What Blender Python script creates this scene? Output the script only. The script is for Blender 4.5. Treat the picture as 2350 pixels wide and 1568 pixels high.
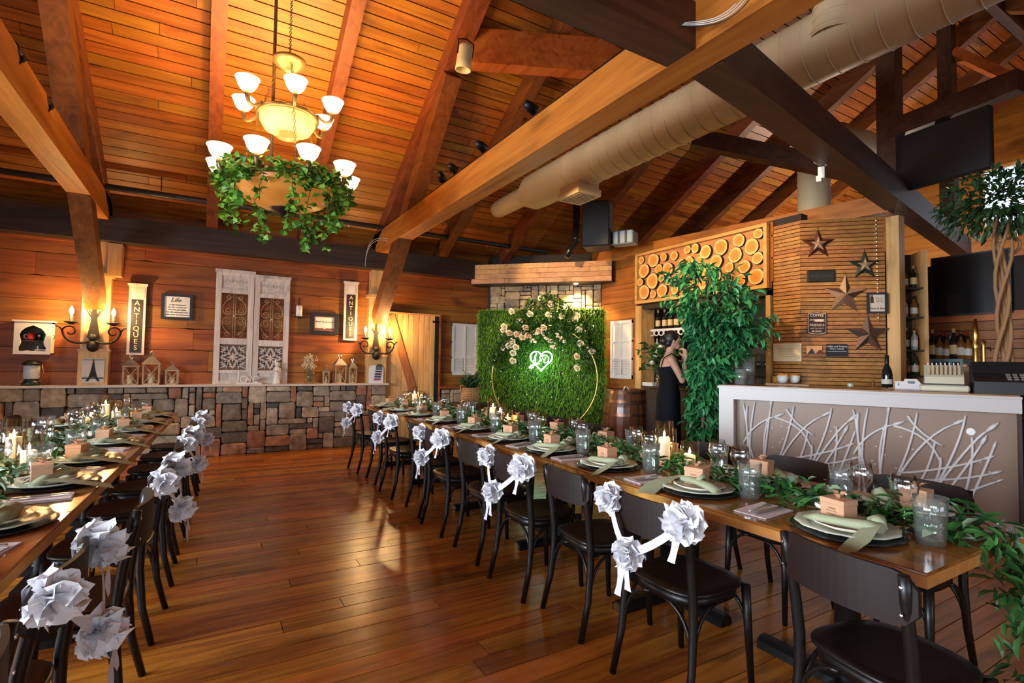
import bpy, bmesh, math, random
from mathutils import Vector, Matrix, Euler

for _o in list(bpy.data.objects):
    bpy.data.objects.remove(_o, do_unlink=True)
SC = bpy.context.scene
COL = SC.collection
RND = random.Random(11)
PI = math.pi

# ------------------------------------------------------------------ camera
CAM_H = 1.38
F_PX = 1185.0
YAW, PITCH, ROLL = math.radians(30.4), math.radians(2.34), math.radians(0.86)
FW = Vector((math.sin(YAW)*math.cos(PITCH), math.cos(YAW)*math.cos(PITCH), math.sin(PITCH)))
_rt0 = Vector((math.cos(YAW), -math.sin(YAW), 0))
_up0 = _rt0.cross(FW)
RT = _rt0*math.cos(ROLL) + _up0*math.sin(ROLL)
UP = _up0*math.cos(ROLL) - _rt0*math.sin(ROLL)
CAMP = Vector((0, 0, CAM_H))
cam_d = bpy.data.cameras.new('camera')
cam_d.sensor_width = 36
cam_d.lens = 36*F_PX/2350
cam_d.clip_start = 0.02
cam = bpy.data.objects.new('camera', cam_d)
COL.objects.link(cam)
cam.matrix_world = Matrix(((RT.x, UP.x, -FW.x, CAMP.x), (RT.y, UP.y, -FW.y, CAMP.y),
                           (RT.z, UP.z, -FW.z, CAMP.z), (0, 0, 0, 1)))
SC.camera = cam

# survey helpers: where a sight line meets a real plane of the room
def sight(x, y):
    return FW + RT*((x-1175)/F_PX) - UP*((y-784)/F_PX)
def onz(x, y, z):
    d = sight(x, y); return CAMP + d*((z-CAM_H)/d.z)
def onX(x, y, X):
    d = sight(x, y); return CAMP + d*(X/d.x)
def onY(x, y, Y):
    d = sight(x, y); return CAMP + d*(Y/d.y)
def onP(x, y, p, n):
    d = sight(x, y); n = Vector(n); return CAMP + d*((Vector(p)-CAMP).dot(n)/d.dot(n))
def at(x, y, depth):
    return CAMP + sight(x, y)*depth

# ------------------------------------------------------------------ view, world, daylight
SC.view_settings.view_transform = 'Standard'
SC.view_settings.look = 'None'
SC.view_settings.gamma = 1
SC.view_settings.use_curve_mapping = False
SC.view_settings.exposure = 0.80
w = bpy.data.worlds.new('world'); SC.world = w; w.use_nodes = True
w.node_tree.nodes['Background'].inputs[0].default_value = (0.72, 0.85, 1.0, 1)
w.node_tree.nodes['Background'].inputs[1].default_value = 0.9

def area(name, loc, aim, sx, sy, power, col):
    d = bpy.data.lights.new(name, 'AREA'); d.shape = 'RECTANGLE'; d.size = sx; d.size_y = sy
    d.energy = power; d.color = col; d.spread = math.radians(135)
    o = bpy.data.objects.new(name, d); COL.objects.link(o); o.location = loc
    o.rotation_euler = (Vector(aim)-Vector(loc)).to_track_quat('-Z', 'Z').to_euler()
    return o
DAY = (0.82, 0.91, 1.0)
# daylight entering by the windows of the left wall and of the wall behind the camera
for yy, pw_ in ((-1.3, 45), (1.0, 115), (3.3, 180)):      # the nearest one is set dimmer to keep the foreground dark
    area('window_daylight', (-4.62, yy, 1.75), (0, yy, .25), 1.7, 1.7, pw_, DAY)
for xx in (-2.6, 0.2, 3.0):
    area('window_daylight', (xx, -3.72, 1.75), (xx, 0, .15), 1.9, 1.7, 12, DAY)
area('window_daylight', (12.2, 1.0, 2.6), (8, 1.6, 2.4), 2.0, 1.4, 18, DAY)
WARM = (1.0, 0.60, 0.22)
WARM2 = (1.0, 0.64, 0.29)

def point(name, loc, power, col=WARM, r=0.03):
    d = bpy.data.lights.new(name, 'POINT'); d.energy = power; d.color = col; d.shadow_soft_size = r
    o = bpy.data.objects.new(name, d); COL.objects.link(o); o.location = loc
    return o
def spot(name, loc, aim, power, ang, col=WARM2, r=0.04, blend=0.5):
    d = bpy.data.lights.new(name, 'SPOT'); d.energy = power; d.color = col; d.shadow_soft_size = r
    d.spot_size = math.radians(ang); d.spot_blend = blend
    o = bpy.data.objects.new(name, d); COL.objects.link(o); o.location = loc
    o.rotation_euler = (Vector(aim)-Vector(loc)).to_track_quat('-Z', 'Z').to_euler()
    return o

# ------------------------------------------------------------------ mesh helpers
def frame(z, hint=None):
    z = Vector(z).normalized()
    h = Vector(hint) if hint else (Vector((0, 0, 1)) if abs(z.z) < 0.95 else Vector((1, 0, 0)))
    x = h.cross(z)
    if x.length < 1e-6: x = Vector((1, 0, 0)).cross(z)
    x.normalize(); y = z.cross(x)
    return x, y, z
def TRS(loc=(0, 0, 0), rz=0, s=1, rx=0, ry=0):
    m = Matrix.Translation(Vector(loc)) @ Euler((rx, ry, rz)).to_matrix().to_4x4()
    if s != 1:
        m = m @ (Matrix.Diagonal((s, s, s, 1)) if not hasattr(s, '__len__') else Matrix.Diagonal((*s, 1)))
    return m
def basis(o, x, y, z):
    return Matrix(((x[0], y[0], z[0], o[0]), (x[1], y[1], z[1], o[1]), (x[2], y[2], z[2], o[2]), (0, 0, 0, 1)))

class MB:
    def __init__(s): s.v = []; s.f = []; s.m = []; s.mi = 0
    def add(s, vs, fs, M=None):
        b = len(s.v)
        s.v += [tuple(M @ Vector(v)) if M else tuple(v) for v in vs]
        s.f += [tuple(b+i for i in f) for f in fs]
        s.m += [s.mi]*len(fs)
        return s
    def box(s, x0, x1, y0, y1, z0, z1, M=None):
        vs = [(x, y, z) for z in (z0, z1) for y in (y0, y1) for x in (x0, x1)]
        return s.add(vs, [(0, 2, 3, 1), (4, 5, 7, 6), (0, 1, 5, 4), (2, 6, 7, 3), (0, 4, 6, 2), (1, 3, 7, 5)], M)
    def cbox(s, c, d, M=None):
        return s.box(c[0]-d[0]/2, c[0]+d[0]/2, c[1]-d[1]/2, c[1]+d[1]/2, c[2]-d[2]/2, c[2]+d[2]/2, M)
    def bar(s, p, q, wd, ht, hint=(0, 0, 1)):
        p, q = Vector(p), Vector(q); z = (q-p); L = z.length; z.normalize()
        y = Vector(hint) - z*z.dot(Vector(hint))
        if y.length < 1e-5: y = frame(z)[1]
        y.normalize(); x = y.cross(z)
        return s.box(-wd/2, wd/2, -ht/2, ht/2, 0, L, basis(p, x, y, z))
    def cbev(s, d, b, M=None):   # bevelled box centred at the origin
        X, Y, Z = d[0]/2, d[1]/2, d[2]/2
        vs = []; 
        for sx in (-1, 1):
            for sy in (-1, 1):
                for sz in (-1, 1):
                    vs += [(sx*X, sy*(Y-b), sz*(Z-b)), (sx*(X-b), sy*Y, sz*(Z-b)), (sx*(X-b), sy*(Y-b), sz*Z)]
        I = lambda a, c, e, k: ((a*4+c*2+e)*3+k)
        fs = []
        for a in (0, 1):
            fs.append((I(a,0,0,0), I(a,0,1,0), I(a,1,1,0), I(a,1,0,0)))
            fs.append((I(0,a,0,1), I(1,a,0,1), I(1,a,1,1), I(0,a,1,1)))
            fs.append((I(0,0,a,2), I(0,1,a,2), I(1,1,a,2), I(1,0,a,2)))
            for c in (0, 1):
                fs.append((I(a,c,0,0), I(a,c,1,0), I(a,c,1,1), I(a,c,0,1)))
                fs.append((I(a,0,c,0), I(a,1,c,0), I(a,1,c,2), I(a,0,c,2)))
                fs.append((I(0,a,c,1), I(1,a,c,1), I(1,a,c,2), I(0,a,c,2)))
                for e in (0, 1): fs.append((I(a,c,e,0), I(a,c,e,1), I(a,c,e,2)))
        return s.add(vs, fs, M)
    def tube(s, pts, r, n=8, cap=True, M=None, closed=False, flat=None):
        pts = [Vector(p) for p in pts]; k = len(pts)
        rs = r if hasattr(r, '__len__') else [r]*k
        vs = []; prev = None
        for i, p in enumerate(pts):
            if closed: t = pts[(i+1) % k]-pts[i-1]
            else: t = pts[min(i+1, k-1)]-pts[max(i-1, 0)]
            if t.length < 1e-9: t = Vector((0, 0, 1))
            t.normalize()
            if prev is None: x, y, _ = frame(t)
            else:
                x = prev - t*prev.dot(t)
                if x.length < 1e-6: x = frame(t)[0]
                x.normalize(); y = t.cross(x)
            prev = x
            fy = 1 if flat is None else flat
            for j in range(n):
                a = 2*PI*j/n
                vs.append(p + x*math.cos(a)*rs[i] + y*math.sin(a)*rs[i]*fy)
        fs = []
        for i in range(k if closed else k-1):
            i2 = (i+1) % k
            for j in range(n):
                j2 = (j+1) % n
                fs.append((i*n+j, i*n+j2, i2*n+j2, i2*n+j))
        if cap and not closed:
            fs.append(tuple(range(n-1, -1, -1))); fs.append(tuple((k-1)*n+j for j in range(n)))
        return s.add(vs, fs, M)
    def lathe(s, prof, n=20, M=None, wob=None):
        vs = []; idx = []
        for (r, z) in prof:
            if r < 1e-6: idx.append([len(vs)]); vs.append((0, 0, z))
            else:
                row = []
                for j in range(n):
                    a = 2*PI*j/n; rr = r*(wob(a, r, z) if wob else 1)
                    row.append(len(vs)); vs.append((rr*math.cos(a), rr*math.sin(a), z))
                idx.append(row)
        fs = []
        for A, B in zip(idx, idx[1:]):
            if len(A) == 1 and len(B) == 1: continue
            for j in range(n):
                j2 = (j+1) % n
                if len(A) == 1: fs.append((A[0], B[j2], B[j]))
                elif len(B) == 1: fs.append((A[j], A[j2], B[0]))
                else: fs.append((A[j], A[j2], B[j2], B[j]))
        return s.add(vs, fs, M)
    def prism(s, poly, z0, z1, M=None):
        n = len(poly)
        vs = [(x, y, z0) for x, y in poly] + [(x, y, z1) for x, y in poly]
        fs = [tuple(range(n-1, -1, -1)), tuple(range(n, 2*n))] + [(i, (i+1) % n, n+(i+1) % n, n+i) for i in range(n)]
        return s.add(vs, fs, M)
    def ball(s, c, r, n=12, k=7, M=None):
        sc = r if hasattr(r, '__len__') else (r, r, r)
        pr = [(math.sin(PI*i/k), -math.cos(PI*i/k)) for i in range(k+1)]
        pr[0] = (0, -1); pr[-1] = (0, 1)
        T = Matrix.Translation(Vector(c)) @ Matrix.Diagonal((*sc, 1))
        return s.lathe(pr, n, (M @ T) if M else T)
    def strip(s, pts, wv, M=None):    # ribbon: pts and half-width vectors
        vs = []
        for p, q in zip(pts, wv): vs += [Vector(p)-Vector(q), Vector(p)+Vector(q)]
        return s.add(vs, [(2*i, 2*i+1, 2*i+3, 2*i+2) for i in range(len(pts)-1)], M)
    def mesh(s, name, mats, smooth=False):
        me = bpy.data.meshes.new(name)
        me.from_pydata([tuple(v) for v in s.v], [], s.f)
        mats = mats if isinstance(mats, (list, tuple)) else [mats]
        for m in mats: me.materials.append(m)
        if len(mats) > 1: me.polygons.foreach_set('material_index', s.m)
        if smooth: me.polygons.foreach_set('use_smooth', [True]*len(me.polygons))
        me.update()
        return me
    def build(s, name, mats, parent=None, M=None, smooth=False):
        return inst(name, s.mesh(name, mats, smooth), parent, M)

def inst(name, me, parent=None, M=None):
    o = bpy.data.objects.new(name, me); COL.objects.link(o)
    if parent: o.parent = parent
    if M is not None: o.matrix_local = M
    return o
def tag(o, label=None, cat=None, group=None, kind=None):
    if label: o['label'] = label
    if cat: o['category'] = cat
    if group: o['group'] = group
    if kind: o['kind'] = kind
    return o
def thing(name, label, cat, loc=(0, 0, 0), rz=0, group=None, M=None):
    o = bpy.data.objects.new(name, None); COL.objects.link(o); o.empty_display_size = 0.05
    if M is not None: o.matrix_local = M
    else: o.location = loc; o.rotation_euler = (0, 0, rz)
    return tag(o, label, cat, group)
def struct(o): o['kind'] = 'structure'; return o
def copy_tree(o, parent=None):
    c = o.copy(); COL.objects.link(c); c.parent = parent
    for ch in list(o.children): copy_tree(ch, c)
    return c
def text_mesh(txt, size, mat, ext=0.0015, align='CENTER', shear=0.0, space=1.0):
    cu = bpy.data.curves.new('lettering', 'FONT'); cu.body = txt; cu.size = size; cu.extrude = ext
    cu.align_x = align; cu.align_y = 'CENTER'; cu.shear = shear; cu.resolution_u = 2; cu.space_line = space
    ob = bpy.data.objects.new('lettering', cu); COL.objects.link(ob)
    dg = bpy.context.evaluated_depsgraph_get()
    me = bpy.data.meshes.new_from_object(ob.evaluated_get(dg))
    bpy.data.objects.remove(ob); me.materials.clear(); me.materials.append(mat)
    return me
def bez(a, b, c, d, n=8):
    a, b, c, d = map(Vector, (a, b, c, d))
    return [a*(1-t)**3 + b*3*t*(1-t)**2 + c*3*t*t*(1-t) + d*t**3 for t in [i/n for i in range(n+1)]]

# ------------------------------------------------------------------ materials
def newmat(name):
    m = bpy.data.materials.new(name); m.use_nodes = True
    return m, m.node_tree, m.node_tree.nodes['Principled BSDF']
def mat(name, col, rough=0.5, metal=0.0, spec=0.5, emit=None, estr=0, coat=0, sss=0, alpha=None, noise=0, nscale=20, bump=0, sheen=0, trans=0):
    m, t, b = newmat(name); L = t.links
    b.inputs['Base Color'].default_value = (*col, 1); b.inputs['Roughness'].default_value = rough
    b.inputs['Metallic'].default_value = metal; b.inputs['Specular IOR Level'].default_value = spec
    if coat: b.inputs['Coat Weight'].default_value = coat; b.inputs['Coat Roughness'].default_value = 0.12
    if emit: b.inputs['Emission Color'].default_value = (*emit, 1); b.inputs['Emission Strength'].default_value = estr
    if sss: b.inputs['Subsurface Weight'].default_value = sss; b.inputs['Subsurface Radius'].default_value = (.02, .01, .006)
    if sheen: b.inputs['Sheen Weight'].default_value = sheen
    if noise or bump:
        tc = t.nodes.new('ShaderNodeTexCoord'); nz = t.nodes.new('ShaderNodeTexNoise')
        nz.inputs['Scale'].default_value = nscale; nz.inputs['Detail'].default_value = 5
        L.new(tc.outputs['Object'], nz.inputs['Vector'])
        if noise:
            mx = t.nodes.new('ShaderNodeMix'); mx.data_type = 'RGBA'
            mx.inputs[6].default_value = (*[c*(1-noise) for c in col], 1)
            mx.inputs[7].default_value = (*[min(1, c*(1+noise)) for c in col], 1)
            L.new(nz.outputs['Fac'], mx.inputs[0]); L.new(mx.outputs[2], b.inputs['Base Color'])
        if bump:
            bp = t.nodes.new('ShaderNodeBump'); bp.inputs['Strength'].default_value = bump; bp.inputs['Distance'].default_value = 0.01
            L.new(nz.outputs['Fac'], bp.inputs['Height']); L.new(bp.outputs[0], b.inputs['Normal'])
    return m
def ramp(t, stops):
    r = t.nodes.new('ShaderNodeValToRGB'); e = r.color_ramp.elements
    while len(e) < len(stops): e.new(0.5)
    for k, (p, c) in enumerate(stops): e[k].position = p; e[k].color = (*c, 1)
    return r
def wood(name, cols, axis='X', rough=0.45, var=0.3, hue=0.02, scale=1.0, bump=0.25, world=True, coat=0.0, spec=0.4, knots=0.5, wear=None):
    m, t, b = newmat(name); L = t.links; N = t.nodes.new
    if world:
        g = N('ShaderNodeNewGeometry'); vec = g.outputs['Position']
    else:
        g = N('ShaderNodeTexCoord'); vec = g.outputs['Object']
    oi = N('ShaderNodeObjectInfo')
    off = N('ShaderNodeVectorMath'); off.operation = 'MULTIPLY_ADD'
    cx = N('ShaderNodeCombineXYZ')
    for k in range(3): L.new(oi.outputs['Random'], cx.inputs[k])
    L.new(cx.outputs[0], off.inputs[0]); off.inputs[1].default_value = (37, 53, 71); L.new(vec, off.inputs[2])
    mp = N('ShaderNodeMapping'); s = [14*scale]*3; s['XYZ'.index(axis)] = 0.9*scale
    mp.inputs['Scale'].default_value = s; L.new(off.outputs[0], mp.inputs[0])
    nz = N('ShaderNodeTexNoise'); nz.inputs['Scale'].default_value = 1.0; nz.inputs['Detail'].default_value = 7
    nz.inputs['Roughness'].default_value = 0.62; nz.inputs['Distortion'].default_value = 1.1
    L.new(mp.outputs[0], nz.inputs['Vector'])
    rp = ramp(t, [(0.28, cols[0]), (0.5, cols[1]), (0.72, cols[2])]); L.new(nz.outputs['Fac'], rp.inputs[0])
    # knots and broad tonal drift
    m2 = N('ShaderNodeMapping'); s2 = [5.5*scale]*3; s2['XYZ'.index(axis)] = 2.2*scale
    m2.inputs['Scale'].default_value = s2; L.new(off.outputs[0], m2.inputs[0])
    n2 = N('ShaderNodeTexNoise'); n2.inputs['Scale'].default_value = 1; n2.inputs['Detail'].default_value = 2
    L.new(m2.outputs[0], n2.inputs['Vector'])
    k = N('ShaderNodeMapRange'); k.inputs[1].default_value = 0.62; k.inputs[2].default_value = 0.75
    k.inputs[3].default_value = 0; k.inputs[4].default_value = knots; L.new(n2.outputs['Fac'], k.inputs[0])
    mk = N('ShaderNodeMix'); mk.data_type = 'RGBA'; mk.inputs[7].default_value = (*[c*0.35 for c in cols[0]], 1)
    L.new(k.outputs[0], mk.inputs[0]); L.new(rp.outputs[0], mk.inputs[6])
    hs = N('ShaderNodeHueSaturation'); L.new(mk.outputs[2], hs.inputs['Color'])
    mr = N('ShaderNodeMapRange'); mr.inputs[3].default_value = 1-var; mr.inputs[4].default_value = 1+var
    L.new(oi.outputs['Random'], mr.inputs[0]); L.new(mr.outputs[0], hs.inputs['Value'])
    wn = N('ShaderNodeMath'); wn.operation = 'FRACT'; wm = N('ShaderNodeMath'); wm.operation = 'MULTIPLY'; wm.inputs[1].default_value = 17.3
    L.new(oi.outputs['Random'], wm.inputs[0]); L.new(wm.outputs[0], wn.inputs[0])
    mh = N('ShaderNodeMapRange'); mh.inputs[3].default_value = 0.5-hue; mh.inputs[4].default_value = 0.5+hue
    L.new(wn.outputs[0], mh.inputs[0]); L.new(mh.outputs[0], hs.inputs['Hue'])
    out = hs.outputs['Color']
    b.inputs['Roughness'].default_value = rough
    if wear:
        m3 = N('ShaderNodeMapping'); s3 = [9]*3; s3['XYZ'.index(axis)] = 1.6; m3.inputs['Scale'].default_value = s3
        L.new(vec, m3.inputs[0])
        n3 = N('ShaderNodeTexNoise'); n3.inputs['Scale'].default_value = 1; n3.inputs['Detail'].default_value = 8; n3.inputs['Roughness'].default_value = 0.75
        L.new(m3.outputs[0], n3.inputs['Vector'])
        k3 = N('ShaderNodeMapRange'); k3.inputs[1].default_value = 0.60; k3.inputs[2].default_value = 0.70; k3.inputs[4].default_value = 0.75
        L.new(n3.outputs['Fac'], k3.inputs[0])
        mw = N('ShaderNodeMix'); mw.data_type = 'RGBA'; mw.inputs[7].default_value = (*wear, 1)
        L.new(k3.outputs[0], mw.inputs[0]); L.new(out, mw.inputs[6]); out = mw.outputs[2]
        r3 = N('ShaderNodeMapRange'); r3.inputs[3].default_value = rough; r3.inputs[4].default_value = min(1, rough+0.35)
        L.new(k3.outputs[0], r3.inputs[0]); L.new(r3.outputs[0], b.inputs['Roughness'])
    L.new(out, b.inputs['Base Color'])
    b.inputs['Specular IOR Level'].default_value = spec
    if coat: b.inputs['Coat Weight'].default_value = coat; b.inputs['Coat Roughness'].default_value = 0.1
    if bump:
        bp = N('ShaderNodeBump'); bp.inputs['Strength'].default_value = bump; bp.inputs['Distance'].default_value = 0.004
        L.new(nz.outputs['Fac'], bp.inputs['Height']); L.new(bp.outputs[0], b.inputs['Normal'])
    return m
def glass(name, tint=(1, 1, 1), refl=1.0, haze=0.0):
    m = bpy.data.materials.new(name); m.use_nodes = True; t = m.node_tree; t.nodes.clear(); L = t.links
    o = t.nodes.new('ShaderNodeOutputMaterial'); mx = t.nodes.new('ShaderNodeMixShader')
    tr = t.nodes.new('ShaderNodeBsdfTransparent'); tr.inputs[0].default_value = (*tint, 1)
    gl = t.nodes.new('ShaderNodeBsdfGlossy'); gl.inputs['Roughness'].default_value = 0.03
    fr = t.nodes.new('ShaderNodeFresnel'); ge = t.nodes.new('ShaderNodeNewGeometry'); io = t.nodes.new('ShaderNodeMix')
    io.inputs[2].default_value = 1.5; io.inputs[3].default_value = 1/1.5      # same reflection on both faces of a thin wall
    L.new(ge.outputs['Backfacing'], io.inputs[0]); L.new(io.outputs[0], fr.inputs[0])
    ml = t.nodes.new('ShaderNodeMath'); ml.operation = 'MULTIPLY_ADD'; ml.inputs[1].default_value = 1.0*refl; ml.inputs[2].default_value = 0.02
    L.new(fr.outputs[0], ml.inputs[0]); L.new(ml.outputs[0], mx.inputs[0])
    L.new(tr.outputs[0], mx.inputs[1]); L.new(gl.outputs[0], mx.inputs[2]); last = mx
    if haze:
        df = t.nodes.new('ShaderNodeBsdfDiffuse'); df.inputs[0].default_value = (.85, .9, .88, 1); m2 = t.nodes.new('ShaderNodeMixShader'); m2.inputs[0].default_value = haze
        L.new(mx.outputs[0], m2.inputs[1]); L.new(df.outputs[0], m2.inputs[2]); last = m2
    L.new(last.outputs[0], o.inputs[0])
    return m
def leafmat(name, c1, c2, rough=0.4):
    m, t, b = newmat(name); L = t.links
    oi = t.nodes.new('ShaderNodeObjectInfo'); g = t.nodes.new('ShaderNodeNewGeometry')
    ad = t.nodes.new('ShaderNodeMath'); ad.operation = 'ADD'; fr = t.nodes.new('ShaderNodeMath'); fr.operation = 'FRACT'
    L.new(oi.outputs['Random'], ad.inputs[0]); L.new(g.outputs['Random Per Island'], ad.inputs[1]); L.new(ad.outputs[0], fr.inputs[0])
    rp = ramp(t, [(0.0, c1), (1.0, c2)]); L.new(fr.outputs[0], rp.inputs[0]); L.new(rp.outputs[0], b.inputs['Base Color'])
    b.inputs['Roughness'].default_value = rough; b.inputs['Specular IOR Level'].default_value = 0.35
    b.inputs['Transmission Weight'].default_value = 0.0
    return m
def stonemat(name, cols, tint=(1, 1, 1)):
    m, t, b = newmat(name); L = t.links; N = t.nodes.new
    oi = N('ShaderNodeObjectInfo')
    st = [(i/(len(cols)-1)*0.98, tuple(a*b_ for a, b_ in zip(c, tint))) for i, c in enumerate(cols)]
    rp = ramp(t, st); rp.color_ramp.interpolation = 'CONSTANT'; L.new(oi.outputs['Random'], rp.inputs[0])
    g = N('ShaderNodeNewGeometry'); nz = N('ShaderNodeTexNoise'); nz.inputs['Scale'].default_value = 9; nz.inputs['Detail'].default_value = 8
    nz.inputs['Roughness'].default_value = 0.7; L.new(g.outputs['Position'], nz.inputs['Vector'])
    mr = N('ShaderNodeMapRange'); mr.inputs[1].default_value = 0.3; mr.inputs[2].default_value = 0.7; mr.inputs[3].default_value = 0.45; mr.inputs[4].default_value = 1.5
    L.new(nz.outputs['Fac'], mr.inputs[0])
    hs = N('ShaderNodeHueSaturation'); L.new(rp.outputs[0], hs.inputs['Color']); L.new(mr.outputs[0], hs.inputs['Value']); L.new(hs.outputs[0], b.inputs['Base Color'])
    b.inputs['Roughness'].default_value = 0.85; b.inputs['Specular IOR Level'].default_value = 0.25
    bp = N('ShaderNodeBump'); bp.inputs['Strength'].default_value = 0.9; bp.inputs['Distance'].default_value = 0.012
    L.new(nz.outputs['Fac'], bp.inputs['Height']); L.new(bp.outputs[0], b.inputs['Normal'])
    return m

W = {}
W['floor'] = wood('floor_wood', [(.13, .036, .005), (.36, .120, .014), (.54, .205, .028)], 'X', 0.26, 0.28, 0.012, 1.0, 0.35, wear=(.16, .12, .09), knots=0.6)
W['wall'] = wood('wall_wood', [(.13, .034, .006), (.29, .088, .013), (.39, .138, .023)], 'X', 0.5, 0.22, 0.012, 0.6, 0.3, knots=0.7)
W['wallY'] = wood('wall_wood_side', [(.17, .046, .007), (.33, .105, .015), (.44, .155, .026)], 'Y', 0.5, 0.22, 0.012, 0.6, 0.3, knots=0.6)
W['ceil'] = wood('ceiling_wood', [(.20, .056, .008), (.37, .120, .015), (.48, .175, .026)], 'X', 0.42, 0.2, 0.012, 0.8, 0.2, knots=0.8)
W['rafter'] = wood('rafter_wood', [(.09, .024, .006), (.18, .050, .012), (.27, .082, .020)], 'Y', 0.5, 0.15, 0.01, 0.7, 0.25, knots=0.5)
W['beamY'] = wood('beam_wood', [(.24, .060, .009), (.44, .122, .017), (.55, .18, .028)], 'Y', 0.45, 0.12, 0.01, 0.6, 0.25, knots=0.6)
W['beamX'] = wood('beam_wood_cross', [(.035, .012, .006), (.065, .023, .011), (.10, .036, .017)], 'X', 0.5, 0.12, 0.01, 0.6, 0.25, knots=0.5)
W['beamZ'] = wood('post_wood', [(.10, .030, .010), (.19, .058, .016), (.27, .085, .026)], 'Z', 0.5, 0.12, 0.01, 0.6, 0.25)
W['plate'] = wood('plate_beam_wood', [(.022, .013, .010), (.045, .026, .018), (.07, .04, .026)], 'X', 0.6, 0.1, 0.01, 0.6, 0.25)
W['pineZ'] = wood('pine_upright', [(.42, .22, .075), (.60, .34, .125), (.70, .43, .19)], 'Z', 0.45, 0.12, 0.012, 0.9, 0.15, knots=0.6)
W['pineX'] = wood('pine_level', [(.42, .20, .065), (.58, .30, .10), (.70, .41, .17)], 'X', 0.45, 0.15, 0.012, 0.9, 0.15, knots=0.6)
W['slat'] = wood('slat_wood', [(.26, .105, .028), (.38, .165, .045), (.47, .22, .065)], 'X', 0.45, 0.18, 0.01, 0.9, 0.15, knots=0.6)
W['table'] = wood('table_wood', [(.16, .050, .012), (.30, .098, .022), (.40, .145, .035)], 'Y', 0.16, 0.12, 0.01, 0.9, 0.05, knots=0.4, coat=0.35)
W['tedge'] = wood('table_edge_wood', [(.42, .18, .040), (.55, .25, .060), (.62, .30, .08)], 'Y', 0.35, 0.1, 0.01, 0.9, 0.05, knots=0.1)
W['white'] = wood('whitewashed_wood', [(.40, .34, .30), (.62, .55, .50), (.72, .66, .61)], 'Z', 0.7, 0.1, 0.01, 1.6, 0.35, knots=0.5)
W['barrel'] = wood('barrel_wood', [(.085, .028, .010), (.15, .052, .018), (.20, .072, .028)], 'Z', 0.35, 0.15, 0.01, 0.9, 0.1, knots=0.2, coat=0.2)
W['dark'] = wood('dark_wood', [(.020, .012, .009), (.035, .020, .014), (.05, .03, .02)], 'Z', 0.5, 0.1, 0.01, 0.8, 0.1)
W['lant'] = wood('lantern_wood', [(.30, .18, .09), (.42, .27, .15), (.50, .34, .2)], 'Z', 0.6, 0.1, 0.01, 1.5, 0.1)
black = mat('black', (.008, .008, .009), 0.45)
blackm = mat('black_metal', (.012, .012, .013), 0.4, 0.6)
iron = mat('wrought_iron', (.020, .016, .013), 0.5, 0.5, bump=0.3, nscale=60)
steel = mat('steel', (.55, .55, .57), 0.25, 1.0)
chairm = mat('black_lacquer', (.0055, .0042, .0040), 0.38, spec=0.4, coat=0.08)
chairb = mat('dark_brown_lacquer', (.014, .0075, .0062), 0.5, spec=0.25)
white = mat('white_paint', (.70, .67, .63), 0.45)
cream = mat('cream_paint', (.80, .72, .60), 0.5)
# ------------------------------------------------------------------ the room
RZ0, RS = 3.42, 0.58
RIDGE_Y = 2.7
XL, XR, YB, YF = -4.6, 12.6, 8.66, -3.7
def roofz(y): return RZ0 + RS*(8.51-y) if y >= RIDGE_Y else RZ0 + RS*(8.51-RIDGE_Y) - RS*(RIDGE_Y-y)
gapm = mat('dark_joint', (.012, .007, .004), 0.9)
mortar = mat('dark_mortar', (.030, .026, .022), 0.95)
darkwall = mat('dark_wall', (.022, .014, .010), 0.8)
plaster = mat('dull_wall', (.16, .10, .07), 0.8)

def unit_box(m): return MB().cbox((0, 0, 0), (1, 1, 1)).mesh('board', m)
def unit_bev(m, b=0.02):
    return MB().cbev((1, 1, 1), b).mesh('plank', m)

# floor
floor = struct(MB().box(XL, XR, YF, YB+.4, -0.2, -0.012).build('floor', gapm))
fb = unit_box(W['floor']); BW = 0.135
y = -0.10; row = 0
while y < 8.5:
    x = -2.7 - RND.uniform(0, 1.5)
    xe = 7.4 if y > 1 else 5.5
    while x < xe:
        L = RND.uniform(3.2, 5.6)
        inst('floor_board', fb, floor, TRS((x+L/2, y+BW/2, -0.006+RND.uniform(-.0012, .0012)), s=(L-.004, BW-.0055, 0.012)))
        x += L
    y += BW; row += 1
rest = MB().box(XL, -4.3, YF, YB+.3, -.012, -.002).box(-4.3, XR, YF, -0.11, -.012, -.002).box(7.5, XR, -.11, YB+.3, -.012, -.002)
rest.build('floor_rest', W['floor'], floor)

# roof: backing skins with boards and rafters beneath
ceil = MB(); rz = roofz(RIDGE_Y)
for (ya, yb) in ((YB+.3, RIDGE_Y), (RIDGE_Y, YF-.2)):
    za = RZ0 + RS*(8.51-ya) if ya >= RIDGE_Y else roofz(ya)
    zb = roofz(yb)
    ceil.add([(XL, ya, za+.03), (XR, ya, za+.03), (XR, yb, zb+.03), (XL, yb, zb+.03),
              (XL, ya, za+.12), (XR, ya, za+.12), (XR, yb, zb+.12), (XL, yb, zb+.12)],
             [(0, 1, 2, 3), (7, 6, 5, 4), (0, 4, 5, 1), (2, 6, 7, 3), (0, 3, 7, 4), (1, 5, 6, 2)])
ceiling = struct(ceil.build('ceiling', gapm))
cb = unit_box(W['ceil'])
sl = math.hypot(1, RS); cw = 0.132; th = math.atan(RS)
k = 0; yy = 8.72
while yy > RIDGE_Y:
    x = XL - RND.uniform(0, 2)
    while x < XR:
        L = RND.uniform(3.4, 6.2); x2 = min(x+L, XR); x1 = max(x, XL)
        if x2-x1 > 0.3:
            yc = yy - cw/sl/2
            inst('ceiling_board', cb, ceiling, TRS(((x1+x2)/2, yc, RZ0+RS*(8.51-yc)+.008), rx=-th, s=(x2-x1-.005, cw-.013, .022)))
        x += L
    yy -= cw/sl; k += 1
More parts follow.
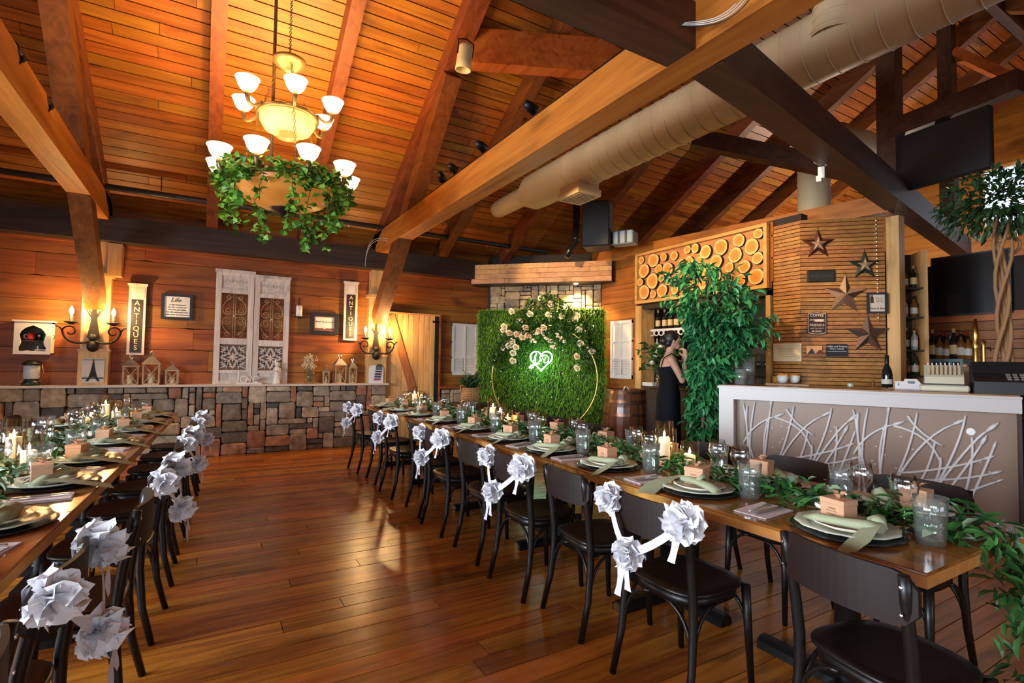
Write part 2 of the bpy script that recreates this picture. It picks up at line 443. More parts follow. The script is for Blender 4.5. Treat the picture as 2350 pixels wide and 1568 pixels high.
yy = RIDGE_Y
for k in range(12):
    yc = yy - cw/sl/2
    inst('ceiling_board', cb, ceiling, TRS((9.5, yc, roofz(yc)+.008), rx=th, s=(6.2, cw-.009, .022)))
    yy -= cw/sl
far = MB()
far.add([(XL, yy, roofz(yy)), (XR, yy, roofz(yy)), (XR, YF, roofz(YF)), (XL, YF, roofz(YF))], [(0, 1, 2, 3)])
far.build('ceiling_rest', W['ceil'], ceiling)
for xr in (-3.7, -2.5, -.02, 1.2, 3.48, 4.7, 5.95, 7.25, 8.45, 9.65, 10.85, 12.1):
    b = MB(); b.bar((xr, 8.62, roofz(8.62)-.15), (xr, RIDGE_Y, roofz(RIDGE_Y)-.15), .14, .26)
    b.build('rafter', W['rafter'], ceiling)
    b = MB(); b.bar((xr, RIDGE_Y-.02, roofz(RIDGE_Y)-.15), (xr, YF, roofz(YF)-.15), .14, .26)
    b.build('rafter', W['rafter'], ceiling)
MB().bar((XL, RIDGE_Y, rz-.2), (XR, RIDGE_Y, rz-.2), .12, .3).build('ridge_beam', W['beamX'], ceiling)

# back wall: dark core, wood planks above, field stone below
wall_back = struct(MB().box(XL-.2, 6.4, YB+.03, YB+.3, 0, 3.6).build('wall_back', gapm))
pl = unit_bev(W['wall'], 0.03)
zs = [0.72, 0.94, 1.175, 1.485, 1.79, 2.10, 2.40, 2.70, 3.0, 3.35]
for a, b_ in zip(zs, zs[1:]):
    if a < 0.9: segs = [(3.50, 4.62)]
    else:
        segs = []; x = XL
        while x < 4.7:
            L = RND.uniform(2.4, 4.8); segs.append((x, min(x+L, 4.75))); x += L
    for (xa, xb) in segs:
        if xb-xa < .1: continue
        inst('wall_plank', pl, wall_back, TRS(((xa+xb)/2, YB+.02, (a+b_)/2), s=(xb-xa-.003, .05+RND.uniform(0, .012), b_-a-.005)))

SCOL = [(.15, .125, .10), (.30, .24, .17), (.075, .072, .075), (.25, .23, .19), (.27, .13, .085), (.18, .165, .145), (.36, .31, .24), (.11, .095, .085), (.22, .185, .15), (.32, .18, .12), (.05, .05, .053)]
stone_m = stonemat('field_stone', SCOL, (1.38, 1.24, 1.06))
stone_t = stonemat('tan_stone', [(.44, .33, .21), (.34, .25, .16), (.52, .41, .27), (.30, .22, .16), (.47, .33, .20), (.40, .32, .24)])
def stone_variants(m):
    out = []
    for q in range(7):
        mb = MB(); mb.cbev((1, 1, 1), 0.09)
        r = random.Random(q+3)
        mb.v = [(v[0]+r.uniform(-.03, .03), v[1]+r.uniform(-.09, .09)*(1 if v[1] < 0 else 0), v[2]+r.uniform(-.04, .04)) for v in mb.v]
        out.append(mb.mesh('stone', m))
    return out
def ashlar(parent, org, u, n, wid, z0, z1, unit, variants, seed, depth=(.035, .075)):
    r = random.Random(seed); nu = int(round(wid/unit)); nv = int(round((z1-z0)/unit)); uz = (z1-z0)/nv; uu = wid/nu
    used = [[False]*nu for _ in range(nv)]; u = Vector(u); n = Vector(n)
    for j in range(nv):
        for i in range(nu):
            if used[j][i]: continue
            w_ = r.choice([2, 3, 3, 4, 4, 5]); h_ = r.choice([1, 1, 1, 2, 2, 2])
            if r.random() < .14: w_, h_ = r.choice([1, 2]), r.choice([2, 3, 4])
            if r.random() < .08: w_, h_ = 3, 3
            w_ = min(w_, nu-i); h_ = min(h_, nv-j)
            for q in range(w_):
                if used[j][i+q]: w_ = q; break
            if nu-i-w_ == 1 and not used[j][nu-1]: w_ += 1
            hh = 1
            while hh < h_ and not any(used[j+hh][i+q] for q in range(w_)): hh += 1
            h_ = hh
            for a in range(h_):
                for q in range(w_): used[j+a][i+q] = True
            d = r.uniform(*depth)
            c = Vector(org) + u*((i+w_/2)*uu) + n*(d/2-.02); zc = z0+(j+h_/2)*uz
            M = basis((c.x, c.y, zc), u, -n, (0, 0, 1)) @ Matrix.Diagonal((w_*uu-.012, d+.04, h_*uz-.012, 1))
            inst('stone', r.choice(variants), parent, M)
sv = stone_variants(stone_m); svt = stone_variants(stone_t)
base = MB().box(XL, 2.56, 8.50, YB+.05, 0, .975).build('stone_core', mortar, wall_back)
ashlar(wall_back, (-2.75, 8.50, 0), (1, 0, 0), (0, -1, 0), 5.31, 0.0, .975, .0815, sv, 5)
MB().box(XL, -2.76, 8.45, 8.50, 0, .975).build('stone_rest', stone_m, wall_back)
MB().box(3.56, 4.75, 8.58, YB+.05, 0, .90).build('stone_core', mortar, wall_back)
ashlar(wall_back, (3.58, 8.58, 0), (1, 0, 0), (0, -1, 0), 1.05, 0.0, .89, .0815, sv, 8, (.03, .05))
trim = MB().box(XL, 2.58, 8.40, YB, .978, 1.008)
struct(trim.build('trim_1', mat('pale_ledge', (.62, .52, .42), .5, noise=.15, nscale=9)))
struct(MB().box(3.54, 4.66, 8.50, YB+.01, .90, .945).build('trim_2', W['wall']))
struct(MB().bar((XL, 8.50, 3.04), (4.23, 8.50, 3.04), .30, .32).build('trim_3', W['plate']))   # wall plate beam
struct(MB().box(XL, 4.3, 8.56, 8.66, 2.86, 2.90).build('trim_4', W['wall']))

# corner chimney
CA, CU, CN = Vector((4.52, 8.51, 0)), Vector((1, -1, 0)).normalized(), Vector((-1, -1, 0)).normalized()
wc = MB(); wc.prism([(4.53, 8.70), (4.53, 8.50), (5.975, 7.055), (6.15, 6.95), (6.3, 8.9)], 0, 3.35)
wall_corner = struct(wc.build('wall_corner', mortar))
ashlar(wall_corner, CA, CU, CN, 2.05, 1.9, 2.9, .071, svt, 21, (.025, .055))

# right partition with the bar hatch
XW = 5.975
wall_right = MB()
wall_right.box(XW+.03, XW+.16, 6.17, 7.2, 0, 3.2).box(XW+.03, XW+.16, 3.50, 6.18, 2.31, 3.2).box(XW+.03, XW+.16, 3.5, 6.18, 0, 1.0).box(XW+.03, XW+.16, 3.5, 3.86, .9, 3.12)
wall_right = struct(wall_right.build('wall_right', darkwall))
plY = unit_bev(W['wallY'], 0.03)
zr = [0, .31, .62, .93, 1.23, 1.52, 1.83, 2.13, 2.42, 2.72, 3.0, 3.18]
for a, b_ in zip(zr, zr[1:]):
    inst('wall_plank', plY, wall_right, TRS((XW+.015, 6.62, (a+b_)/2), s=(.05+RND.uniform(0, .01), .89, b_-a-.006)))
    if b_ <= 1.0: inst('wall_plank', plY, wall_right, TRS((XW+.015, 5.0, (a+b_)/2), s=(.05, 2.3, b_-a-.006)))
    if a >= 2.4: inst('wall_plank', plY, wall_right, TRS((XW+.015, 5.0, (a+b_)/2), s=(.05, 2.34, b_-a-.006)))
hf = thing('bar_hatch', 'pine frame lining the bar hatch under the log slice panel', 'frame', (XW, 5, 1))
MB().box(XW-.05, XW+.24, 6.04, 6.17, .98, 2.32).build('jamb', W['pineZ'], hf, Matrix.Translation((-XW, -5, -1)))
MB().box(XW-.03, XW+.24, 3.86, 3.92, .98, 2.32).build('jamb', W['pineZ'], hf, Matrix.Translation((-XW, -5, -1)))
MB().box(XW-.03, XW+.24, 3.86, 6.17, 2.26, 2.33).build('head', W['dark'], hf, Matrix.Translation((-XW, -5, -1)))
MB().box(XW-.06, XW+.3, 3.86, 6.17, .94, .985).build('sill', W['dark'], hf, Matrix.Translation((-XW, -5, -1)))

# slatted corner behind the bar: one face in line with the partition, one at 45 degrees
wall_bar = MB()
P45 = Vector((XW, 3.5, 0))
wall_bar.prism([(XW+.03, 3.84), (XW+.03, 3.515), (6.595, 2.95), (6.72, 3.05), (6.2, 3.84)], 0, 3.12)
wall_bar = struct(wall_bar.build('wall_bar', black))
slX = unit_box(W['slat']); n_sl = 0
z = 0.9
while z < 3.10:
    inst('slat', slX, wall_bar, TRS((XW+.017, 3.67, z+.019), rz=PI/2, s=(.335, .03, .038)))
    c = P45 + CU*.432 + CN*(-.003)
    inst('slat', slX, wall_bar, basis((c.x, c.y, z+.019), CU, -CN, (0, 0, 1)) @ Matrix.Diagonal((.864, .03, .038, 1)))
    z += .0462
corner_post = tag(MB().cbox((6.68, 2.82, 1.55), (.13, .13, 3.1)).build('corner_post', W['pineZ']), 'square pine post at the end of the slatted bar wall', 'post')
corner_post.rotation_euler = (0, 0, 0)

# remaining walls, out of sight or dim
def wall_with_holes(name, axis, c, t, a0, a1, z0, z1, holes, m):
    mb = MB(); cur = a0
    def put(p, q, r, s):
        if q-p < 1e-4 or s-r < 1e-4: return
        mb.box(c, c+t, p, q, r, s) if axis == 'X' else mb.box(p, q, c, c+t, r, s)
    for (p, q, r, s) in sorted(holes):
        put(cur, p, z0, z1); put(p, q, z0, r); put(p, q, s, z1); cur = q
    put(cur, a1, z0, z1)
    return struct(mb.build(name, m))
holes = [(yy-.9, yy+.9, .85, 2.65) for yy in (-1.3, 1.0, 3.3)]
wall_left = wall_with_holes('wall_left', 'X', XL-.2, .2, YF, YB+.3, 0, 7.2, holes, W['wallY'])
holes_f = [(xx-1.0, xx+1.0, .85, 2.65) for xx in (-2.6, .2, 3.0)]
wall_front = wall_with_holes('wall_front', 'Y', YF-.2, .2, XL-.2, XR+.2, 0, 3.9, holes_f, W['wall'])
wr = onX(2335, 430, XR)
wall_far = wall_with_holes('wall_far', 'X', XR, .2, YF, YB+.3, 0, 7.2, [(wr.y-1.3, wr.y+.55, wr.z-.65, wr.z+.5)], W['wallY'])
MB().box(6.3, XR, YB+.03, YB+.3, 0, 3.6).build('wall_kitchen', plaster)
struct(bpy.data.objects['wall_kitchen'])
nwin = 0
pane_m = glass('window_glass', (.97, .99, 1), 0.6)
def window(axis, c, p, q, r, s):
    global nwin
    nwin += 1
    mb = MB(); f = .05
    def put(a, b, d, e): mb.box(c-.04, c+.04, a, b, d, e) if axis == 'X' else mb.box(a, b, c-.04, c+.04, d, e)
    put(p, p+f, r, s); put(q-f, q, r, s); put(p, q, r, r+f); put(p, q, s-f, s); put((p+q)/2-.02, (p+q)/2+.02, r, s)
    o = struct(mb.build('window_%d' % nwin, W['pineZ']))
    for a, b in ((p+f, (p+q)/2-.02), ((p+q)/2+.02, q-f)):
        pb = MB(); pb.box(c-.003, c+.003, a, b, r+f, s-f) if axis == 'X' else pb.box(a, b, c-.003, c+.003, r+f, s-f)
        pb.build('pane', pane_m, o)
for h in holes: window('X', XL-.1, *h)
for h in holes_f: window('Y', YF-.1, *h)
window('X', XR+.1, wr.y-1.3, wr.y+.55, wr.z-.65, wr.z+.5)

# hatch interior and back-bar walls
struct(MB().box(7.5, 7.6, 3.3, 7.4, 0, 2.9).box(6.1, 7.6, 7.0, 7.1, 0, 2.9).box(6.16, 7.6, 3.9, 7.1, 2.85, 2.95).build('wall_pantry', mat('pantry_wall', (.022, .021, .022), .7)))
XBB = 8.3
bb = MB().box(XBB, XBB+.12, -2.2, 3.35, 0, 2.75).box(7.6, XBB+.1, 3.25, 3.4, 0, 2.75)
wall_backbar = struct(bb.build('wall_backbar', darkwall))
bbp = unit_box(W['wallY'])
for q in range(10):
    inst('wall_plank', bbp, wall_backbar, TRS((XBB-.012, .6, .95+q*.115+.055), s=(.025, 5.3, .105)))

# ------------------------------------------------------------------ timber frame
def beam(name, mb, m, label):
    return tag(mb.build(name, m), label, 'beam')
# trusses on the columns at x=-1.28 and x=2.40
for (xc, lab) in ((-1.28, 'beside the ornate white cabinet'), (2.40, 'beside the barn door')):
    beam('tie_beam', MB().bar((xc, 8.60, 3.30), (xc, YF, 3.30), .21, .30), W['beamY'], 'long orange timber tie beam running out from the column ' + lab)
    beam('knee_brace', MB().bar((xc, 8.46, 2.06), (xc, 5.62, 4.84), .20, .23, (0, 1, 1)), W['rafter'], 'slanting timber brace rising from the column ' + lab)
    b = MB().bar((xc, 8.62, roofz(8.62)-.12), (xc, RIDGE_Y, roofz(RIDGE_Y)-.12), .21, .24); b.build('principal_rafter', W['rafter'], ceiling)
    b = MB().bar((xc, RIDGE_Y-.02, roofz(RIDGE_Y)-.12), (xc, YF, roofz(YF)-.12), .21, .24); b.build('principal_rafter', W['rafter'], ceiling)
    col = thing('wall_column', 'pine wall column carrying the sconce ' + lab, 'column', (xc, 8.58, 1.0))
    cm = W['pineZ']
    T_ = Matrix.Translation((0, 0, -1.0))
    MB().box(-.155, .155, -.10, .08, 1.008, 1.44).build('base_block', cm, col, T_)
    MB().box(-.165, .165, -.115, .08, 1.44, 1.475).build('moulding', cm, col, T_)
    MB().box(-.145, .145, -.075, .08, 1.475, 2.42).build('shaft', cm, col, T_)
    MB().box(-.17, .17, -.11, .08, 2.42, 2.47).build('cap', cm, col, T_)
    MB().box(-.12, .12, -.075, .08, 2.47, 2.88).build('upper_shaft', cm, col, T_)
    if xc < 0:
        MB().box(.10, .25, -.12, .08, 2.44, 2.87).build('bracket', cm, col, T_)
post_top = Vector((6.62, 2.83, 3.28))
beam('cross_beam', MB().bar((-1.17, 2.02, 3.285), (2.29, 2.03, 3.285), .21, .27), W['beamX'], 'dark timber cross beam between the two long tie beams')
beam('cross_beam', MB().bar((2.51, 2.03, 3.285), (10.2, 3.38, 3.285), .21, .27), W['beamX'], 'dark timber cross beam from the tie beam out over the bar post')
beam('king_post', MB().bar((2.40, 2.06, 3.45), (2.40, 2.06, 6.05), .20, .20, (0, 1, 0)), W['beamZ'], 'upright timber king post with steel plate where the beams cross')
beam('roof_post', MB().cbox((6.62, 2.83, 4.95), (.19, .19, 3.05)), W['beamX'], 'dark upright roof post standing above the slatted bar wall')
beam('roof_post', MB().cbox((9.0, 3.12, 5.0), (.17, .17, 3.2)), W['beamX'], 'dark upright roof post beyond the hanging screen')
beam('plate_beam', MB().bar((6.62, 2.83, 3.24), (5.93, 7.36, 3.24), .22, .21), W['beamY'], 'heavy timber beam running above the log slice panel')
ca, cbp = Vector((2.38, 5.40, 5.02)), Vector((4.25, 4.55, 5.02))
dirc = (cbp-ca).normalized()
mbc = MB(); nx = Vector((-dirc.y, dirc.x, 0)); Lc = (cbp-ca).length
mbc.add([(0, -.21), (Lc, -.21), (Lc, .05), (Lc-.32, .21), (0, .21)], []) if False else None
poly = [(0, -.20), (Lc, -.20), (Lc, .02), (Lc-.36, .21), (0, .21)]
mbc.prism(poly, -.09, .09, basis(ca, dirc, (0, 0, 1), dirc.cross(Vector((0, 0, 1)))))
beam('collar_beam', mbc, W['beamY'], 'short cracked timber collar beam with a chamfered end')
zb_ = onX(2065, 290, 6.55).z
ps, qs = Vector((6.60, 2.80, zb_)), onz(2345, 185, zb_)
beam('hanging_beam', MB().bar(ps, qs, .16, .20), W['beamX'], 'timber beam above the hanging black screen')
beam('angle_brace', MB().bar((9.0, 3.05, 5.9), (9.35, 2.3, 5.1), .12, .12), W['beamY'], 'small angle brace beside the far roof post')
beam('purlin_brace', MB().bar(onX(1590, 318, 5.0), onX(2010, 405, 6.4), .14, .20), W['beamX'], 'dark timber strut running behind the duct towards the bar post')
# steel plates and bolts on the king post
tagp = thing('steel_plate', 'painted steel joint plate bolted to the king post', 'plate', (2.29, 2.06, 3.75))
MB().cbox((0, 0, 0), (.012, .17, .55)).build('plate', mat('oxide_plate', (.10, .03, .022), .5), tagp)
for zz in (-.18, .18):
    MB().lathe([(0, -.012), (.02, -.012), (.02, 0)], 8, TRS((-.006, 0, zz), ry=-PI/2)).build('bolt', blackm, tagp)
# ------------------------------------------------------------------ things on the back wall
YW = 8.632
def bw(x, y, Y=YW): return onY(x, y, Y)
def brect(a, b, Y=YW):
    p, q = bw(*a, Y), bw(*b, Y); return min(p.x, q.x), max(p.x, q.x), min(p.z, q.z), max(p.z, q.z)
paper = mat('paper_white', (.74, .73, .72), .7)
ink = mat('ink', (.01, .01, .012), .7)
framek = mat('black_frame', (.014, .016, .020), .4)
gold_ink = mat('gold_lettering', (.75, .62, .36), .45)
signk = mat('sign_brown', (.022, .013, .010), .5)
def ring_frame(mb, w_, h_, t, d, M=None):   # picture frame centred, in x-z plane, front at y=-d
    mb.box(-w_/2, w_/2, -d, 0, h_/2-t, h_/2, M).box(-w_/2, w_/2, -d, 0, -h_/2, -h_/2+t, M)
    mb.box(-w_/2, -w_/2+t, -d, 0, -h_/2+t, h_/2-t, M).box(w_/2-t, w_/2, -d, 0, -h_/2+t, h_/2-t, M)
    return mb
RXW = TRS(rx=PI/2)     # text (xy plane) stood up facing -Y
def letter(par, txt, size, m, x, yy, z, shear=0, space=1.0, name='lettering'):
    return inst(name, text_mesh(txt, size, m, .001, 'CENTER', shear, space), par, TRS((x, yy, z), rx=PI/2))

# barn door
dx0, dx1, dz1 = 2.56, 3.44, 2.18
door = struct(thing('door_1', None, None, (dx0, 8.56, 0)))
nb = 9; bwid = (dx1-dx0)/nb
pb = unit_bev(W['pineZ'], .05)
for i in range(nb):
    inst('door_board', pb, door, TRS(((i+.5)*bwid, .02, dz1/2+.01), s=(bwid-.004, .035, dz1-.02)))
bmz = wood('door_brace_wood', [(.22, .085, .025), (.36, .15, .045), (.46, .21, .07)], 'Z', .45, .1)
pa, pb2 = bw(893, 722, 8.54), bw(972, 905, 8.54)
MB().bar((pa.x-dx0+.03, -.012, pa.z), (pb2.x-dx0+.08, -.012, .02), .13, .03, (0, 1, 0)).build('diagonal_brace', bmz, door)
MB().box(-.02, dx1-dx0+.12, -.02, .03, dz1, dz1+.03).build('top_rail', W['pineX'], door)
MB().box(dx1-dx0, dx1-dx0+.075, -.01, .08, 0, dz1-.01).build('dark_gap', black, door)  # black strip standing in for the shaded gap beside the door
MB().box(dx1-dx0+.075, dx1-dx0+.10, -.04, .06, 0, dz1+.02).build('door_edge', W['wall'], door)
hinge = MB().box(dx1-dx0-.05, dx1-dx0+.07, -.016, -.004, dz1-.12, dz1-.085); hinge.build('hinge', blackm, door)

# louvred shutters
def louvre(name, label, M, w_, h_):
    t = thing(name, label, 'shutter', M=M)
    mb = MB()
    f = .045
    for x0, x1 in ((-w_/2, -w_/2+f), (w_/2-f, w_/2), (-f*.35, f*.35)): mb.box(x0, x1, -.03, 0, -h_/2, h_/2)
    for z0, z1 in ((-h_/2, -h_/2+.06), (h_/2-.05, h_/2), (h_/2-.36*h_-.012, h_/2-.36*h_+.012), (h_/2-.66*h_-.015, h_/2-.66*h_+.015)): mb.box(-w_/2, w_/2, -.028, 0, z0, z1)
    fr_o = mb.build('frame', white, t)
    for sx in (-1, 1):
        c = sx*(w_/4)
        for (z0, z1) in ((h_/2-.36*h_, h_/2-.05), (h_/2-.66*h_, h_/2-.36*h_)):
            MB().box(c-w_/4+.02, c+w_/4-.02, -.016, -.004, z0, z1).build('panel', white, fr_o)
        z0, z1 = -h_/2+.06, h_/2-.66*h_-.015; n = 9
        for k in range(n):
            zc = z0+(k+.5)*(z1-z0)/n
            MB().box(-w_/4+.03, w_/4-.03, -.003, .003, -(z1-z0)/n*.55, (z1-z0)/n*.55, TRS((c, -.012, zc), rx=-.6)).build('slat', white, fr_o)
    return t
x0, x1, z0, z1 = brect((1038, 742), (1094, 861), 8.61)
louvre('louvred_shutter', 'white shutter with panels and louvres on the wall beside the barn door', TRS(((x0+x1)/2, 8.62, (z0+z1)/2)), x1-x0, z1-z0)
p, q = onX(1404, 737, XW-.02), onX(1452, 866, XW-.02)
louvre('louvred_shutter', 'white shutter with louvres on the wall beside the bar hatch', TRS((XW-.02, (p.y+q.y)/2, (p.z+q.z)/2-.02), rz=-PI/2), abs(p.y-q.y), p.z-q.z+.02)

# carved whitewashed doors
def scroll(cx, cz, r, turns, sgn, a0):
    return [(cx+sgn*math.cos(a0+t*turns*2*PI)*r*(1-.78*t), -.0, cz+math.sin(a0+t*turns*2*PI)*r*(1-.78*t)) for t in [i/26 for i in range(27)]]
grille_m = mat('antique_iron', (.46, .32, .19), .5, .2)
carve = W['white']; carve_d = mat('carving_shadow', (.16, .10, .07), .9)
def leaf_door(label, x0, x1, z0, z1, yb):
    w_, h_ = x1-x0, z1-z0
    t = thing('carved_door', label, 'door panel', ((x0+x1)/2, yb, z0))
    st = .075
    for s in (-1, 1): MB().box(s*w_/2-(st if s > 0 else 0), s*w_/2+(st if s < 0 else 0), -.045, 0, 0, h_).build('stile', carve, t)
    rails = [(0, .05), (.16, .20), (.57, .66), (1.31, 1.37), (1.56, 1.64)]
    k = h_/1.64
    for a, b in rails: MB().box(-w_/2+st, w_/2-st, -.042, 0, a*k, b*k).build('rail', carve, t)
    MB().box(-w_/2-.012, w_/2+.012, -.06, 0, h_-.03, h_+.012).build('crown_moulding', carve, t)
    iw = w_/2-st
    MB().box(-iw, iw, -.02, -.002, .05*k, .16*k).build('bottom_panel', carve, t)
    # small carved frieze
    fp_o = MB().box(-iw, iw, -.022, -.002, 1.37*k, 1.56*k).build('frieze_panel', carve, t)
    fr = MB()
    for i in range(7):
        cx = -iw*.78+i*iw*.26
        fr.cbev((.02, .016, .045), .005, TRS((cx, -.026, 1.485*k), ry=.5*(-1)**i)); fr.ball((cx+.018, -.024, 1.485*k+.012*(-1)**i), (.012, .006, .012), 6, 4)
    fr.build('frieze_carving', carve, fp_o)
    MB().box(-iw*.9, iw*.9, -.03, -.02, 1.40*k, 1.425*k).build('moulding', carve, t)
    # iron grille
    g = MB(); zc = .985*k; hh = .31*k
    for sx in (-1, 1):
        g.tube([(sx*.014, -.012, .66*k), (sx*.014, -.012, 1.31*k)], .005, 6)
        for sz in (-1, 1):
            c = [(sx*.014+p_[0]*0, 0, 0) for p_ in []]
            g.tube([(a, -.012, b) for a, _, b in scroll(sx*iw*.52, zc+sz*.072*k, .055, 1.4, sx*-1, PI)], .0045, 6)
            g.tube(bez((sx*(iw*.52+.055), -.012, zc+sz*.072*k), (sx*iw*1.0, -.012, zc+sz*.17*k), (sx*iw*.5, -.012, zc+sz*.24*k), (sx*.03, -.012, zc+sz*.20*k+sz*.08), 10), .0045, 6)
            g.tube([(a, -.012, b) for a, _, b in scroll(sx*iw*.48, zc+sz*hh*.86, .038, 1.2, sx*-1, -sz*PI/2)], .0045, 6)
            g.tube(bez((sx*.02, -.012, zc+sz*.03), (sx*iw*.5, -.012, zc+sz*.0), (sx*iw*.9, -.012, zc+sz*.02), (sx*iw*.9, -.012, zc+sz*.1*k), 8), .0045, 6)
    g.ball((0, -.014, zc), (.022, .012, .022), 8, 5)
    g.build('iron_grille', grille_m, t, smooth=True)
    # carved lower panel: sunk ground with raised foliage
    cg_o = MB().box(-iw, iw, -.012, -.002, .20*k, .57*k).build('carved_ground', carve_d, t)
    cz = .385*k; R_ = min(iw, .185*k); cv = MB()
    def leaf(cx, cz_, a, L, wd):
        pts = []
        for i in range(7):
            u = i/6; pts.append((u*L, math.sin(PI*u**.8)*wd))
        poly = pts+[(x_, -y_) for x_, y_ in reversed(pts[1:-1])]
        cv.prism(poly, 0, .012, basis((cx, -.012, cz_), (math.cos(a), 0, math.sin(a)), (-math.sin(a), 0, math.cos(a)), (0, -1, 0)))
    for q_ in range(16):
        a3 = q_*PI/8+.2; leaf(math.cos(a3)*R_*.72, cz+math.sin(a3)*R_*.72, a3+1.4*(-1)**q_, R_*.34, R_*.05)
    for q_ in range(4):
        a = PI/4+q_*PI/2
        for d_ in (-.5, -.2, .2, .5): leaf(math.cos(a)*R_*.55, cz+math.sin(a)*R_*.55, a+d_*1.3, R_*.62, R_*.085)
        leaf(math.cos(a)*R_*.2, cz+math.sin(a)*R_*.2, a, R_*.5, R_*.07)
        a2 = q_*PI/2
        leaf(0, cz, a2, R_*.42, R_*.07); leaf(0, cz, a2+PI/4*1.0, R_*.3, R_*.05)
        for d_ in (-.55, .55): leaf(math.cos(a2)*R_*.95, cz+math.sin(a2)*R_*.95, a2+PI+d_, R_*.6, R_*.06)
    for s in (-1, 1):
        cv.tube(bez((-R_*.95, -.016, cz-s*R_*.95), (-R_*.2, -.016, cz-s*R_*.5), (R_*.2, -.016, cz+s*R_*.5), (R_*.95, -.016, cz+s*R_*.95), 10), .009, 5)
        for (A_, B_) in (((-R_*.95, 0), (0, s*R_*.95)), ((R_*.95, 0), (0, s*R_*.95))):
            cv.tube(bez((A_[0], -.016, cz), (A_[0]*.3, -.016, cz+s*R_*.2), (A_[0]*.25, -.016, cz+s*R_*.3), (0, -.016, cz+B_[1]), 8), .008, 5)
    cv.ball((0, -.016, cz), (.025, .014, .025), 8, 5)
    cv.build('carving', carve, cg_o)
    return t
x0, x1, z0, z1 = brect((497, 622), (658, 884), 8.60)
xm = (x0+x1)/2+.005
leaf_door('carved whitewashed door leaf with iron scrolls, beside the Life quote picture', x0, xm-.004, 1.008, z1+.02, 8.61)
leaf_door('carved whitewashed door leaf with iron scrolls, beside the wall candle', xm+.004, x1, 1.008, z1-.02, 8.61)

# ANTIQUES signs
def antiques(label, a, b):
    x0, x1, z0, z1 = brect(a, b, 8.60); w_, h_ = x1-x0, z1-z0
    t = thing('antiques_sign', label, 'sign', ((x0+x1)/2, 8.62, z0))
    bd_o = MB().box(-w_/2, w_/2, -.03, 0, 0, h_).build('board', mat('sign_cream', (.62, .50, .42), .6, noise=.12, nscale=14), t)
    MB().box(-w_/2-.015, w_/2+.015, -.05, 0, h_, h_+.03).build('cap', W['white'], t)
    MB().box(-w_*.33, w_*.33, -.036, -.03, .03, h_*.80).build('panel', signk, bd_o)
    MB().box(-w_*.42, w_*.42, -.034, -.03, h_*.83, h_*.97).build('top_panel', W['white'], t)
    for i, ch in enumerate('ANTIQUES'):
        letter(t, ch, h_*.098, gold_ink, 0, -.038, h_*.745-i*h_*.092)
    return t
antiques('tall narrow ANTIQUES sign between the iron sconce and the Life quote', (297, 655), (330, 815))
antiques('tall narrow ANTIQUES sign beside the barbed wire picture', (791, 650), (818, 782))

# Life quote
x0, x1, z0, z1 = brect((371, 673), (441, 735), 8.61); w_, h_ = x1-x0, z1-z0
t = thing('quote_picture', 'black framed Life quote print on the plank wall', 'picture', ((x0+x1)/2, 8.632, (z0+z1)/2), 0)
ring_frame(MB(), w_, h_, .035, .03).build('frame', framek, t)
MB().box(-w_/2+.03, w_/2-.03, -.014, 0, -h_/2+.03, h_/2-.03).build('print', paper, t)
letter(t, 'Life', .085, ink, -.02, -.016, h_*.26, .35)
letter(t, 'is not measured\nby the number of\nbreaths you take,\nbut the moments that\ntake your breath away', .030, ink, 0, -.016, -h_*.02-.035, .3, 1.15)

# barbed wire picture
x0, x1, z0, z1 = brect((713, 717), (776, 769), 8.61); w_, h_ = x1-x0, z1-z0
t = thing('landscape_picture', 'wide dark framed print of a wire fence at dusk', 'picture', ((x0+x1)/2, 8.632, (z0+z1)/2))
ring_frame(MB(), w_, h_, .055, .045).build('frame', framek, t)
ring_frame(MB(), w_-.10, h_-.10, .018, .03).build('inner_frame', mat('copper_lip', (.25, .10, .05), .4), t)
MB().box(-w_/2+.06, w_/2-.06, -.014, 0, -h_/2+.06, h_/2-.06).build('print', mat('print_sky', (.80, .70, .60), .7), t)
mb = MB(); mb.tube([(-w_/2+.07, -.016, .03), (w_/2-.07, -.016, .025)], .003, 5)
for i in range(6): mb.tube([(-w_/2+.09+i*.05, -.016, .018), (-w_/2+.10+i*.05, -.016, .042)], .0035, 5)
mb.build('wire', ink, t)
MB().box(-w_/2+.065, w_/2-.065, -.0155, -.014, -h_/2+.065, -h_/2+.10).build('ground', mat('print_ground', (.22, .06, .05), .7), t)
MB().lathe([(0, 0), (.018, 0), (.018, .002)], 12, TRS((0, -.016, -h_/2+.10), rx=PI/2)).build('sun', paper, t)

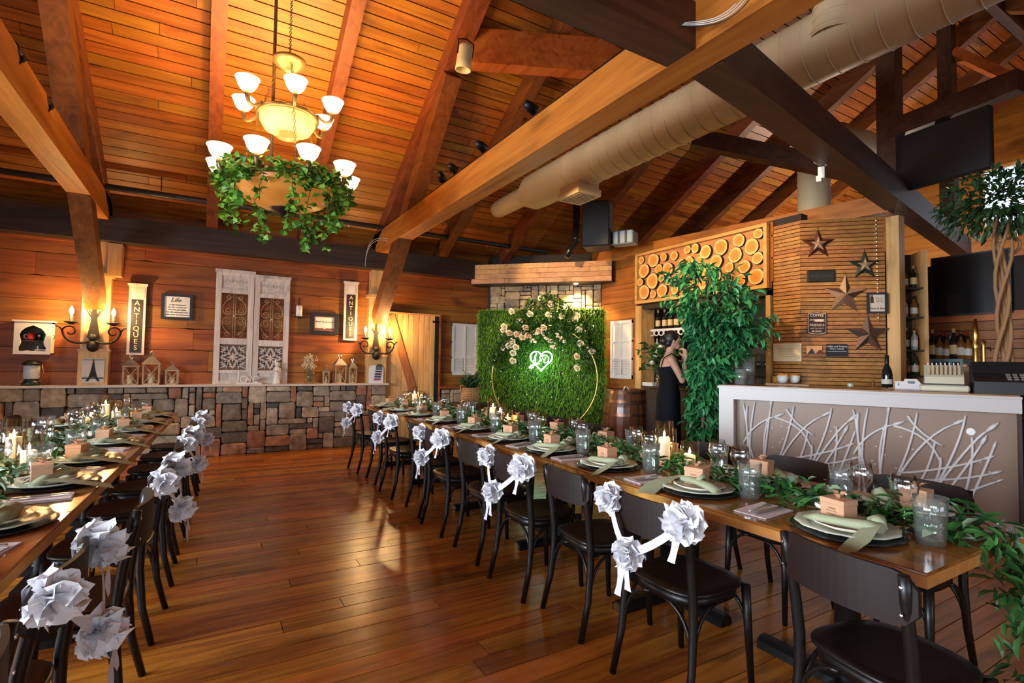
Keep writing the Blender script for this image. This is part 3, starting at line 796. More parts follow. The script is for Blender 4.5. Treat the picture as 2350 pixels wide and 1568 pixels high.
# Eiffel poster on the column foot, and the tower plaque
x0, x1, z0, z1 = brect((189, 822), (238, 879), 8.47); w_, h_ = x1-x0, z1-z0
t = thing('tower_poster', 'small vintage poster of a lattice tower on the column foot', 'poster', ((x0+x1)/2, 8.478, (z0+z1)/2))
MB().box(-w_/2, w_/2, -.008, 0, -h_/2, h_/2).build('sheet', mat('poster_paper', (.60, .55, .46), .7), t)
poly = [(-.075, 0), (-.045, .055), (-.028, .12), (-.014, .20), (-.006, .27), (0, .30), (.006, .27), (.014, .20), (.028, .12), (.045, .055), (.075, 0), (.05, 0), (.032, .035), (0, .05), (-.032, .035), (-.05, 0)]
mb = MB()
for i in range(5):
    a, b = poly[i], poly[i+1]; c, d = poly[10-i], poly[9-i]
    zlo = a[1]
    mb.add([(a[0], -.010, a[1]), (c[0], -.010, c[1]), (d[0], -.010, d[1]), (b[0], -.010, b[1])], [(0, 1, 2, 3)]) if i > 0 else mb.add([(a[0], -.010, 0), (a[0]+.028, -.010, 0), (b[0]+.03, -.010, b[1]), (b[0], -.010, b[1]), (-a[0]-.028, -.010, 0), (-a[0], -.010, 0), (-b[0], -.010, b[1]), (-b[0]-.03, -.010, b[1])], [(0, 1, 2, 3), (4, 5, 6, 7)])
mb.box(-w_/2+.005, w_/2-.005, -.0095, -.008, .035, .05)
o = mb.build('tower', ink, t, TRS((0, 0, -h_/2+.02)))
letter(t, 'LA TOUR DISTANTE', .024, ink, 0, -.010, h_/2-.022)
x0, x1, z0, z1 = brect((847, 843), (879, 884), 8.45); w_, h_ = x1-x0, z1-z0
t = thing('tower_plaque', 'small white plaque with a painted leaning tower on the ledge', 'plaque', ((x0+x1)/2, 8.47, 1.008))
mb = MB(); pr = [(-w_/2, 0), (w_/2, 0), (w_/2, h_*.85), (w_*.35, h_), (-w_*.35, h_), (-w_/2, h_*.85)]
mb.prism([(a, b) for a, b in pr], 0, .02, basis((0, 0, 0), (1, 0, 0), (0, 0, 1), (0, -1, 0))); mb.build('slab', mat('plaque_white', (.68, .70, .73), .4), t)
for i in range(5):
    MB().box(-.055, .055, -.025, -.018, .05+i*.042, .05+i*.042+.030, TRS((.02+.006*i, 0, 0), ry=-.0)).build('tier', mat('tier_%d' % i, [(.30, .05, .08), (.04, .06, .14), (.10, .02, .04), (.03, .04, .10), (.05, .07, .12)][i], .6), t)
MB().lathe([(.055, 0), (.05, .03), (.03, .055), (0, .065)], 10, TRS((.045, -.02, .255), s=(1, .1, 1))).build('dome', mat('dome_ink', (.03, .06, .07), .6), t)

# wall candle
p = bw(687, 712, 8.55)
t = thing('wall_candle', 'white pillar candle on a small iron wall bracket', 'candle holder', (p.x, 8.56, 2.04))
MB().lathe([(0, 0), (.045, 0), (.045, .17), (.012, .175), (0, .165)], 18).build('candle', mat('wax_white', (.80, .77, .70), .5, sss=.2), t, TRS((0, 0, .0)), True)
mb = MB(); mb.lathe([(0, -.012), (.07, -.01), (.075, .004), (0, 0)], 16); mb.tube([(0, .0, -.01), (0, .06, -.03), (0, .07, .25), (0, .05, .3)], .008, 6); mb.build('bracket', iron, t, smooth=True)

# shadow-box cabinet
x0, x1, z0, z1 = brect((32, 737), (114, 814), 8.44); w_, h_ = x1-x0, z1-z0
cab = thing('shadow_box', 'white shadow box cabinet with an ogee arched opening', 'cabinet', ((x0+x1)/2, 8.632, z0))
D_ = .17
mb = MB(); mb.box(-w_/2, -w_/2+.015, -D_, 0, 0, h_).box(w_/2-.015, w_/2, -D_, 0, 0, h_).box(-w_/2, w_/2, -D_, 0, 0, .015).box(-w_/2, w_/2, -D_, 0, h_-.015, h_)
mb.build('carcass', cream, cab)
MB().box(-w_/2+.01, w_/2-.01, -.012, 0, .01, h_-.01).build('back_panel', W['dark'], cab)
MB().box(-w_/2-.02, w_/2+.02, -D_-.02, 0, h_, h_+.018).build('cornice', cream, cab)
MB().box(-w_/2+.015, w_/2-.015, -D_+.04, -.01, h_*.40, h_*.40+.012).build('shelf', W['dark'], cab)
half = [(0, .90), (.10, .85), (.22, .80), (.32, .70), (.36, .60), (.33, .48), (.30, .38), (.33, .28), (.38, .20), (.36, .10), (.26, .10), (.12, .12), (0, .10)]
ring_ = [(a*w_, b*h_) for a, b in half]+[(-a*w_, b*h_) for a, b in reversed(half[1:-1])]
def outer_pt(pt):
    dx_, dz_ = pt[0], pt[1]-h_/2
    s_ = min((w_/2)/abs(dx_) if abs(dx_) > 1e-6 else 1e9, (h_/2)/abs(dz_) if abs(dz_) > 1e-6 else 1e9)
    return (dx_*s_, h_/2+dz_*s_)
full = []
for i in range(len(ring_)):
    a, b = ring_[i], ring_[(i+1) % len(ring_)]
    full += [a, ((a[0]+b[0])/2, (a[1]+b[1])/2)]
outer = [outer_pt(p_) for p_ in full]
for cx_, cz_ in ((-w_/2, 0), (w_/2, 0), (-w_/2, h_), (w_/2, h_)):
    j = min(range(len(outer)), key=lambda i_: (outer[i_][0]-cx_)**2+(outer[i_][1]-cz_)**2); outer[j] = (cx_, cz_)
n_ = len(full); vs = []
for yv in (-D_-.004, -D_+.012):
    vs += [(a, yv, b) for a, b in full]+[(a, yv, b) for a, b in outer]
fs = []
for i in range(n_):
    j = (i+1) % n_
    fs += [(i, j, n_+j, n_+i), (2*n_+i, 3*n_+i, 3*n_+j, 2*n_+j), (i, 2*n_+i, 2*n_+j, j)]
MB().add(vs, fs).build('front_panel', white, cab)
bx = (x0+x1)/2
def mug(loc, r, h, col, label, hn=-1):
    t = thing('mug', label, 'mug', loc)
    m = mat('mug_glaze', col, .2)
    MB().lathe([(0, 0), (r*.85, 0), (r, h*.3), (r*.95, h), (r*.82, h), (r*.82, h*.1), (0, h*.1)], 16).build('body', m, t, smooth=True)
    MB().tube([(hn*r*.9, 0, h*.8), (hn*r*1.5, 0, h*.75), (hn*r*1.55, 0, h*.4), (hn*r*.95, 0, h*.2)], r*.13, 6).build('handle', white if col[0] > .2 else m, t, smooth=True)
zs_ = z0+h_*.40+.012
mug((bx-.03, 8.55, zs_), .045, .09, (.35, .02, .01), 'red mug on the shelf of the shadow box')
mug((bx+.12, 8.55, zs_), .045, .09, (.01, .16, .05), 'green mug on the shelf of the shadow box', 1)
t = thing('figurine', 'tiny dark figurine between the mugs in the shadow box', 'figurine', (bx+.045, 8.55, zs_))
MB().lathe([(0, 0), (.022, 0), (.016, .05), (.02, .08), (.01, .1), (0, .1)], 10).build('body', W['dark'], t, smooth=True)
MB().ball((0, -.012, .06), .016, 8, 5).build('head', white, t, smooth=True)
t = thing('model_ship', 'dark model ship with white upper works in the shadow box', 'model ship', (bx+.06, 8.54, z0+.018))
MB().prism([(-.09, .03), (-.075, 0), (.085, 0), (.10, .035)], -.02, .02, basis((0, 0, 0), (1, 0, 0), (0, 0, 1), (0, -1, 0))).build('hull', black, t)
MB().box(-.05, .07, -.012, .012, .033, .045).box(-.03, -.015, -.01, .01, .045, .085).build('deckhouse', white, t)

# iron sconces with two lamps
bulb_m = mat('lamp_glow', (1, .8, .5), .4, emit=(1.0, .66, .28), estr=38)
def sconce(label, px, py, scale):
    c = bw(px, py, 8.42)
    t = thing('wall_sconce', label, 'wall light', (c.x, 8.50, c.z), 0); s = scale
    mb = MB(); mb.prism([(-.062*s, -.12*s), (.062*s, -.12*s), (.034*s, .06*s), (.013*s, .30*s), (-.013*s, .30*s), (-.034*s, .06*s)], 0, .02, basis((0, 0, 0), (1, 0, 0), (0, 0, 1), (0, -1, 0)))
    mb.build('back_plate', iron, t)
    mb = MB(); mb.ball((0, -.02, .34*s), (.035*s, .03*s, .045*s), 10, 6); mb.lathe([(.075*s, 0), (.055*s, .012*s), (.03*s, .05*s), (0, .055*s)], 12, TRS((0, -.02, .31*s))); mb.build('finial', iron, t, smooth=True)
    mb = MB(); mb.ball((0, -.04, -.22*s), (.06*s, .05*s, .07*s), 12, 7); mb.ball((0, -.04, -.12*s), (.045*s, .035*s, .05*s), 10, 6); mb.build('boss', iron, t, smooth=True)
    for q in range(2):
        mb = MB(); mb.tube(bez((-.02*s+.04*s*q, -.02, .12*s), (-.05*s+.10*s*q, -.02, .16*s), (-.06*s+.12*s*q, -.02, .2*s), (-.09*s+.18*s*q, -.02, .24*s), 5), [.008*s, .008*s, .007*s, .006*s, .005*s, .003*s], 5); mb.build('leaf_spike', iron, t)
    for sx in (-1, 1):
        arm = MB()
        arm.tube(bez((0, -.03, -.14*s), (sx*.10*s, -.12, -.22*s), (sx*.24*s, -.12, -.20*s), (sx*.27*s, -.11, -.06*s), 10), .013*s, 7)
        arm.tube([(sx*(.20*s+.075*s*math.cos(a_)*(1-.06*k_)), -.115, -.055*s+.075*s*math.sin(a_)*(1-.06*k_)) for k_, a_ in enumerate([i*.5 for i in range(13)])], .010*s, 6)
        arm.tube(bez((sx*.27*s, -.11, -.06*s), (sx*.29*s, -.11, 0), (sx*.31*s, -.11, .01*s), (sx*.33*s, -.11, .0), 6), .009*s, 6)
        arm_o = arm.build('arm', iron, t, smooth=True)
        cx = sx*.195*s
        MB().lathe([(0, .03*s), (.02*s, .03*s), (.075*s, .058*s), (.07*s, .062*s), (.02*s, .045*s), (.018*s, .062*s), (0, .062*s)], 14, TRS((cx, -.115, 0))).build('drip_pan', iron, arm_o, smooth=True)
        MB().lathe([(.020*s, .055*s), (.020*s, .14*s), (0, .14*s)], 10, TRS((cx, -.115, 0))).build('candle_tube', iron, arm_o, smooth=True)
        MB().lathe([(.008*s, .14*s), (.02*s, .165*s), (.022*s, .185*s), (.012*s, .22*s), (0, .245*s)], 12, TRS((cx, -.115, 0))).build('bulb', bulb_m, arm_o, smooth=True)
        point('sconce_lamp', (c.x+cx, 8.50-.19, c.z+.19*s), 21, WARM, .03)
    return t
sconce('black iron two-lamp sconce on the column beside the shadow box', 213, 752, 1.08)
sconce('black iron two-lamp sconce on the column beside the barn door', 865, 785, 1.02)

# ------------------------------------------------------------------ things standing on the stone ledge
def lantern(label, pxl, pxr, ytop, group=None, depth=8.50):
    a, b = bw(pxl, 886, depth-.05), bw(pxr, 886, depth-.05); tp = bw((pxl+pxr)/2, ytop, depth)
    w_ = (b.x-a.x)*.92; H_ = tp.z-1.008; hb = H_*.62
    t = thing('candle_lantern', label, 'lantern', ((a.x+b.x)/2, depth+.02, 1.008), RND.uniform(-.15, .15))
    lm = W['lant']; hw = w_/2
    for sx in (-1, 1):
        for sy in (-1, 1): MB().cbox((sx*(hw-.009), sy*(hw*.72-.009), hb/2), (.018, .018, hb)).build('corner_post', lm, t)
    MB().cbox((0, 0, .009), (w_, w_*.72, .018)).build('base', lm, t)
    MB().cbox((0, 0, hb), (w_+.015, w_*.72+.015, .016)).build('top_frame', lm, t)
    for sy in (-1, 1):
        mb = MB(); yv = sy*(hw*.72-.006)
        mb.bar((-hw+.015, yv, .02), (hw-.015, yv, hb-.01), .008, .008); mb.bar((hw-.015, yv, .02), (-hw+.015, yv, hb-.01), .008, .008); mb.build('cross_bracing', lm, t)
    rm = mat('lantern_roof', (.20, .17, .16), .45, .5)
    mb = MB(); e = hw*1.08; f = hw*.78; zt = hb+H_*.22
    mb.add([(-e, -f, hb+.008), (e, -f, hb+.008), (e, f, hb+.008), (-e, f, hb+.008), (-hw*.28, -hw*.2, zt), (hw*.28, -hw*.2, zt), (hw*.28, hw*.2, zt), (-hw*.28, hw*.2, zt)], [(0, 1, 5, 4), (1, 2, 6, 5), (2, 3, 7, 6), (3, 0, 4, 7), (4, 5, 6, 7), (3, 2, 1, 0)])
    rf_o = mb.build('roof', rm, t)
    MB().lathe([(hw*.22, zt), (hw*.18, zt+H_*.06), (hw*.30, zt+H_*.065), (0, zt+H_*.09)], 10).build('chimney_cap', steel, rf_o)
    mb = MB(); mb.tube([(-hw*.2, 0, zt+H_*.07), (-hw*.22, 0, zt+H_*.13), (0, 0, zt+H_*.155), (hw*.22, 0, zt+H_*.13), (hw*.2, 0, zt+H_*.07)], .004, 5); mb.build('handle', steel, rf_o)
    cm_ = mat('ivory_wax', (.62, .55, .36), .5, sss=.15)
    MB().lathe([(0, 0), (hw*.42, 0), (hw*.42, hb*.45), (0, hb*.45)], 14, TRS((0, 0, .018))).build('candle', cm_, t, smooth=False)
for lab, a, b, y_ in (('mid-sized wooden lantern with metal roof below the ANTIQUES sign', 276, 317, 815), ('tallest wooden lantern in the trio by the Life quote', 323, 367, 806), ('smallest wooden lantern in the trio by the Life quote', 377, 410, 831),
                      ('smallest pale lantern in the trio by the flower jar', 741, 758, 838), ('tallest pale lantern in the trio by the flower jar', 766, 795, 813), ('mid-sized pale lantern beside the leaning tower plaque', 800, 820, 823)):
    lantern(lab, a, b, y_)
p = bw(70, 888, 8.5)
t = thing('camping_lantern', 'dark camping lantern with a frosted globe on the ledge', 'lantern', (p.x, 8.52, 1.008))
MB().lathe([(0, 0), (.095, 0), (.085, .05), (.06, .07), (.07, .085), (0, .085)], 18).build('base', mat('lantern_green', (.008, .02, .02), .35), t, smooth=True)
MB().lathe([(.075, .085), (.08, .10), (.08, .24), (.075, .25)], 18).build('globe', mat('frosted_globe', (.52, .55, .58), .5), t, smooth=True)
MB().lathe([(.085, .25), (.10, .262), (.085, .28), (.06, .305), (0, .315)], 18).build('lid', black, t, smooth=True)
mb = MB(); mb.tube([(-.09, 0, .27), (-.12, -.03, .15), (-.10, -.05, .05), (.10, -.05, .05), (.12, -.03, .15), (.09, 0, .27)], .004, 5); mb.build('handle', steel, t)
# love word
p, q = bw(541, 884, 8.45), bw(600, 884, 8.45)
t = thing('love_sign', 'white freestanding word love on a small plinth', 'sign', ((p.x+q.x)/2, 8.46, 1.008))
L_ = q.x-p.x
MB().cbox((0, 0, .012), (L_, .07, .024)).build('plinth', white, t)
lv = MB(); R2 = L_*.105; th_ = .012
lv.tube([(-L_*.40, 0, .024), (-L_*.40, 0, .024+L_*.50)], th_, 8)
for cx_ in (-L_*.20,): lv.tube([(cx_+R2*1.25*math.cos(a_), 0, .024+R2*1.3+R2*1.25*math.sin(a_)) for a_ in [i*2*PI/18 for i in range(18)]], th_, 8, closed=True)
lv.tube([(-L_*.07, 0, .024+R2*2.5), (L_*.02, 0, .036), (L_*.11, 0, .024+R2*2.5)], th_, 8)
lv.tube([(L_*.17, 0, .024+R2*1.4), (L_*.40, 0, .024+R2*1.5)]+[(L_*.285+R2*1.15*math.cos(a_), 0, .024+R2*1.3+R2*1.15*math.sin(a_)) for a_ in [.15+i*.4 for i in range(14)]], th_, 8)
lv.build('letters', white, t, smooth=True)
# figurine
p = bw(634, 884, 8.47)
t = thing('angel_figurine', 'slim white angel figurine in front of the carved door', 'figurine', (p.x, 8.47, 1.008))
MB().lathe([(0, 0), (.055, 0), (.05, .02), (.035, .1), (.028, .17), (.04, .22), (.03, .25), (.015, .265), (0, .265)], 16).build('robe', white, t, smooth=True)
MB().ball((0, -.005, .295), (.026, .028, .034), 12, 8).build('head', white, t, smooth=True)
mb = MB(); mb.tube([(-.035, -.01, .235), (-.05, -.03, .19), (-.01, -.055, .20)], [.012, .011, .008], 7); mb.tube([(.035, -.01, .235), (.05, -.03, .19), (.01, -.055, .20)], [.012, .011, .008], 7); mb.build('arms', white, t, smooth=True)
mb = MB(); mb.tube([(-.012, .01, .30), (-.02, .02, .36), (0, .015, .385)], [.012, .014, .003], 6); mb.build('wing', white, t, smooth=True)
# jar of baby's breath
p = bw(711, 884, 8.49)
gl_clear = glass('clear_glass', (.96, .98, .97), 1.0)
t = thing('flower_jar', 'clear square jar on the ledge below the wall candle', 'vase', (p.x, 8.50, 1.008))
MB().lathe([(0, .004), (.085, .004), (.085, .20), (.088, .20), (.088, 0), (0, 0)], 20).build('jar', gl_clear, t, smooth=True)
f_ = thing('babys_breath', 'bunch of dried white flowers in the square jar', 'flowers', (p.x, 8.50, 1.05))
r_ = random.Random(4); mb = MB(); bl = MB()
for i in range(70):
    a_, rr = r_.uniform(0, 2*PI), r_.uniform(0, .13)
    tip = Vector((math.cos(a_)*rr-.01, math.sin(a_)*rr*.7, .20+r_.uniform(.02, .20)-rr*.35))
    mb.tube([(r_.uniform(-.03, .03), r_.uniform(-.03, .03), 0), tip*.6, tip], .0016, 3, False)
    for _ in range(6): bl.ball(tip+Vector((r_.gauss(0, .018), r_.gauss(0, .018), r_.gauss(0, .018))), r_.uniform(.005, .010), 5, 3)
mb.build('stems', mat('dry_stem', (.22, .20, .10), .7), f_); bl.build('blossoms', mat('dry_blossom', (.66, .56, .42), .7), f_)
# pipe and conduit along the wall head
t = thing('sprinkler_pipe', 'grey steel pipe running along the head of the plank wall', 'pipe', (0, 8.0, 3.49))
MB().tube([(XL, 0, 0), (5.4, 0, -.02)], .038, 10).build('pipe', mat('pipe_grey', (.05, .055, .06), .4, .6), t, smooth=True)
for xx in (-2.8, -.6, 1.55, 3.1, 4.6):
    MB().tube([(xx, 0, .04), (xx, 0, .30)], .006, 5).build('hanger_rod', blackm, t)
for xx in (1.78, 2.85, 4.15): MB().lathe([(0, 0), (.012, 0), (.016, .03), (0, .05)], 8, TRS((xx, 0, -.085))).build('sprinkler_head', mat('sprinkler_red', (.45, .05, .02), .4) if xx > 4 else steel, t)
# ------------------------------------------------------------------ corner: mantel, grass wall, hoop, neon
def chim(x, y, off): return onP(x, y, CA+CN*off, CN)
def cl(u, z, off): return CA + CU*u + CN*off + Vector((0, 0, z))      # point in chimney coordinates
MC = lambda u, z, off: basis(cl(u, z, off), CU, -CN, (0, 0, 1))
mt = thing('mantel_beam', 'wide pine mantel built of stacked boards above the stone chimney', 'mantel', M=MC(1.0, 2.78, 0))
pc = wood('mantel_pine', [(.50, .26, .10), (.64, .37, .16), (.74, .48, .24)], 'Z', .45, .16, .012, 0.9, .15, world=False, knots=.6)
pm = MB().cbev((1, 1, 1), .04).mesh('mantel_board', wood('mantel_board_pine', [(.40, .17, .05), (.54, .26, .085), (.64, .35, .14)], 'X', .45, .16, .012, .9, .15, knots=.6))
MB().box(-1.24, 1.24, -.38, 0, .02, .34).build('core', gapm, mt)
for k in range(4):
    cuts = [-1.25, RND.uniform(-.5, .5), 1.25] if k % 2 else [-1.25, RND.uniform(-.9, -.2), RND.uniform(.2, .9), 1.25]
    for a, b in zip(cuts, cuts[1:]):
        inst('mantel_board', pm, mt, TRS(((a+b)/2, -.39, .005+.0875*(k+.5)), s=(b-a-.003, .04, .084)))
MB().box(-1.26, 1.26, -.41, 0, 0, .012).build('soffit', W['dark'], mt)
MB().lathe([(0, 0), (.035, 0), (.035, -.004), (.042, -.006), (.042, 0)], 14, TRS((.62, -.22, -.001))).build('downlight', mat('downlight_glow', (1, .9, .7), .4, emit=(1, .8, .5), estr=25), mt)
dl = cl(1.62, 2.765, .24)
spot('mantel_downlight', dl, dl+Vector((-.02, -.02, -1)), 105, 120, WARM2, .03)

GU0, GU1, GOFF = -.10, 2.12, .34
gp = thing('grass_backdrop', 'square backdrop panel of bright green artificial grass in the corner', 'backdrop', M=MC((GU0+GU1)/2, 0, GOFF))
gw = GU1-GU0; GH = 2.30
MB().box(-gw/2, gw/2, 0, .06, .05, GH).build('panel', mat('grass_base', (.012, .045, .006), .9), gp)
r_ = random.Random(2); mb = MB()
for i in range(15000):
    edge = r_.random()
    x_, z_ = r_.uniform(-gw/2, gw/2), r_.uniform(.05, GH)
    y_ = 0.0; out = Vector((0, -1, 0))
    if edge < .07: x_ = r_.choice((-gw/2, gw/2)); y_ = r_.uniform(0, .05); out = Vector((1 if x_ > 0 else -1, -.5, 0))
    elif edge < .10: z_ = GH; y_ = r_.uniform(0, .05); out = Vector((0, -.5, 1))
    p = Vector((x_, y_, z_)); L = r_.uniform(.05, .095)
    d = (out + Vector((r_.gauss(0, .35), 0, r_.gauss(-.25, .5)))).normalized()
    tip = p + d*L + Vector((r_.gauss(0, .01), 0, -.030*r_.random()-.012)); mid = p + d*L*.55
    sd = Vector((r_.gauss(0, 1), .2, r_.gauss(0, .6))).normalized()*.0048
    b = len(mb.v); mb.v += [tuple(p-sd), tuple(p+sd), tuple(mid+sd*.9), tuple(mid-sd*.9), tuple(tip)]
    mb.f += [(b, b+1, b+2, b+3), (b+3, b+2, b+4)]; mb.m += [0, 0]
tag(mb.build('grass_blades', leafmat('grass', (.07, .24, .014), (.27, .52, .045), .5), gp), kind='stuff')
# fairy light curtain
fl = thing('fairy_lights', 'strands of tiny fairy lights hanging over the grass backdrop', 'string lights', M=MC((GU0+GU1)/2, 0, GOFF+.09))
fe = mat('fairy_glow', (1, 1, 1), .4, emit=(1, .95, .85), estr=5)
for s_ in range(8):
    x_ = -gw*.40 + s_*gw*.1+r_.uniform(-.03, .03); mb = MB(); mb.tube([(x_, 0, 2.2), (x_+.01, 0, 1.2), (x_, 0, .35)], .0008, 3, False); mb.build('wire', mat('wire_green', (.02, .06, .01), .6), fl)
    mb = MB()
    for k in range(5): mb.ball((x_+r_.uniform(-.01, .01), -.004, .4+k*.36+r_.uniform(-.15, .15)), .0042, 5, 3)
    mb.build('bulbs', fe, fl)
# gold hoop
HC = chim(1247, 869, .62); HR = .905
hp = thing('gold_hoop', 'large slim gold metal hoop standing before the grass backdrop', 'hoop', M=basis(HC, CU, -CN, (0, 0, 1)))
goldm = mat('gold_metal', (.80, .52, .14), .28, 1.0)
MB().tube([(HR*math.cos(a), 0, HR*math.sin(a)) for a in [i*2*PI/72 for i in range(72)]], .014, 8, closed=True).build('ring', goldm, hp, smooth=True)
mb = MB(); mb.box(-.30, .30, -.15, .15, -HC.z, -HC.z+.02); mb.tube([(-.2, 0, -HC.z+.02), (-.2, 0, -HR*.97)], .012, 6); mb.tube([(.2, 0, -HC.z+.02), (.2, 0, -HR*.97)], .012, 6); mb.build('stand', goldm, hp)
# floral swag on the hoop and panel top
def leaf_pts(L, wd, fold=.25):
    return ([(0, 0, 0), (L*.3, wd*.42, wd*fold), (L*.65, wd*.38, wd*fold*.9), (L, 0, -.12*L), (L*.65, -wd*.38, wd*fold*.9), (L*.3, -wd*.42, wd*fold), (L*.3, 0, 0), (L*.65, 0, -.03*L)],
            [(0, 6, 1), (1, 6, 7, 2), (2, 7, 3), (0, 5, 6), (5, 4, 7, 6), (4, 3, 7)])
def leaf_mesh(name, L, wd, m): 
    v, f = leaf_pts(L, wd); return MB().add(v, f).mesh(name, m, True)
def rnd_M(p, r, dirv=None, s=1.0, spread=1.0):
    d = Vector((r.gauss(0, 1), r.gauss(0, 1), r.gauss(0, 1)))*spread + (Vector(dirv) if dirv else Vector((0, 0, 0)))
    d.normalize(); x, y, z = frame(d, (r.gauss(0, .4), r.gauss(0, .4), 1))
    # leaf long axis = d, normal = y
    return basis(p, d, x, y) @ Matrix.Diagonal((s, s, s, 1))
olive = leafmat('swag_leaf', (.015, .065, .012), (.07, .17, .03), .4)
ROSEP = [(800,120),(965,220),(600,405),(420,530),(935,415),(1165,450),(1440,430),(1425,515),(1160,665),(1480,685),(1510,930),(1715,1085),(1455,1165),(1455,1370),(515,655),(360,770),(470,820),(560,800),(850,650),(770,705),(130,700),(140,630),(230,745),(290,890),(210,980),(345,1000),(295,1100),(295,1240),(280,355)]
def rose_mesh(name, r0, m, seed, n=15):
    r = random.Random(seed); mb = MB()
    for k in range(n):
        t = k/(n-1); a = k*2.4+r.uniform(-.2, .2); tilt = .15+1.15*t; R_ = r0*(.30+.70*t); wd = r0*(.45+.35*t)
        rows = []
        for i in range(4):
            u = i/3
            for j in range(5):
                w_ = (j/4-.5)*2
                aa = a + w_*(1.25-.45*t)*(.7+.3*u)
                rad = R_*(.25+.75*u**.7*(.55+.45*t)) * (1+.05*r.uniform(-1, 1))
                z = r0*(.95-.55*t)*u + r0*.08*(1-w_*w_)*u - (r0*.18*t if u > .9 else 0)
                rows.append((rad*math.cos(aa), rad*math.sin(aa), z))
        fs = [(i*5+j, i*5+j+1, i*5+j+6, i*5+j+5) for i in range(3) for j in range(4)]
        mb.add(rows, fs)
    mb.ball((0, 0, r0*.55), (r0*.22, r0*.22, r0*.4), 8, 5)
    return mb.mesh(name, m, True)
rose_w = mat('rose_cream', (.90, .82, .62), .6, sss=.1)
rose_p = mat('rose_peach', (.88, .68, .46), .6, sss=.1)
sw = thing('floral_swag', 'swag of green foliage with cream and peach roses over hoop and backdrop', 'flower swag', M=basis(HC, CU, -CN, (0, 0, 1)))
inv = sw.matrix_basis.inverted()
rmA = [rose_mesh('rose', .064, rose_w, 1), rose_mesh('rose', .064, rose_p, 2)]
for i, (cx_, cy_) in enumerate(ROSEP):
    px, py = 1140+cx_/7.84, 670+cy_/7.84
    off = .70 if 12 <= i else .62
    p = inv @ chim(px, py, off)
    d = Vector((r_.gauss(0, .3), -1, r_.gauss(.1, .3))).normalized(); x, y, z = frame(d)
    inst('rose', rmA[1 if (14 <= i <= 19 or r_.random() < .25) else 0], sw, basis(p, x, y, z) @ Matrix.Diagonal((1, 1, 1, 1)))
# blossom sprays
mb = MB(); spr = [(700, 745), (830, 760), (900, 830), (960, 880), (1000, 960), (1030, 1010), (1100, 770), (1160, 830), (1220, 900), (620, 860), (440, 740), (130, 1030), (190, 930), (690, 900)]
for (cx_, cy_) in spr:
    for q in range(9):
        p = inv @ chim(1140+(cx_+r_.gauss(0, 22))/7.84, 670+(cy_+r_.gauss(0, 22))/7.84, .68)
        mb.ball(p, r_.uniform(.010, .018), 6, 4)
mb.build('blossoms', mat('blush_blossom', (.80, .62, .52), .6), sw)
lm_ = [leaf_mesh('swag_leaf', .085, .045, olive), leaf_mesh('swag_leaf', .10, .03, olive)]
stuff = MB(); lv_, lf_ = leaf_pts(.085, .042); nl = 0
arc = []
for i in range(2100):
    u = r_.random()
    px = 1150 + 215*u; top = 800-118*math.sin(PI*min(1, u*1.05))**.75; py = top + r_.random()**1.4*(95 if u < .55 else 60) + r_.gauss(0, 6)
    if u > .85: py = r_.uniform(740, 850) if r_.random() < .4 else py
    p = inv @ chim(px, py, r_.uniform(.42, .70))
    if i % 3 == 0:      # foliage bound round the upper left of the hoop
        a = r_.uniform(.33*PI, .93*PI); p = Vector(((HR+r_.gauss(0, .055))*math.cos(a), r_.uniform(-.08, .05), (HR+r_.gauss(0, .055))*math.sin(a)))
    M = rnd_M(p, r_, (0, -.9, .2), r_.uniform(.7, 1.3))
    if nl < 260 and i % 4 == 0: inst('leaf', lm_[i % 2], sw, M); nl += 1
    else: stuff.add(lv_, lf_, M)
tag(stuff.build('foliage', olive, sw), kind='stuff')
# neon heart with arrow
neon = mat('neon_tube', (1, 1, 1), .4, emit=(.55, 1.0, .72), estr=7)
NC = chim(1242, 826, .60)
nt = thing('neon_sign', 'glowing white neon heart sign with script and an arrow', 'neon sign', M=basis(NC, CU, -CN, (0, 0, 1)))
hs_ = .0118
heart = [(16*math.sin(t)**3*hs_, 0, (13*math.cos(t)-5*math.cos(2*t)-2*math.cos(3*t)-math.cos(4*t))*hs_) for t in [i*2*PI/40 for i in range(40)]]
MB().tube(heart, .0105, 8, closed=True).build('heart', neon, nt, smooth=True)
def neon_line(nm, pts): MB().tube(pts, .0065, 6).build(nm, neon, nt, smooth=True)
neon_line('script', [(-.13, -.01, -.03), (-.10, -.01, .08), (-.085, -.01, .11), (-.095, -.01, .03), (-.10, -.01, -.05), (-.06, -.01, -.06), (-.02, -.01, -.01)])
neon_line('script', [(-.03, -.01, .06), (.0, -.01, -.03), (.03, -.01, .05), (.05, -.01, -.02), (.08, -.01, .05)])
neon_line('script', [(.02, -.01, .07), (.08, -.01, .085), (.13, -.01, .04), (.12, -.01, -.03), (.06, -.01, -.055), (.04, -.01, -.02)])
point('neon_glow', NC+CN*.03, 5.0, (.5, 1.0, .66), .10)
neon_line('arrow', [(-.21, -.02, -.14), (-.12, -.02, -.10), (-.02, -.02, -.06)])
neon_line('arrow_flight', [(-.17, -.02, -.09), (-.21, -.02, -.14), (-.15, -.02, -.15)])
neon_line('arrow_flight', [(-.14, -.02, -.075), (-.18, -.02, -.125), (-.12, -.02, -.135)])

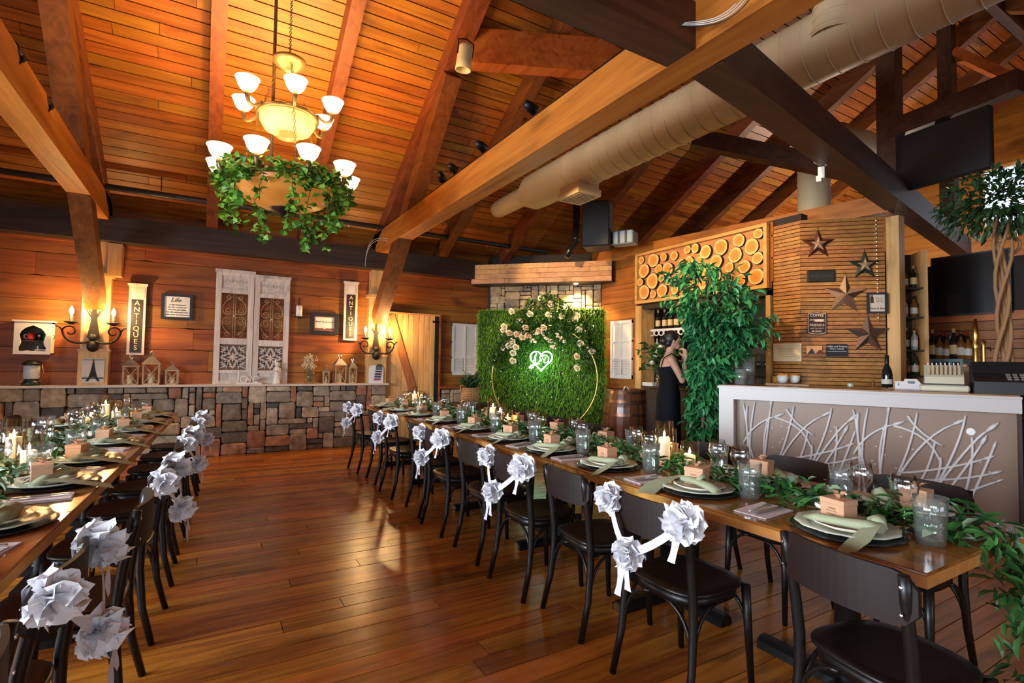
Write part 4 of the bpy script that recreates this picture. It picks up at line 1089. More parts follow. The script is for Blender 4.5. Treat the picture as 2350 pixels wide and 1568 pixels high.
# ------------------------------------------------------------------ log slice panel over the hatch
p0, p1 = onX(1463, 586.8, XW-.05), onX(1766, 660.8, XW-.05)
ly0, ly1, lz0, lz1 = p1.y, p0.y, 2.345, 3.155
lg = thing('log_panel', 'framed wall panel covered with round log slices above the hatch', 'wall panel', M=basis((XW-.02, (ly0+ly1)/2, (lz0+lz1)/2), (0, -1, 0), (1, 0, 0), (0, 0, 1)))
lw, lh = ly1-ly0, lz1-lz0
pinel = wood('panel_pine', [(.52, .25, .06), (.66, .35, .09), (.76, .44, .14)], 'Y', .45, .1, .01, .9, .15)
MB().box(-lw/2, lw/2, -.03, .02, -lh/2, lh/2).build('backing', wood('backing_pine', [(.40, .16, .035), (.55, .25, .06), (.66, .34, .10)], 'Y', .5, .1), lg)
for (a, b, c, d) in ((-lw/2, lw/2, lh/2-.045, lh/2), (-lw/2, lw/2, -lh/2, -lh/2+.045), (-lw/2, -lw/2+.045, -lh/2+.045, lh/2-.045), (lw/2-.045, lw/2, -lh/2+.045, lh/2-.045)):
    MB().box(a, b, -.085, -.02, c, d).build('frame_board', pinel, lg)
LOGS = [(148,678,60),(357,695,108),(533,643,65),(690,620,75),(912,515,65),(1050,500,72),(1215,560,105),(1455,480,125),(1745,360,105),(1950,470,125),(2110,255,80),(1685,610,120),(2100,655,95),(205,870,108),(455,840,75),(600,840,105),(1390,720,110),(152,1055,62),(350,1035,120),(492,990,60),(590,1030,75),(205,1215,110),(345,1250,65),(500,1200,105),(1840,800,105),(1590,810,80),(2070,955,130),(1790,1020,95),(690,985,50),(1040,1180,60),(950,700,70),(1100,690,50),(830,740,60),(760,860,60),(920,900,80),(1080,850,65),(1230,900,80),(1390,950,80),(1540,980,70),(720,1180,70),(860,1060,70),(1000,1050,50),(1160,1090,70),(1310,1120,65),(1450,1130,60),(1610,1120,60)]
def logface():
    m, t, b = newmat('log_face'); L = t.links; N = t.nodes.new
    tc = N('ShaderNodeTexCoord'); v0 = N('ShaderNodeVectorMath'); v0.operation = 'MULTIPLY'; v0.inputs[1].default_value = (1, 1, 0); L.new(tc.outputs['Object'], v0.inputs[0])
    vm = N('ShaderNodeVectorMath'); vm.operation = 'LENGTH'; L.new(v0.outputs[0], vm.inputs[0])
    rp = ramp(t, [(0, (.62, .22, .03)), (.62, (.70, .28, .04)), (.78, (.80, .50, .16)), (.93, (.84, .60, .26)), (1.0, (.40, .2, .06))])
    nz = N('ShaderNodeTexNoise'); nz.inputs['Scale'].default_value = 3; L.new(tc.outputs['Object'], nz.inputs['Vector'])
    ad = N('ShaderNodeMath'); ad.operation = 'MULTIPLY_ADD'; ad.inputs[1].default_value = .22; L.new(nz.outputs['Fac'], ad.inputs[0])
    sb = N('ShaderNodeMath'); sb.operation = 'SUBTRACT'; sb.inputs[1].default_value = .11; L.new(vm.outputs['Value'], sb.inputs[0]); L.new(sb.outputs[0], ad.inputs[2])
    L.new(ad.outputs[0], rp.inputs[0]); L.new(rp.outputs[0], b.inputs['Base Color']); b.inputs['Roughness'].default_value = .55
    return m
bark = mat('bark', (.035, .018, .010), .9, bump=.6, nscale=8)
lf = logface(); lmesh = []
for q in range(4):
    rr = random.Random(q+50); ph = [rr.uniform(0, 6) for _ in range(3)]
    wob = lambda a, r, z, ph=ph: 1+.05*math.sin(2*a+ph[0])+.03*math.sin(3*a+ph[1])+.02*math.sin(5*a+ph[2])
    mb = MB(); mb.mi = 1; mb.lathe([(.97, 0), (1.0, .1), (1.0, .9), (.96, 1.0)], 22, None, wob); mb.mi = 0; mb.lathe([(.96, 1.0), (0, 1.0)], 22, None, wob)
    lmesh.append(mb.mesh('log_slice', [lf, bark]))
inv = lg.matrix_basis.inverted()
for i, (cx_, cy_, rr) in enumerate(LOGS):
    c = onX(1450+cx_/7.121, 500+cy_/7.121, XW-.08); dep = (c-CAMP).dot(FW)
    R_ = rr/7.121*dep/F_PX*1.08; p = inv @ c
    p.x = max(-lw/2+.05+R_, min(lw/2-.05-R_, p.x)); p.z = max(-lh/2+.05+R_, min(lh/2-.05-R_, p.z))
    inst('log_slice', lmesh[i % 4], lg, Matrix.Translation((p.x, -.028, p.z)) @ TRS(rx=PI/2, rz=0) @ TRS(rz=RND.uniform(0, 6)) @ Matrix.Diagonal((R_, R_, RND.uniform(.03, .06), 1)))

# ------------------------------------------------------------------ stars and signs on the slatted wall
def on45(x, y, off=.02): return onP(x, y, P45+CN*off, CN)
def M45(x, y, off=.02): c = on45(x, y, off); return basis(c, CU, -CN, (0, 0, 1)), c
def px2m(c, n): return n*(c-CAMP).dot(FW)/F_PX
def star(label, px, py, rp, m1, m2, inner=None, rot=0):
    M, c = M45(px, py, .02); R_ = px2m(c, rp)*.98
    t = thing('barn_star', label, 'wall star', M=M @ TRS(ry=rot))
    def smesh(R_, r_in, h, m):
        vs = [(0, -h, 0)]
        for k in range(10):
            a = PI/2+k*PI/5; rad = R_ if k % 2 == 0 else R_*r_in
            vs.append((rad*math.cos(a), 0, rad*math.sin(a)))
        mb = MB(); mb.add(vs, [(0, 1+(k+1) % 10, 1+k) for k in range(10)]); mb.m = [k % 2 for k in range(10)]
        return mb.mesh('star_body', m)
    inst('star_body', smesh(R_, .40, R_*.26, [m1, m2]), t)
    if inner: inst('inner_star', smesh(R_*.5, .40, R_*.14, [inner, m2 if False else inner]), t, Matrix.Translation((0, -R_*.17, 0)))
    mb = MB(); mb.tube([(0, 0, R_*.9), (0, 0, R_*1.1)], .002, 4); mb.build('hook', iron, t)
s_red = mat('star_red', (.10, .022, .018), .45, .3); s_red2 = mat('star_red_dark', (.05, .014, .012), .45, .3)
s_grn = mat('star_green', (.015, .028, .022), .45, .3); s_tan = mat('star_tan', (.38, .24, .14), .5, .2); s_brn = mat('star_brown', (.13, .065, .045), .5, .3)
s_gry = mat('star_grey', (.075, .055, .048), .5, .4)
star('red barn star with a pale raised star, uppermost on the slatted wall', 1877, 561, 37, s_red, s_red2, s_tan)
star('dark green barn star with a tan raised star beside the post', 1984, 609, 36, s_grn, s_grn, s_tan)
star('large tan and brown barn star above the wine print', 1938, 677, 48, s_tan, s_brn, None, .05)
star('large grey brown barn star above the champagne bottle', 1991, 768, 48, s_gry, s_brn)
def plaque(name, label, cat, x0, x1, y0, y1, off=.02):
    M, c = M45((x0+x1)/2, (y0+y1)/2, off); return thing(name, label, cat, M=M), px2m(c, x1-x0)*1.03, px2m(c, y1-y0)
# black bar plaque
t, w_, h_ = plaque('bar_plaque', 'black plaque with scalloped ends between the upper stars', 'sign', 1856, 1913, 620, 648)
MB().cbev((w_, .02, h_), .012).build('board', mat('plaque_black', (.012, .014, .012), .6), t)
letter(t, 'BEER WINE', h_*.32, mat('plaque_grey', (.05, .05, .045), .6), 0, -.012, 0)
# coffee and friends
t, w_, h_ = plaque('coffee_sign', 'dark maroon Coffee and Friends sign with cream lettering', 'sign', 1855, 1893, 716, 769)
cr = mat('cream_letters', (.78, .68, .55), .5); mar = mat('maroon_board', (.040, .012, .010), .5)
def badge(sc): 
    w2, h2 = w_/2*sc, h_/2*sc; return [(-w2, -h2*.86), (-w2*.55, -h2*.94), (0, -h2), (w2*.55, -h2*.94), (w2, -h2*.86), (w2, h2*.86), (w2*.55, h2*.94), (0, h2), (-w2*.55, h2*.94), (-w2, h2*.86)]
XZ = basis((0, 0, 0), (1, 0, 0), (0, 0, 1), (0, -1, 0))
MB().prism(badge(1.0), 0, .010, XZ).build('board', mar, t)
MB().prism(badge(.95), .010, .012, XZ).build('border', cr, t)
MB().prism(badge(.91), .012, .0135, XZ).build('field', mar, t)
letter(t, 'COFFEE', h_*.155, cr, 0, -.015, h_*.34); letter(t, 'AND', h_*.10, cr, -w_*.24, -.015, h_*.15); letter(t, 'FRIENDS', h_*.15, cr, 0, -.015, -h_*.08)
letter(t, 'MAKE THE PERFECT', h_*.06, cr, 0, -.015, -h_*.22); letter(t, 'BLEND', h_*.125, cr, 0, -.015, -h_*.35)
MB().prism([(.12*w_+.26*w_*math.cos(a), .15*h_+.07*h_*math.sin(a)) for a in [PI+i*PI/10 for i in range(11)]], .0135, .016, XZ).prism([(.12*w_+.28*w_*math.cos(a), .16*h_+.018*h_*math.sin(a)) for a in [i*2*PI/14 for i in range(14)]], .0135, .017, XZ).prism([(.12*w_+.3*w_*math.cos(a), .085*h_+.014*h_*math.sin(a)) for a in [i*2*PI/14 for i in range(14)]], .0135, .016, XZ).build('cup_emblem', cr, t)
mb = MB(); mb.tube([(-w_*.3, -.004, h_*.46), (0, -.004, h_*.78), (w_*.3, -.004, h_*.46)], .0015, 4); mb.build('cord', mat('twine', (.25, .15, .07), .8), t)
# wine print
t, w_, h_ = plaque('wine_print', 'small black framed wine bottle print beside the post', 'picture', 1992, 2031, 672, 720)
ring_frame(MB(), w_, h_, .022, .025).build('frame', framek, t); MB().box(-w_/2+.02, w_/2-.02, -.01, 0, -h_/2+.02, h_/2-.02).build('print', mat('print_ivory', (.62, .56, .46), .7), t)
MB().lathe([(0, 0), (.016, 0), (.016, .06), (.006, .08), (.006, .105), (0, .105)], 10, TRS((-w_*.24, -.011, -.0), s=(1, .12, 1))).build('bottle_print', mat('print_wine', (.08, .015, .015), .7), t)
letter(t, 'life is too\nshort to\ndrink bad', .020, mat('print_grey', (.28, .25, .21), .7), w_*.12, -.012, h_*.16); letter(t, 'Wine & Beer', .032, ink, 0, -.012, -h_*.26, .25)
# certificate on the lit face
c = onX(1808, 809, XW-.005); w_, h_ = px2m(c, 53)*1.25, px2m(c, 41)
t = thing('certificate', 'cream framed certificate on the lit slatted face', 'picture', M=basis(c, (0, -1, 0), (1, 0, 0), (0, 0, 1)))
ring_frame(MB(), w_, h_, .02, .018).build('frame', mat('frame_cream', (.70, .58, .42), .5), t); MB().box(-w_/2+.015, w_/2-.015, -.008, 0, -h_/2+.015, h_/2-.015).build('sheet', mat('sheet_yellow', (.66, .55, .34), .7), t)
tx = MB()
for k in range(6): tx.box(-w_*.32, w_*.32, -.0095, -.008, h_*.22-k*h_*.09, h_*.22-k*h_*.09+.004)
tx.build('print_lines', mat('print_brown', (.30, .22, .12), .7), t)
# small mountain poster and black wine plaque
t, w_, h_ = plaque('mountain_poster', 'small bright poster of mountains pinned to the slats', 'poster', 1853, 1884, 794, 813)
MB().box(-w_/2, w_/2, -.006, 0, -h_/2, h_/2).build('sheet', mat('poster_sky', (.72, .38, .16), .7), t)
MB().prism([(-w_*.46, -h_*.48), (-w_*.16, h_*.2), (w_*.06, -h_*.48)], .006, .007, XZ).build('peak', mat('peak_blue', (.03, .03, .05), .7), t)
MB().prism([(w_*.05, -h_*.48), (w_*.34, h_*.05), (w_*.49, -h_*.05), (w_*.49, -h_*.48)], .006, .0075, XZ).build('peak', mat('peak_red', (.22, .03, .04), .7), t)
t, w_, h_ = plaque('wine_plaque', 'small black plaque with white lettering under the big star', 'sign', 1899, 1940, 790, 818)
MB().box(-w_/2, w_/2, -.012, 0, -h_/2, h_/2).build('board', mat('plaque_navy', (.012, .012, .020), .5), t)
letter(t, 'Coffee and Teatime\nWine o\'clock', h_*.19, paper, 0, -.014, h_*.2); MB().box(-w_*.46, w_*.46, -.0135, -.012, -h_*.12, -h_*.10).build('rule', paper, t)
# string of seed lights
t = thing('seed_lights', 'vertical string of tiny lights on the slatted wall', 'string lights', M=M45(2010, 500, .02)[0])
mb = MB(); mw = MB()
for k in range(24):
    p = t.matrix_basis.inverted() @ on45(2010+k*.25, 506+k*9.7, .025); mb.ball(p, .0042, 6, 4)
mb.build('bulbs', mat('seed_glow', (1, 1, 1), .4, emit=(1, .9, .7), estr=2.2), t); mw.tube([(0, -.004, 0), (.02, -.004, -1.2)], .0015, 4); mw.build('wire', black, t)

# ------------------------------------------------------------------ hatch shelf, bottles and glasses
gdark = mat('bottle_dark', (.012, .010, .008), .12, spec=.6); gamber = mat('bottle_amber', (.20, .08, .012), .15, spec=.6); ggreen = mat('bottle_green', (.012, .035, .015), .12, spec=.6); gclear = mat('bottle_clear', (.35, .37, .36), .12, spec=.6)
lab_m = mat('bottle_label', (.70, .50, .24), .6); lab_w = mat('label_white', (.65, .62, .56), .6); lab_r = mat('label_red', (.35, .03, .02), .5)
BOT = {}
def bottle_parts(key, h, r, body, lab, capm):
    pr = [(0, 0), (r*.95, 0), (r, r*.1), (r, h*.56), (r*.92, h*.62), (r*.42, h*.74), (r*.36, h*.80), (r*.36, h*.97), (0, h*.97)]
    me = MB().lathe(pr, 14).mesh('glass_body', body, True)
    ml = MB().lathe([(r*1.02, h*.16), (r*1.02, h*.46)], 14).mesh('label_band', lab, True)
    mc = MB().lathe([(r*.40, h*.86), (r*.40, h), (0, h)], 10).mesh('cap', capm, True)
    BOT[key] = (me, ml, mc)
bottle_parts('wine', .31, .038, gdark, lab_m, mat('cap_gold', (.45, .30, .10), .4)); bottle_parts('amber', .28, .040, gamber, lab_w, black)
bottle_parts('green', .30, .037, ggreen, lab_w, black); bottle_parts('clear', .29, .039, gclear, lab_w, steel); bottle_parts('red', .28, .036, gdark, lab_r, lab_r)
def bottle(key, loc, label, group=None, s=1.0):
    t = thing('bottle', label, 'bottle', loc, RND.uniform(0, 6), group); t.scale = (s, s, s)
    gb_ = inst('glass_body', BOT[key][0], t); inst('label_band', BOT[key][1], gb_); inst('cap', BOT[key][2], gb_)
    return t
XS = 6.20
s0, s1 = onX(1497, 757, XS), onX(1600, 750, XS); zsh = (s0.z)
t = thing('lace_shelf', 'white shelf with a pierced lace edge inside the bar hatch', 'shelf', (XS, (s0.y+s1.y)/2, zsh-.02))
SL = abs(s0.y-s1.y)
MB().box(-.06, .16, -SL/2, SL/2, 0, .02).build('board', white, t)
n_ = 9
for k in range(n_):
    yc = -SL/2+(k+.5)*SL/n_; mb = MB()
    mb.tube([(-.06, yc+.045*math.cos(a), -.045+.04*math.sin(a)) for a in [i*2*PI/12 for i in range(12)]], .010, 6, closed=True); mb.build('lace_loop', white, t)
MB().box(-.066, -.054, -SL/2, SL/2, -.012, .02).build('lace_band', white, t)
for px in (1510, 1525, 1538, 1552, 1567, 1582):
    p = onX(px, 752, XS+.03); bottle('wine', (XS+.03, p.y, zsh), 'wine bottle with gold label standing on the lace shelf in the hatch', 'wine bottles on the lace shelf', 1.02)
zl = onX(1515, 812, XS+.06).z
tag(MB().box(XS-.05, XS+.25, 5.2, 6.02, zl-.03, zl).build('hatch_shelf', W['dark']), 'dark lower shelf inside the bar hatch behind the person', 'shelf')
for px in (1508, 1520, 1534): bottle('clear', (XS+.05, onX(px, 812, XS+.05).y, zl), 'clear bottle on the dark lower shelf inside the bar hatch', 'bottles on the lower hatch shelf', .9)
def wineglass_mesh(h, r, m):
    pr = [(.0, .0), (r*.85, .002), (r*.1, .010), (r*.09, h*.45), (r*.5, h*.52), (r*.95, h*.68), (r, h*.80), (r*.82, h), (r*.79, h), (r*.96, h*.80), (r*.9, h*.69), (r*.45, h*.54), (0, h*.50)]
    return MB().lathe(pr, 16).mesh('wine_glass', m, True)
gl_spark = glass('sparkling_glass', (.975, .98, .98), 2.0)
barglass = wineglass_mesh(.19, .04, gl_spark)
for (py, lab) in ((812, 'upper'), (860, 'lower')):
    zz = onX(1755, py, 6.9).z
    tag(MB().box(6.75, 7.1, 3.95, 5.4, zz-.02, zz).build('glass_shelf', W['dark']), lab+' dark shelf of stemmed glasses inside the hatch', 'shelf')
    for j in range(2):
        for k in range(11):
            o = inst('stemmed_glass', barglass, None, TRS((6.83+j*.14, 4.02+k*.12, zz)))
            tag(o, 'stemmed glass standing on the %s shelf inside the hatch' % lab, 'glass', 'glasses on the %s hatch shelf' % lab)
point('hatch_lamp', (6.7, 4.9, 2.6), 9, WARM2, .05)

# ------------------------------------------------------------------ the bar
BL = Vector((4.663, 3.61, 0)); BU = (Vector((5.541, 1.498, 0))-BL).normalized(); BN = Vector((BU.y, -BU.x, 0)); BLEN = 2.30
if BN.x > 0: BN = -BN
BM = basis(BL, BU, -BN, (0, 0, 1)); BH = 1.18
bar = thing('bar_counter', 'white bar counter with branch relief front', 'bar counter', M=BM)
barw = mat('bar_white', (.56, .52, .50), .32); taupe = mat('bar_taupe', (.27, .175, .125), .4, noise=.08, nscale=4)
MB().box(-.01, BLEN, -.025, .62, BH-.03, BH-.012).build('top_lip', barw, bar)
MB().box(.0, BLEN-.01, -.012, .61, BH-.012, BH).build('counter_top', wood('counter_wood', [(.20, .09, .03), (.33, .16, .06), (.42, .22, .09)], 'Y', .25, .1), bar)
MB().box(0, BLEN, 0, .60, BH-.145, BH-.03).build('apron', barw, bar)
MB().box(0, .145, 0, .60, 0, BH-.145).build('end_leg', barw, bar)
fp_b = MB().box(.145, BLEN, .10, .16, 0, BH-.145).build('front_panel', taupe, bar)
MB().box(.145, .235, .094, .104, 0, BH-.145).build('shadow_strip', taupe, bar)
MB().box(BLEN-.02, BLEN, .02, .60, 0, BH-.03).build('end_panel', W['dark'], bar)
MB().box(.145, BLEN, .08, .12, 0, .09).build('kick_plate', W['dark'], bar)
relief = mat('relief_white', (.68, .64, .63), .4)
r_ = random.Random(31)
# plant-like branches: each a flattened rod rising from the foot, with buds
def branch(pts, w0, w1, bud=None):
    n = len(pts); mb = MB(); mb.tube([(a, .094, b) for a, b in pts], [w0+(w1-w0)*i/(n-1) for i in range(n)], 6, flat=.45)
    if bud: a, b = pts[-1]; a2, b2 = pts[-2]; d = Vector((a-a2, 0, b-b2)).normalized(); mb.tube([Vector((a, .094, b)), Vector((a, .094, b))+d*bud*.5, Vector((a, .094, b))+d*bud], [w1*1.2, bud*.36, bud*.12], 6, flat=.5)
    mb.build('branch_relief', relief, fp_b, smooth=True)
def q2(a, b, c, n=8): return [(a[0]*(1-t)**2+2*b[0]*t*(1-t)+c[0]*t*t, a[1]*(1-t)**2+2*b[1]*t*(1-t)+c[1]*t*t) for t in [i/n for i in range(n+1)]]
for (off, flip) in ((.20, 1), (1.16, 1)):
    S = [((.05, .1), (.10, .6), (.02, .98), 0), ((.12, .1), (.05, .55), (.14, 1.0), 0), ((.20, .1), (.24, .5), (.30, .97), .05), ((.02, .55), (.12, .78), (.34, .86), .06),
         ((.30, .1), (.18, .45), (.26, .78), .05), ((.22, .1), (.45, .5), (.52, .98), 0), ((.26, .12), (.50, .75), (.78, .90), .06), ((.45, .95), (.52, .80), (.70, .70), 0),
         ((.34, .85), (.62, .80), (.68, .55), .0), ((.68, .60), (.70, .40), (.50, .15), 0), ((.38, .1), (.60, .42), (.64, .70), .03), ((.52, .1), (.80, .6), (.86, .98), 0), ((.55, .15), (.90, .78), (1.0, .86), .07),
         ((.60, .1), (.85, .5), (.96, .74), .06), ((.40, .42), (.75, .5), (.98, .62), .05), ((.42, .36), (.80, .40), (1.02, .50), .05), ((.78, .1), (.92, .48), (.90, .80), 0), ((.82, .1), (.98, .52), (1.04, .72), .04), ((.70, .2), (.88, .34), (1.06, .44), .03), ((.06, .95), (.02, .6), (.20, .2), 0)]
    for (a, b, c, bud) in S:
        f = lambda p_: (off+p_[0]*.94, .05+p_[1]*.97*(BH-.19)/1.0)
        branch(q2(f(a), f(b), f(c)), .027, .021, bud*1.5 or None)
mb = MB()
for _ in range(34):
    cx_ = r_.choice((.58, 1.02, 1.35, 1.55, 2.1))+r_.gauss(0, .05); cz_ = r_.choice((.35, .55, .65, .75))+r_.gauss(0, .04)
    mb.ball((min(cx_, 2.25), .095, cz_), (.009, .004, .006), 6, 4)
mb.build('seed_relief', relief, fp_b)
d_ = onz(2252, 962, .9)
MB().lathe([(0, .0), (.028, .0), (.03, .004), (0, .006)], 14, TRS((2.0, .098, .86), rx=PI/2)).build('round_badge', mat('badge_white', (.85, .85, .85), .3), bar)

def onbar(x, y): return onz(x, y, BH)
def barobj(px, py): p = onbar(px, py); return (p.x, p.y, BH)
# glass cylinders
gl_rib = glass('ribbed_glass', (.95, .98, .97), 2.2, .10)
gl_water = glass('water', (.92, .97, .96), .8)
for (px, py, h, r, lab) in ((1690, 879, .36, .068, 'tall ribbed glass cylinder standing at the back of the bar end'), (1718, 882, .30, .062, 'ribbed glass cylinder with floating candle nearest the white bowls'), (1700, 883, .165, .060, 'short glass cylinder in front of the tall ones on the bar')):
    b_ = barobj(px, py); t = thing('glass_cylinder', lab, 'vase', b_)
    wob = lambda a, r0, z: 1+.02*math.sin(14*a)
    MB().lathe([(0, .004), (r, .004), (r, h), (r*.96, h), (r*.96, .008), (0, .008)], 42, None, wob).build('cylinder', gl_rib, t, smooth=True)
    MB().lathe([(0, h*.45), (r*.94, h*.45), (r*.94, .01)], 20).build('water', gl_water, t, smooth=True)
    MB().lathe([(0, h*.45), (r*.8, h*.45), (r*.85, h*.49), (0, h*.50)], 18).build('floating_candle', mat('wax_pale', (.72, .66, .60), .5), t, smooth=True)
# two white bowls with citrus and cinnamon, on a tray
b_ = barobj(1808, 884); tag(MB().cbev((.42, .22, .014), .004, TRS(b_, rz=-1.1)).build('serving_board', W['lant']), 'pale serving board under the white bowls', 'board'); bpy.data.objects['serving_board'].location = (0, 0, .007)
for (px, lab) in ((1796, 'white bowl of orange slices beside the glass cylinders'), (1823, 'white bowl of cut fruit on the serving board')):
    b_ = barobj(px, 882); t = thing('white_bowl', lab, 'bowl', (b_[0], b_[1], BH+.014))
    MB().lathe([(0, 0), (.040, 0), (.055, .03), (.062, .085), (.058, .085), (.05, .03), (0, .012)], 20).build('bowl', mat('bowl_white', (.82, .80, .77), .25), t, smooth=True)
    mb = MB()
    for k in range(7): mb.cbev((.05, .012, .03), .004, TRS((RND.uniform(-.03, .03), RND.uniform(-.03, .03), .08+RND.uniform(0, .015)), RND.uniform(0, 3), 1, RND.uniform(-.5, .5), RND.uniform(-.5, .5)))
    mb.build('fruit', mat('orange_fruit', (.75, .26, .03), .45), t)
t = thing('orange_jar', 'orange patterned jar beside the white bowls', 'jar', barobj(1781, 880)); MB().lathe([(0, 0), (.035, 0), (.04, .03), (.038, .085), (0, .085)], 16).build('jar', mat('jar_orange', (.70, .36, .05), .4, noise=.5, nscale=40), t, smooth=True)
# glass of wine, red bottle, champagne, small things
p = barobj(1972, 884); t = thing('champagne_glass', 'tulip glass of pale wine on the bar', 'glass', p)
inst('bowl', wineglass_mesh(.235, .040, gl_spark), t); MB().lathe([(0, .125), (.02, .128), (.034, .155), (0, .158)], 14).build('wine', mat('pale_wine', (.62, .40, .16), .1, spec=.3), t, smooth=True)
bottle('red', barobj(1987, 884), 'slim bottle with red label and black neck on the bar', None, .80)
t = thing('champagne_bottle', 'dark green champagne bottle on the bar in front of the post', 'bottle', barobj(2036, 889))
MB().lathe([(0, 0), (.048, 0), (.05, .01), (.05, .13), (.042, .18), (.02, .235), (.017, .25), (.017, .335), (0, .335)], 20).build('glass_body', mat('champagne_green', (.006, .012, .010), .1, spec=.7), t, smooth=True)
MB().lathe([(.051, .035), (.051, .085)], 20).build('label_band', lab_w, t, smooth=True); MB().lathe([(.02, .25), (.019, .335), (0, .337)], 12).build('foil', black, t, smooth=True)
t = thing('small_tin', 'small round pale tin on the bar edge', 'tin', barobj(1952, 887)); MB().lathe([(0, 0), (.03, 0), (.03, .022), (.031, .024), (.031, .03), (0, .031)], 16).build('tin', mat('tin_pale', (.45, .55, .50), .3), t)
t = thing('cork_pot', 'tiny amber pot beside the red bottle', 'pot', barobj(2004, 887)); MB().lathe([(0, 0), (.018, 0), (.02, .045), (.014, .05), (.016, .06), (0, .06)], 12).build('pot', gamber, t)
t = thing('card_terminal', 'small white receipt printer on the bar', 'printer', M=TRS(barobj(2083, 893), rz=math.atan2(BU.y, BU.x)))
MB().prism([(-.10, 0), (.10, 0), (.10, .06), (.07, .10), (-.02, .10), (-.03, .075), (-.10, .075)], -.07, .07, basis((0, 0, 0), (1, 0, 0), (0, 0, 1), (0, -1, 0))).build('case', mat('case_white', (.72, .68, .68), .4), t)
MB().box(.0, .055, -.073, -.069, .055, .08).build('screen', mat('lcd', (.07, .10, .09), .2), t); MB().box(-.075, -.068, -.073, -.069, .035, .055).build('slot', black, t)
# beige adding machine
t = thing('adding_machine', 'vintage cream adding machine with rows of keys on the bar', 'machine', M=TRS(barobj(2167, 899), rz=math.atan2(BU.y, BU.x)))
beige = mat('enamel_cream', (.66, .60, .44), .35)
MB().cbev((.34, .30, .055), .012, TRS((0, .1, .03))).build('base', beige, t, smooth=False)
MB().box(-.14, .14, -.02, .2, .058, .07).build('gap_band', black, t)
MB().prism([(-.02, .07), (.22, .07), (.22, .22), (.14, .235), (-.0, .13)], -.135, .135, basis((0, 0, 0), (0, 1, 0), (0, 0, 1), (1, 0, 0))).build('body', beige, t)
for k in range(8):
    MB().box(-.115+k*.030, -.098+k*.030, .0, .018, .15, .235).build('key_column', mat('key_tan', (.42, .30, .16), .4), t)
    MB().lathe([(0, 0), (.006, 0), (.005, .03), (0, .034)], 8, TRS((-.106+k*.030, .10, .225))).build('lever', cream, t)
# black till
t = thing('cash_register', 'large black cash register at the end of the bar', 'cash register', M=TRS(barobj(2326, 906), rz=math.atan2(BU.y, BU.x)))
tk = mat('till_black', (.012, .012, .013), .42)
MB().prism([(-.05, 0), (.38, 0), (.38, .25), (.20, .27), (.13, .17), (-.05, .10)], -.24, .26, basis((0, 0, 0), (0, 1, 0), (0, 0, 1), (1, 0, 0))).build('body', tk, t)
MB().cbev((.50, .42, .09), .006, TRS((.01, .165, .045))).build('drawer', tk, t)
for k in range(6):
    for j in range(3): MB().cbev((.03, .025, .012), .003, TRS((-.02+k*.042, .0+j*.045, .125+j*.018), rx=.38)).build('key', mat('till_key', (.20, .18, .15), .5), t)
# cloth-covered machine and brass taps behind the bar
p = at(2215, 835, 5.15)
t = thing('covered_machine', 'rounded machine under a crumpled cream cloth behind the bar', 'machine', (p.x, p.y, 1.0))
r_ = random.Random(8)
prof = [(.13, .0), (.17, .12), (.20, .22), (.19, .31), (.13, .38), (.04, .405), (0, .405)]
MB().lathe(prof, 26, None, lambda a, r, z: 1+.05*math.sin(5*a+z*20)+.03*math.sin(9*a-z*33)).build('cloth', mat('cloth_cream', (.50, .41, .32), .85, noise=.12, nscale=9, bump=.5), t, smooth=True)
MB().ball((0, 0, .415), .02, 8, 5).build('knob', mat('knob_pink', (.6, .3, .2), .4), t)
tag(MB().box(-.42, .20, -.24, .48, 0, 1.0).build('back_counter', W['dark'], None, TRS((p.x+.1, p.y+.05, 0), rz=math.atan2(BU.y, BU.x))), 'dark under-counter cupboard behind the bar', 'cabinet')
p = at(2239, 790, 5.5)
t = thing('beer_tap', 'tall brass beer tap handle behind the covered machine', 'tap', (p.x, p.y, 1.0)); brass = mat('brass', (.65, .42, .12), .3, 1.0)
MB().lathe([(0, 0), (.05, 0), (.03, .02), (.026, .60), (.038, .63), (.022, .66), (.032, .74), (.014, .92), (0, .92)], 14).build('column', brass, t, smooth=True)
t = thing('beer_tap', 'short brass beer tap beside the tall tap handle', 'tap', (at(2257, 800, 5.5).x, at(2257, 800, 5.5).y, 1.0)); MB().lathe([(0, 0), (.03, 0), (.018, .02), (.018, .62), (.024, .68), (0, .70)], 12).build('column', brass, t, smooth=True)
MB().tube([(0, 0, .60), (.08, -.03, .62), (.1, -.03, .58)], .008, 6).build('spout', brass, t)
# back bar: shelf tower, bottles, screen
XT = 7.25
def onbb(x, y, X=XBB-.25): return onX(x, y, X)
a_, b_ = onP(2073, 700, (7.0, 2.75, 0), (1, 1, 0)), onP(2120, 700, (7.0, 2.75, 0), (1, 1, 0))
sh = thing('bottle_tower', 'open wooden shelf tower of bottles beside the pine post', 'shelf', M=basis((a_.x, a_.y, 0), CU, -CN, (0, 0, 1)))
SWd = (b_-a_).length
MB().box(SWd, SWd+.035, -.02, .30, 0, 2.75).build('side_panel', W['pineZ'], sh); MB().box(-.02, SWd+.03, .28, .30, 0, 2.75).build('back_panel', W['dark'], sh)
bz = []
for py in (660, 727, 803, 862):
    z_ = onP(2095, py, (7.0, 2.75, 0), (1, 1, 0)).z; bz.append(z_); MB().box(-.02, SWd, 0, .28, z_-.02, z_).build('shelf_board', W['dark'], sh)
bz = bz[:4]
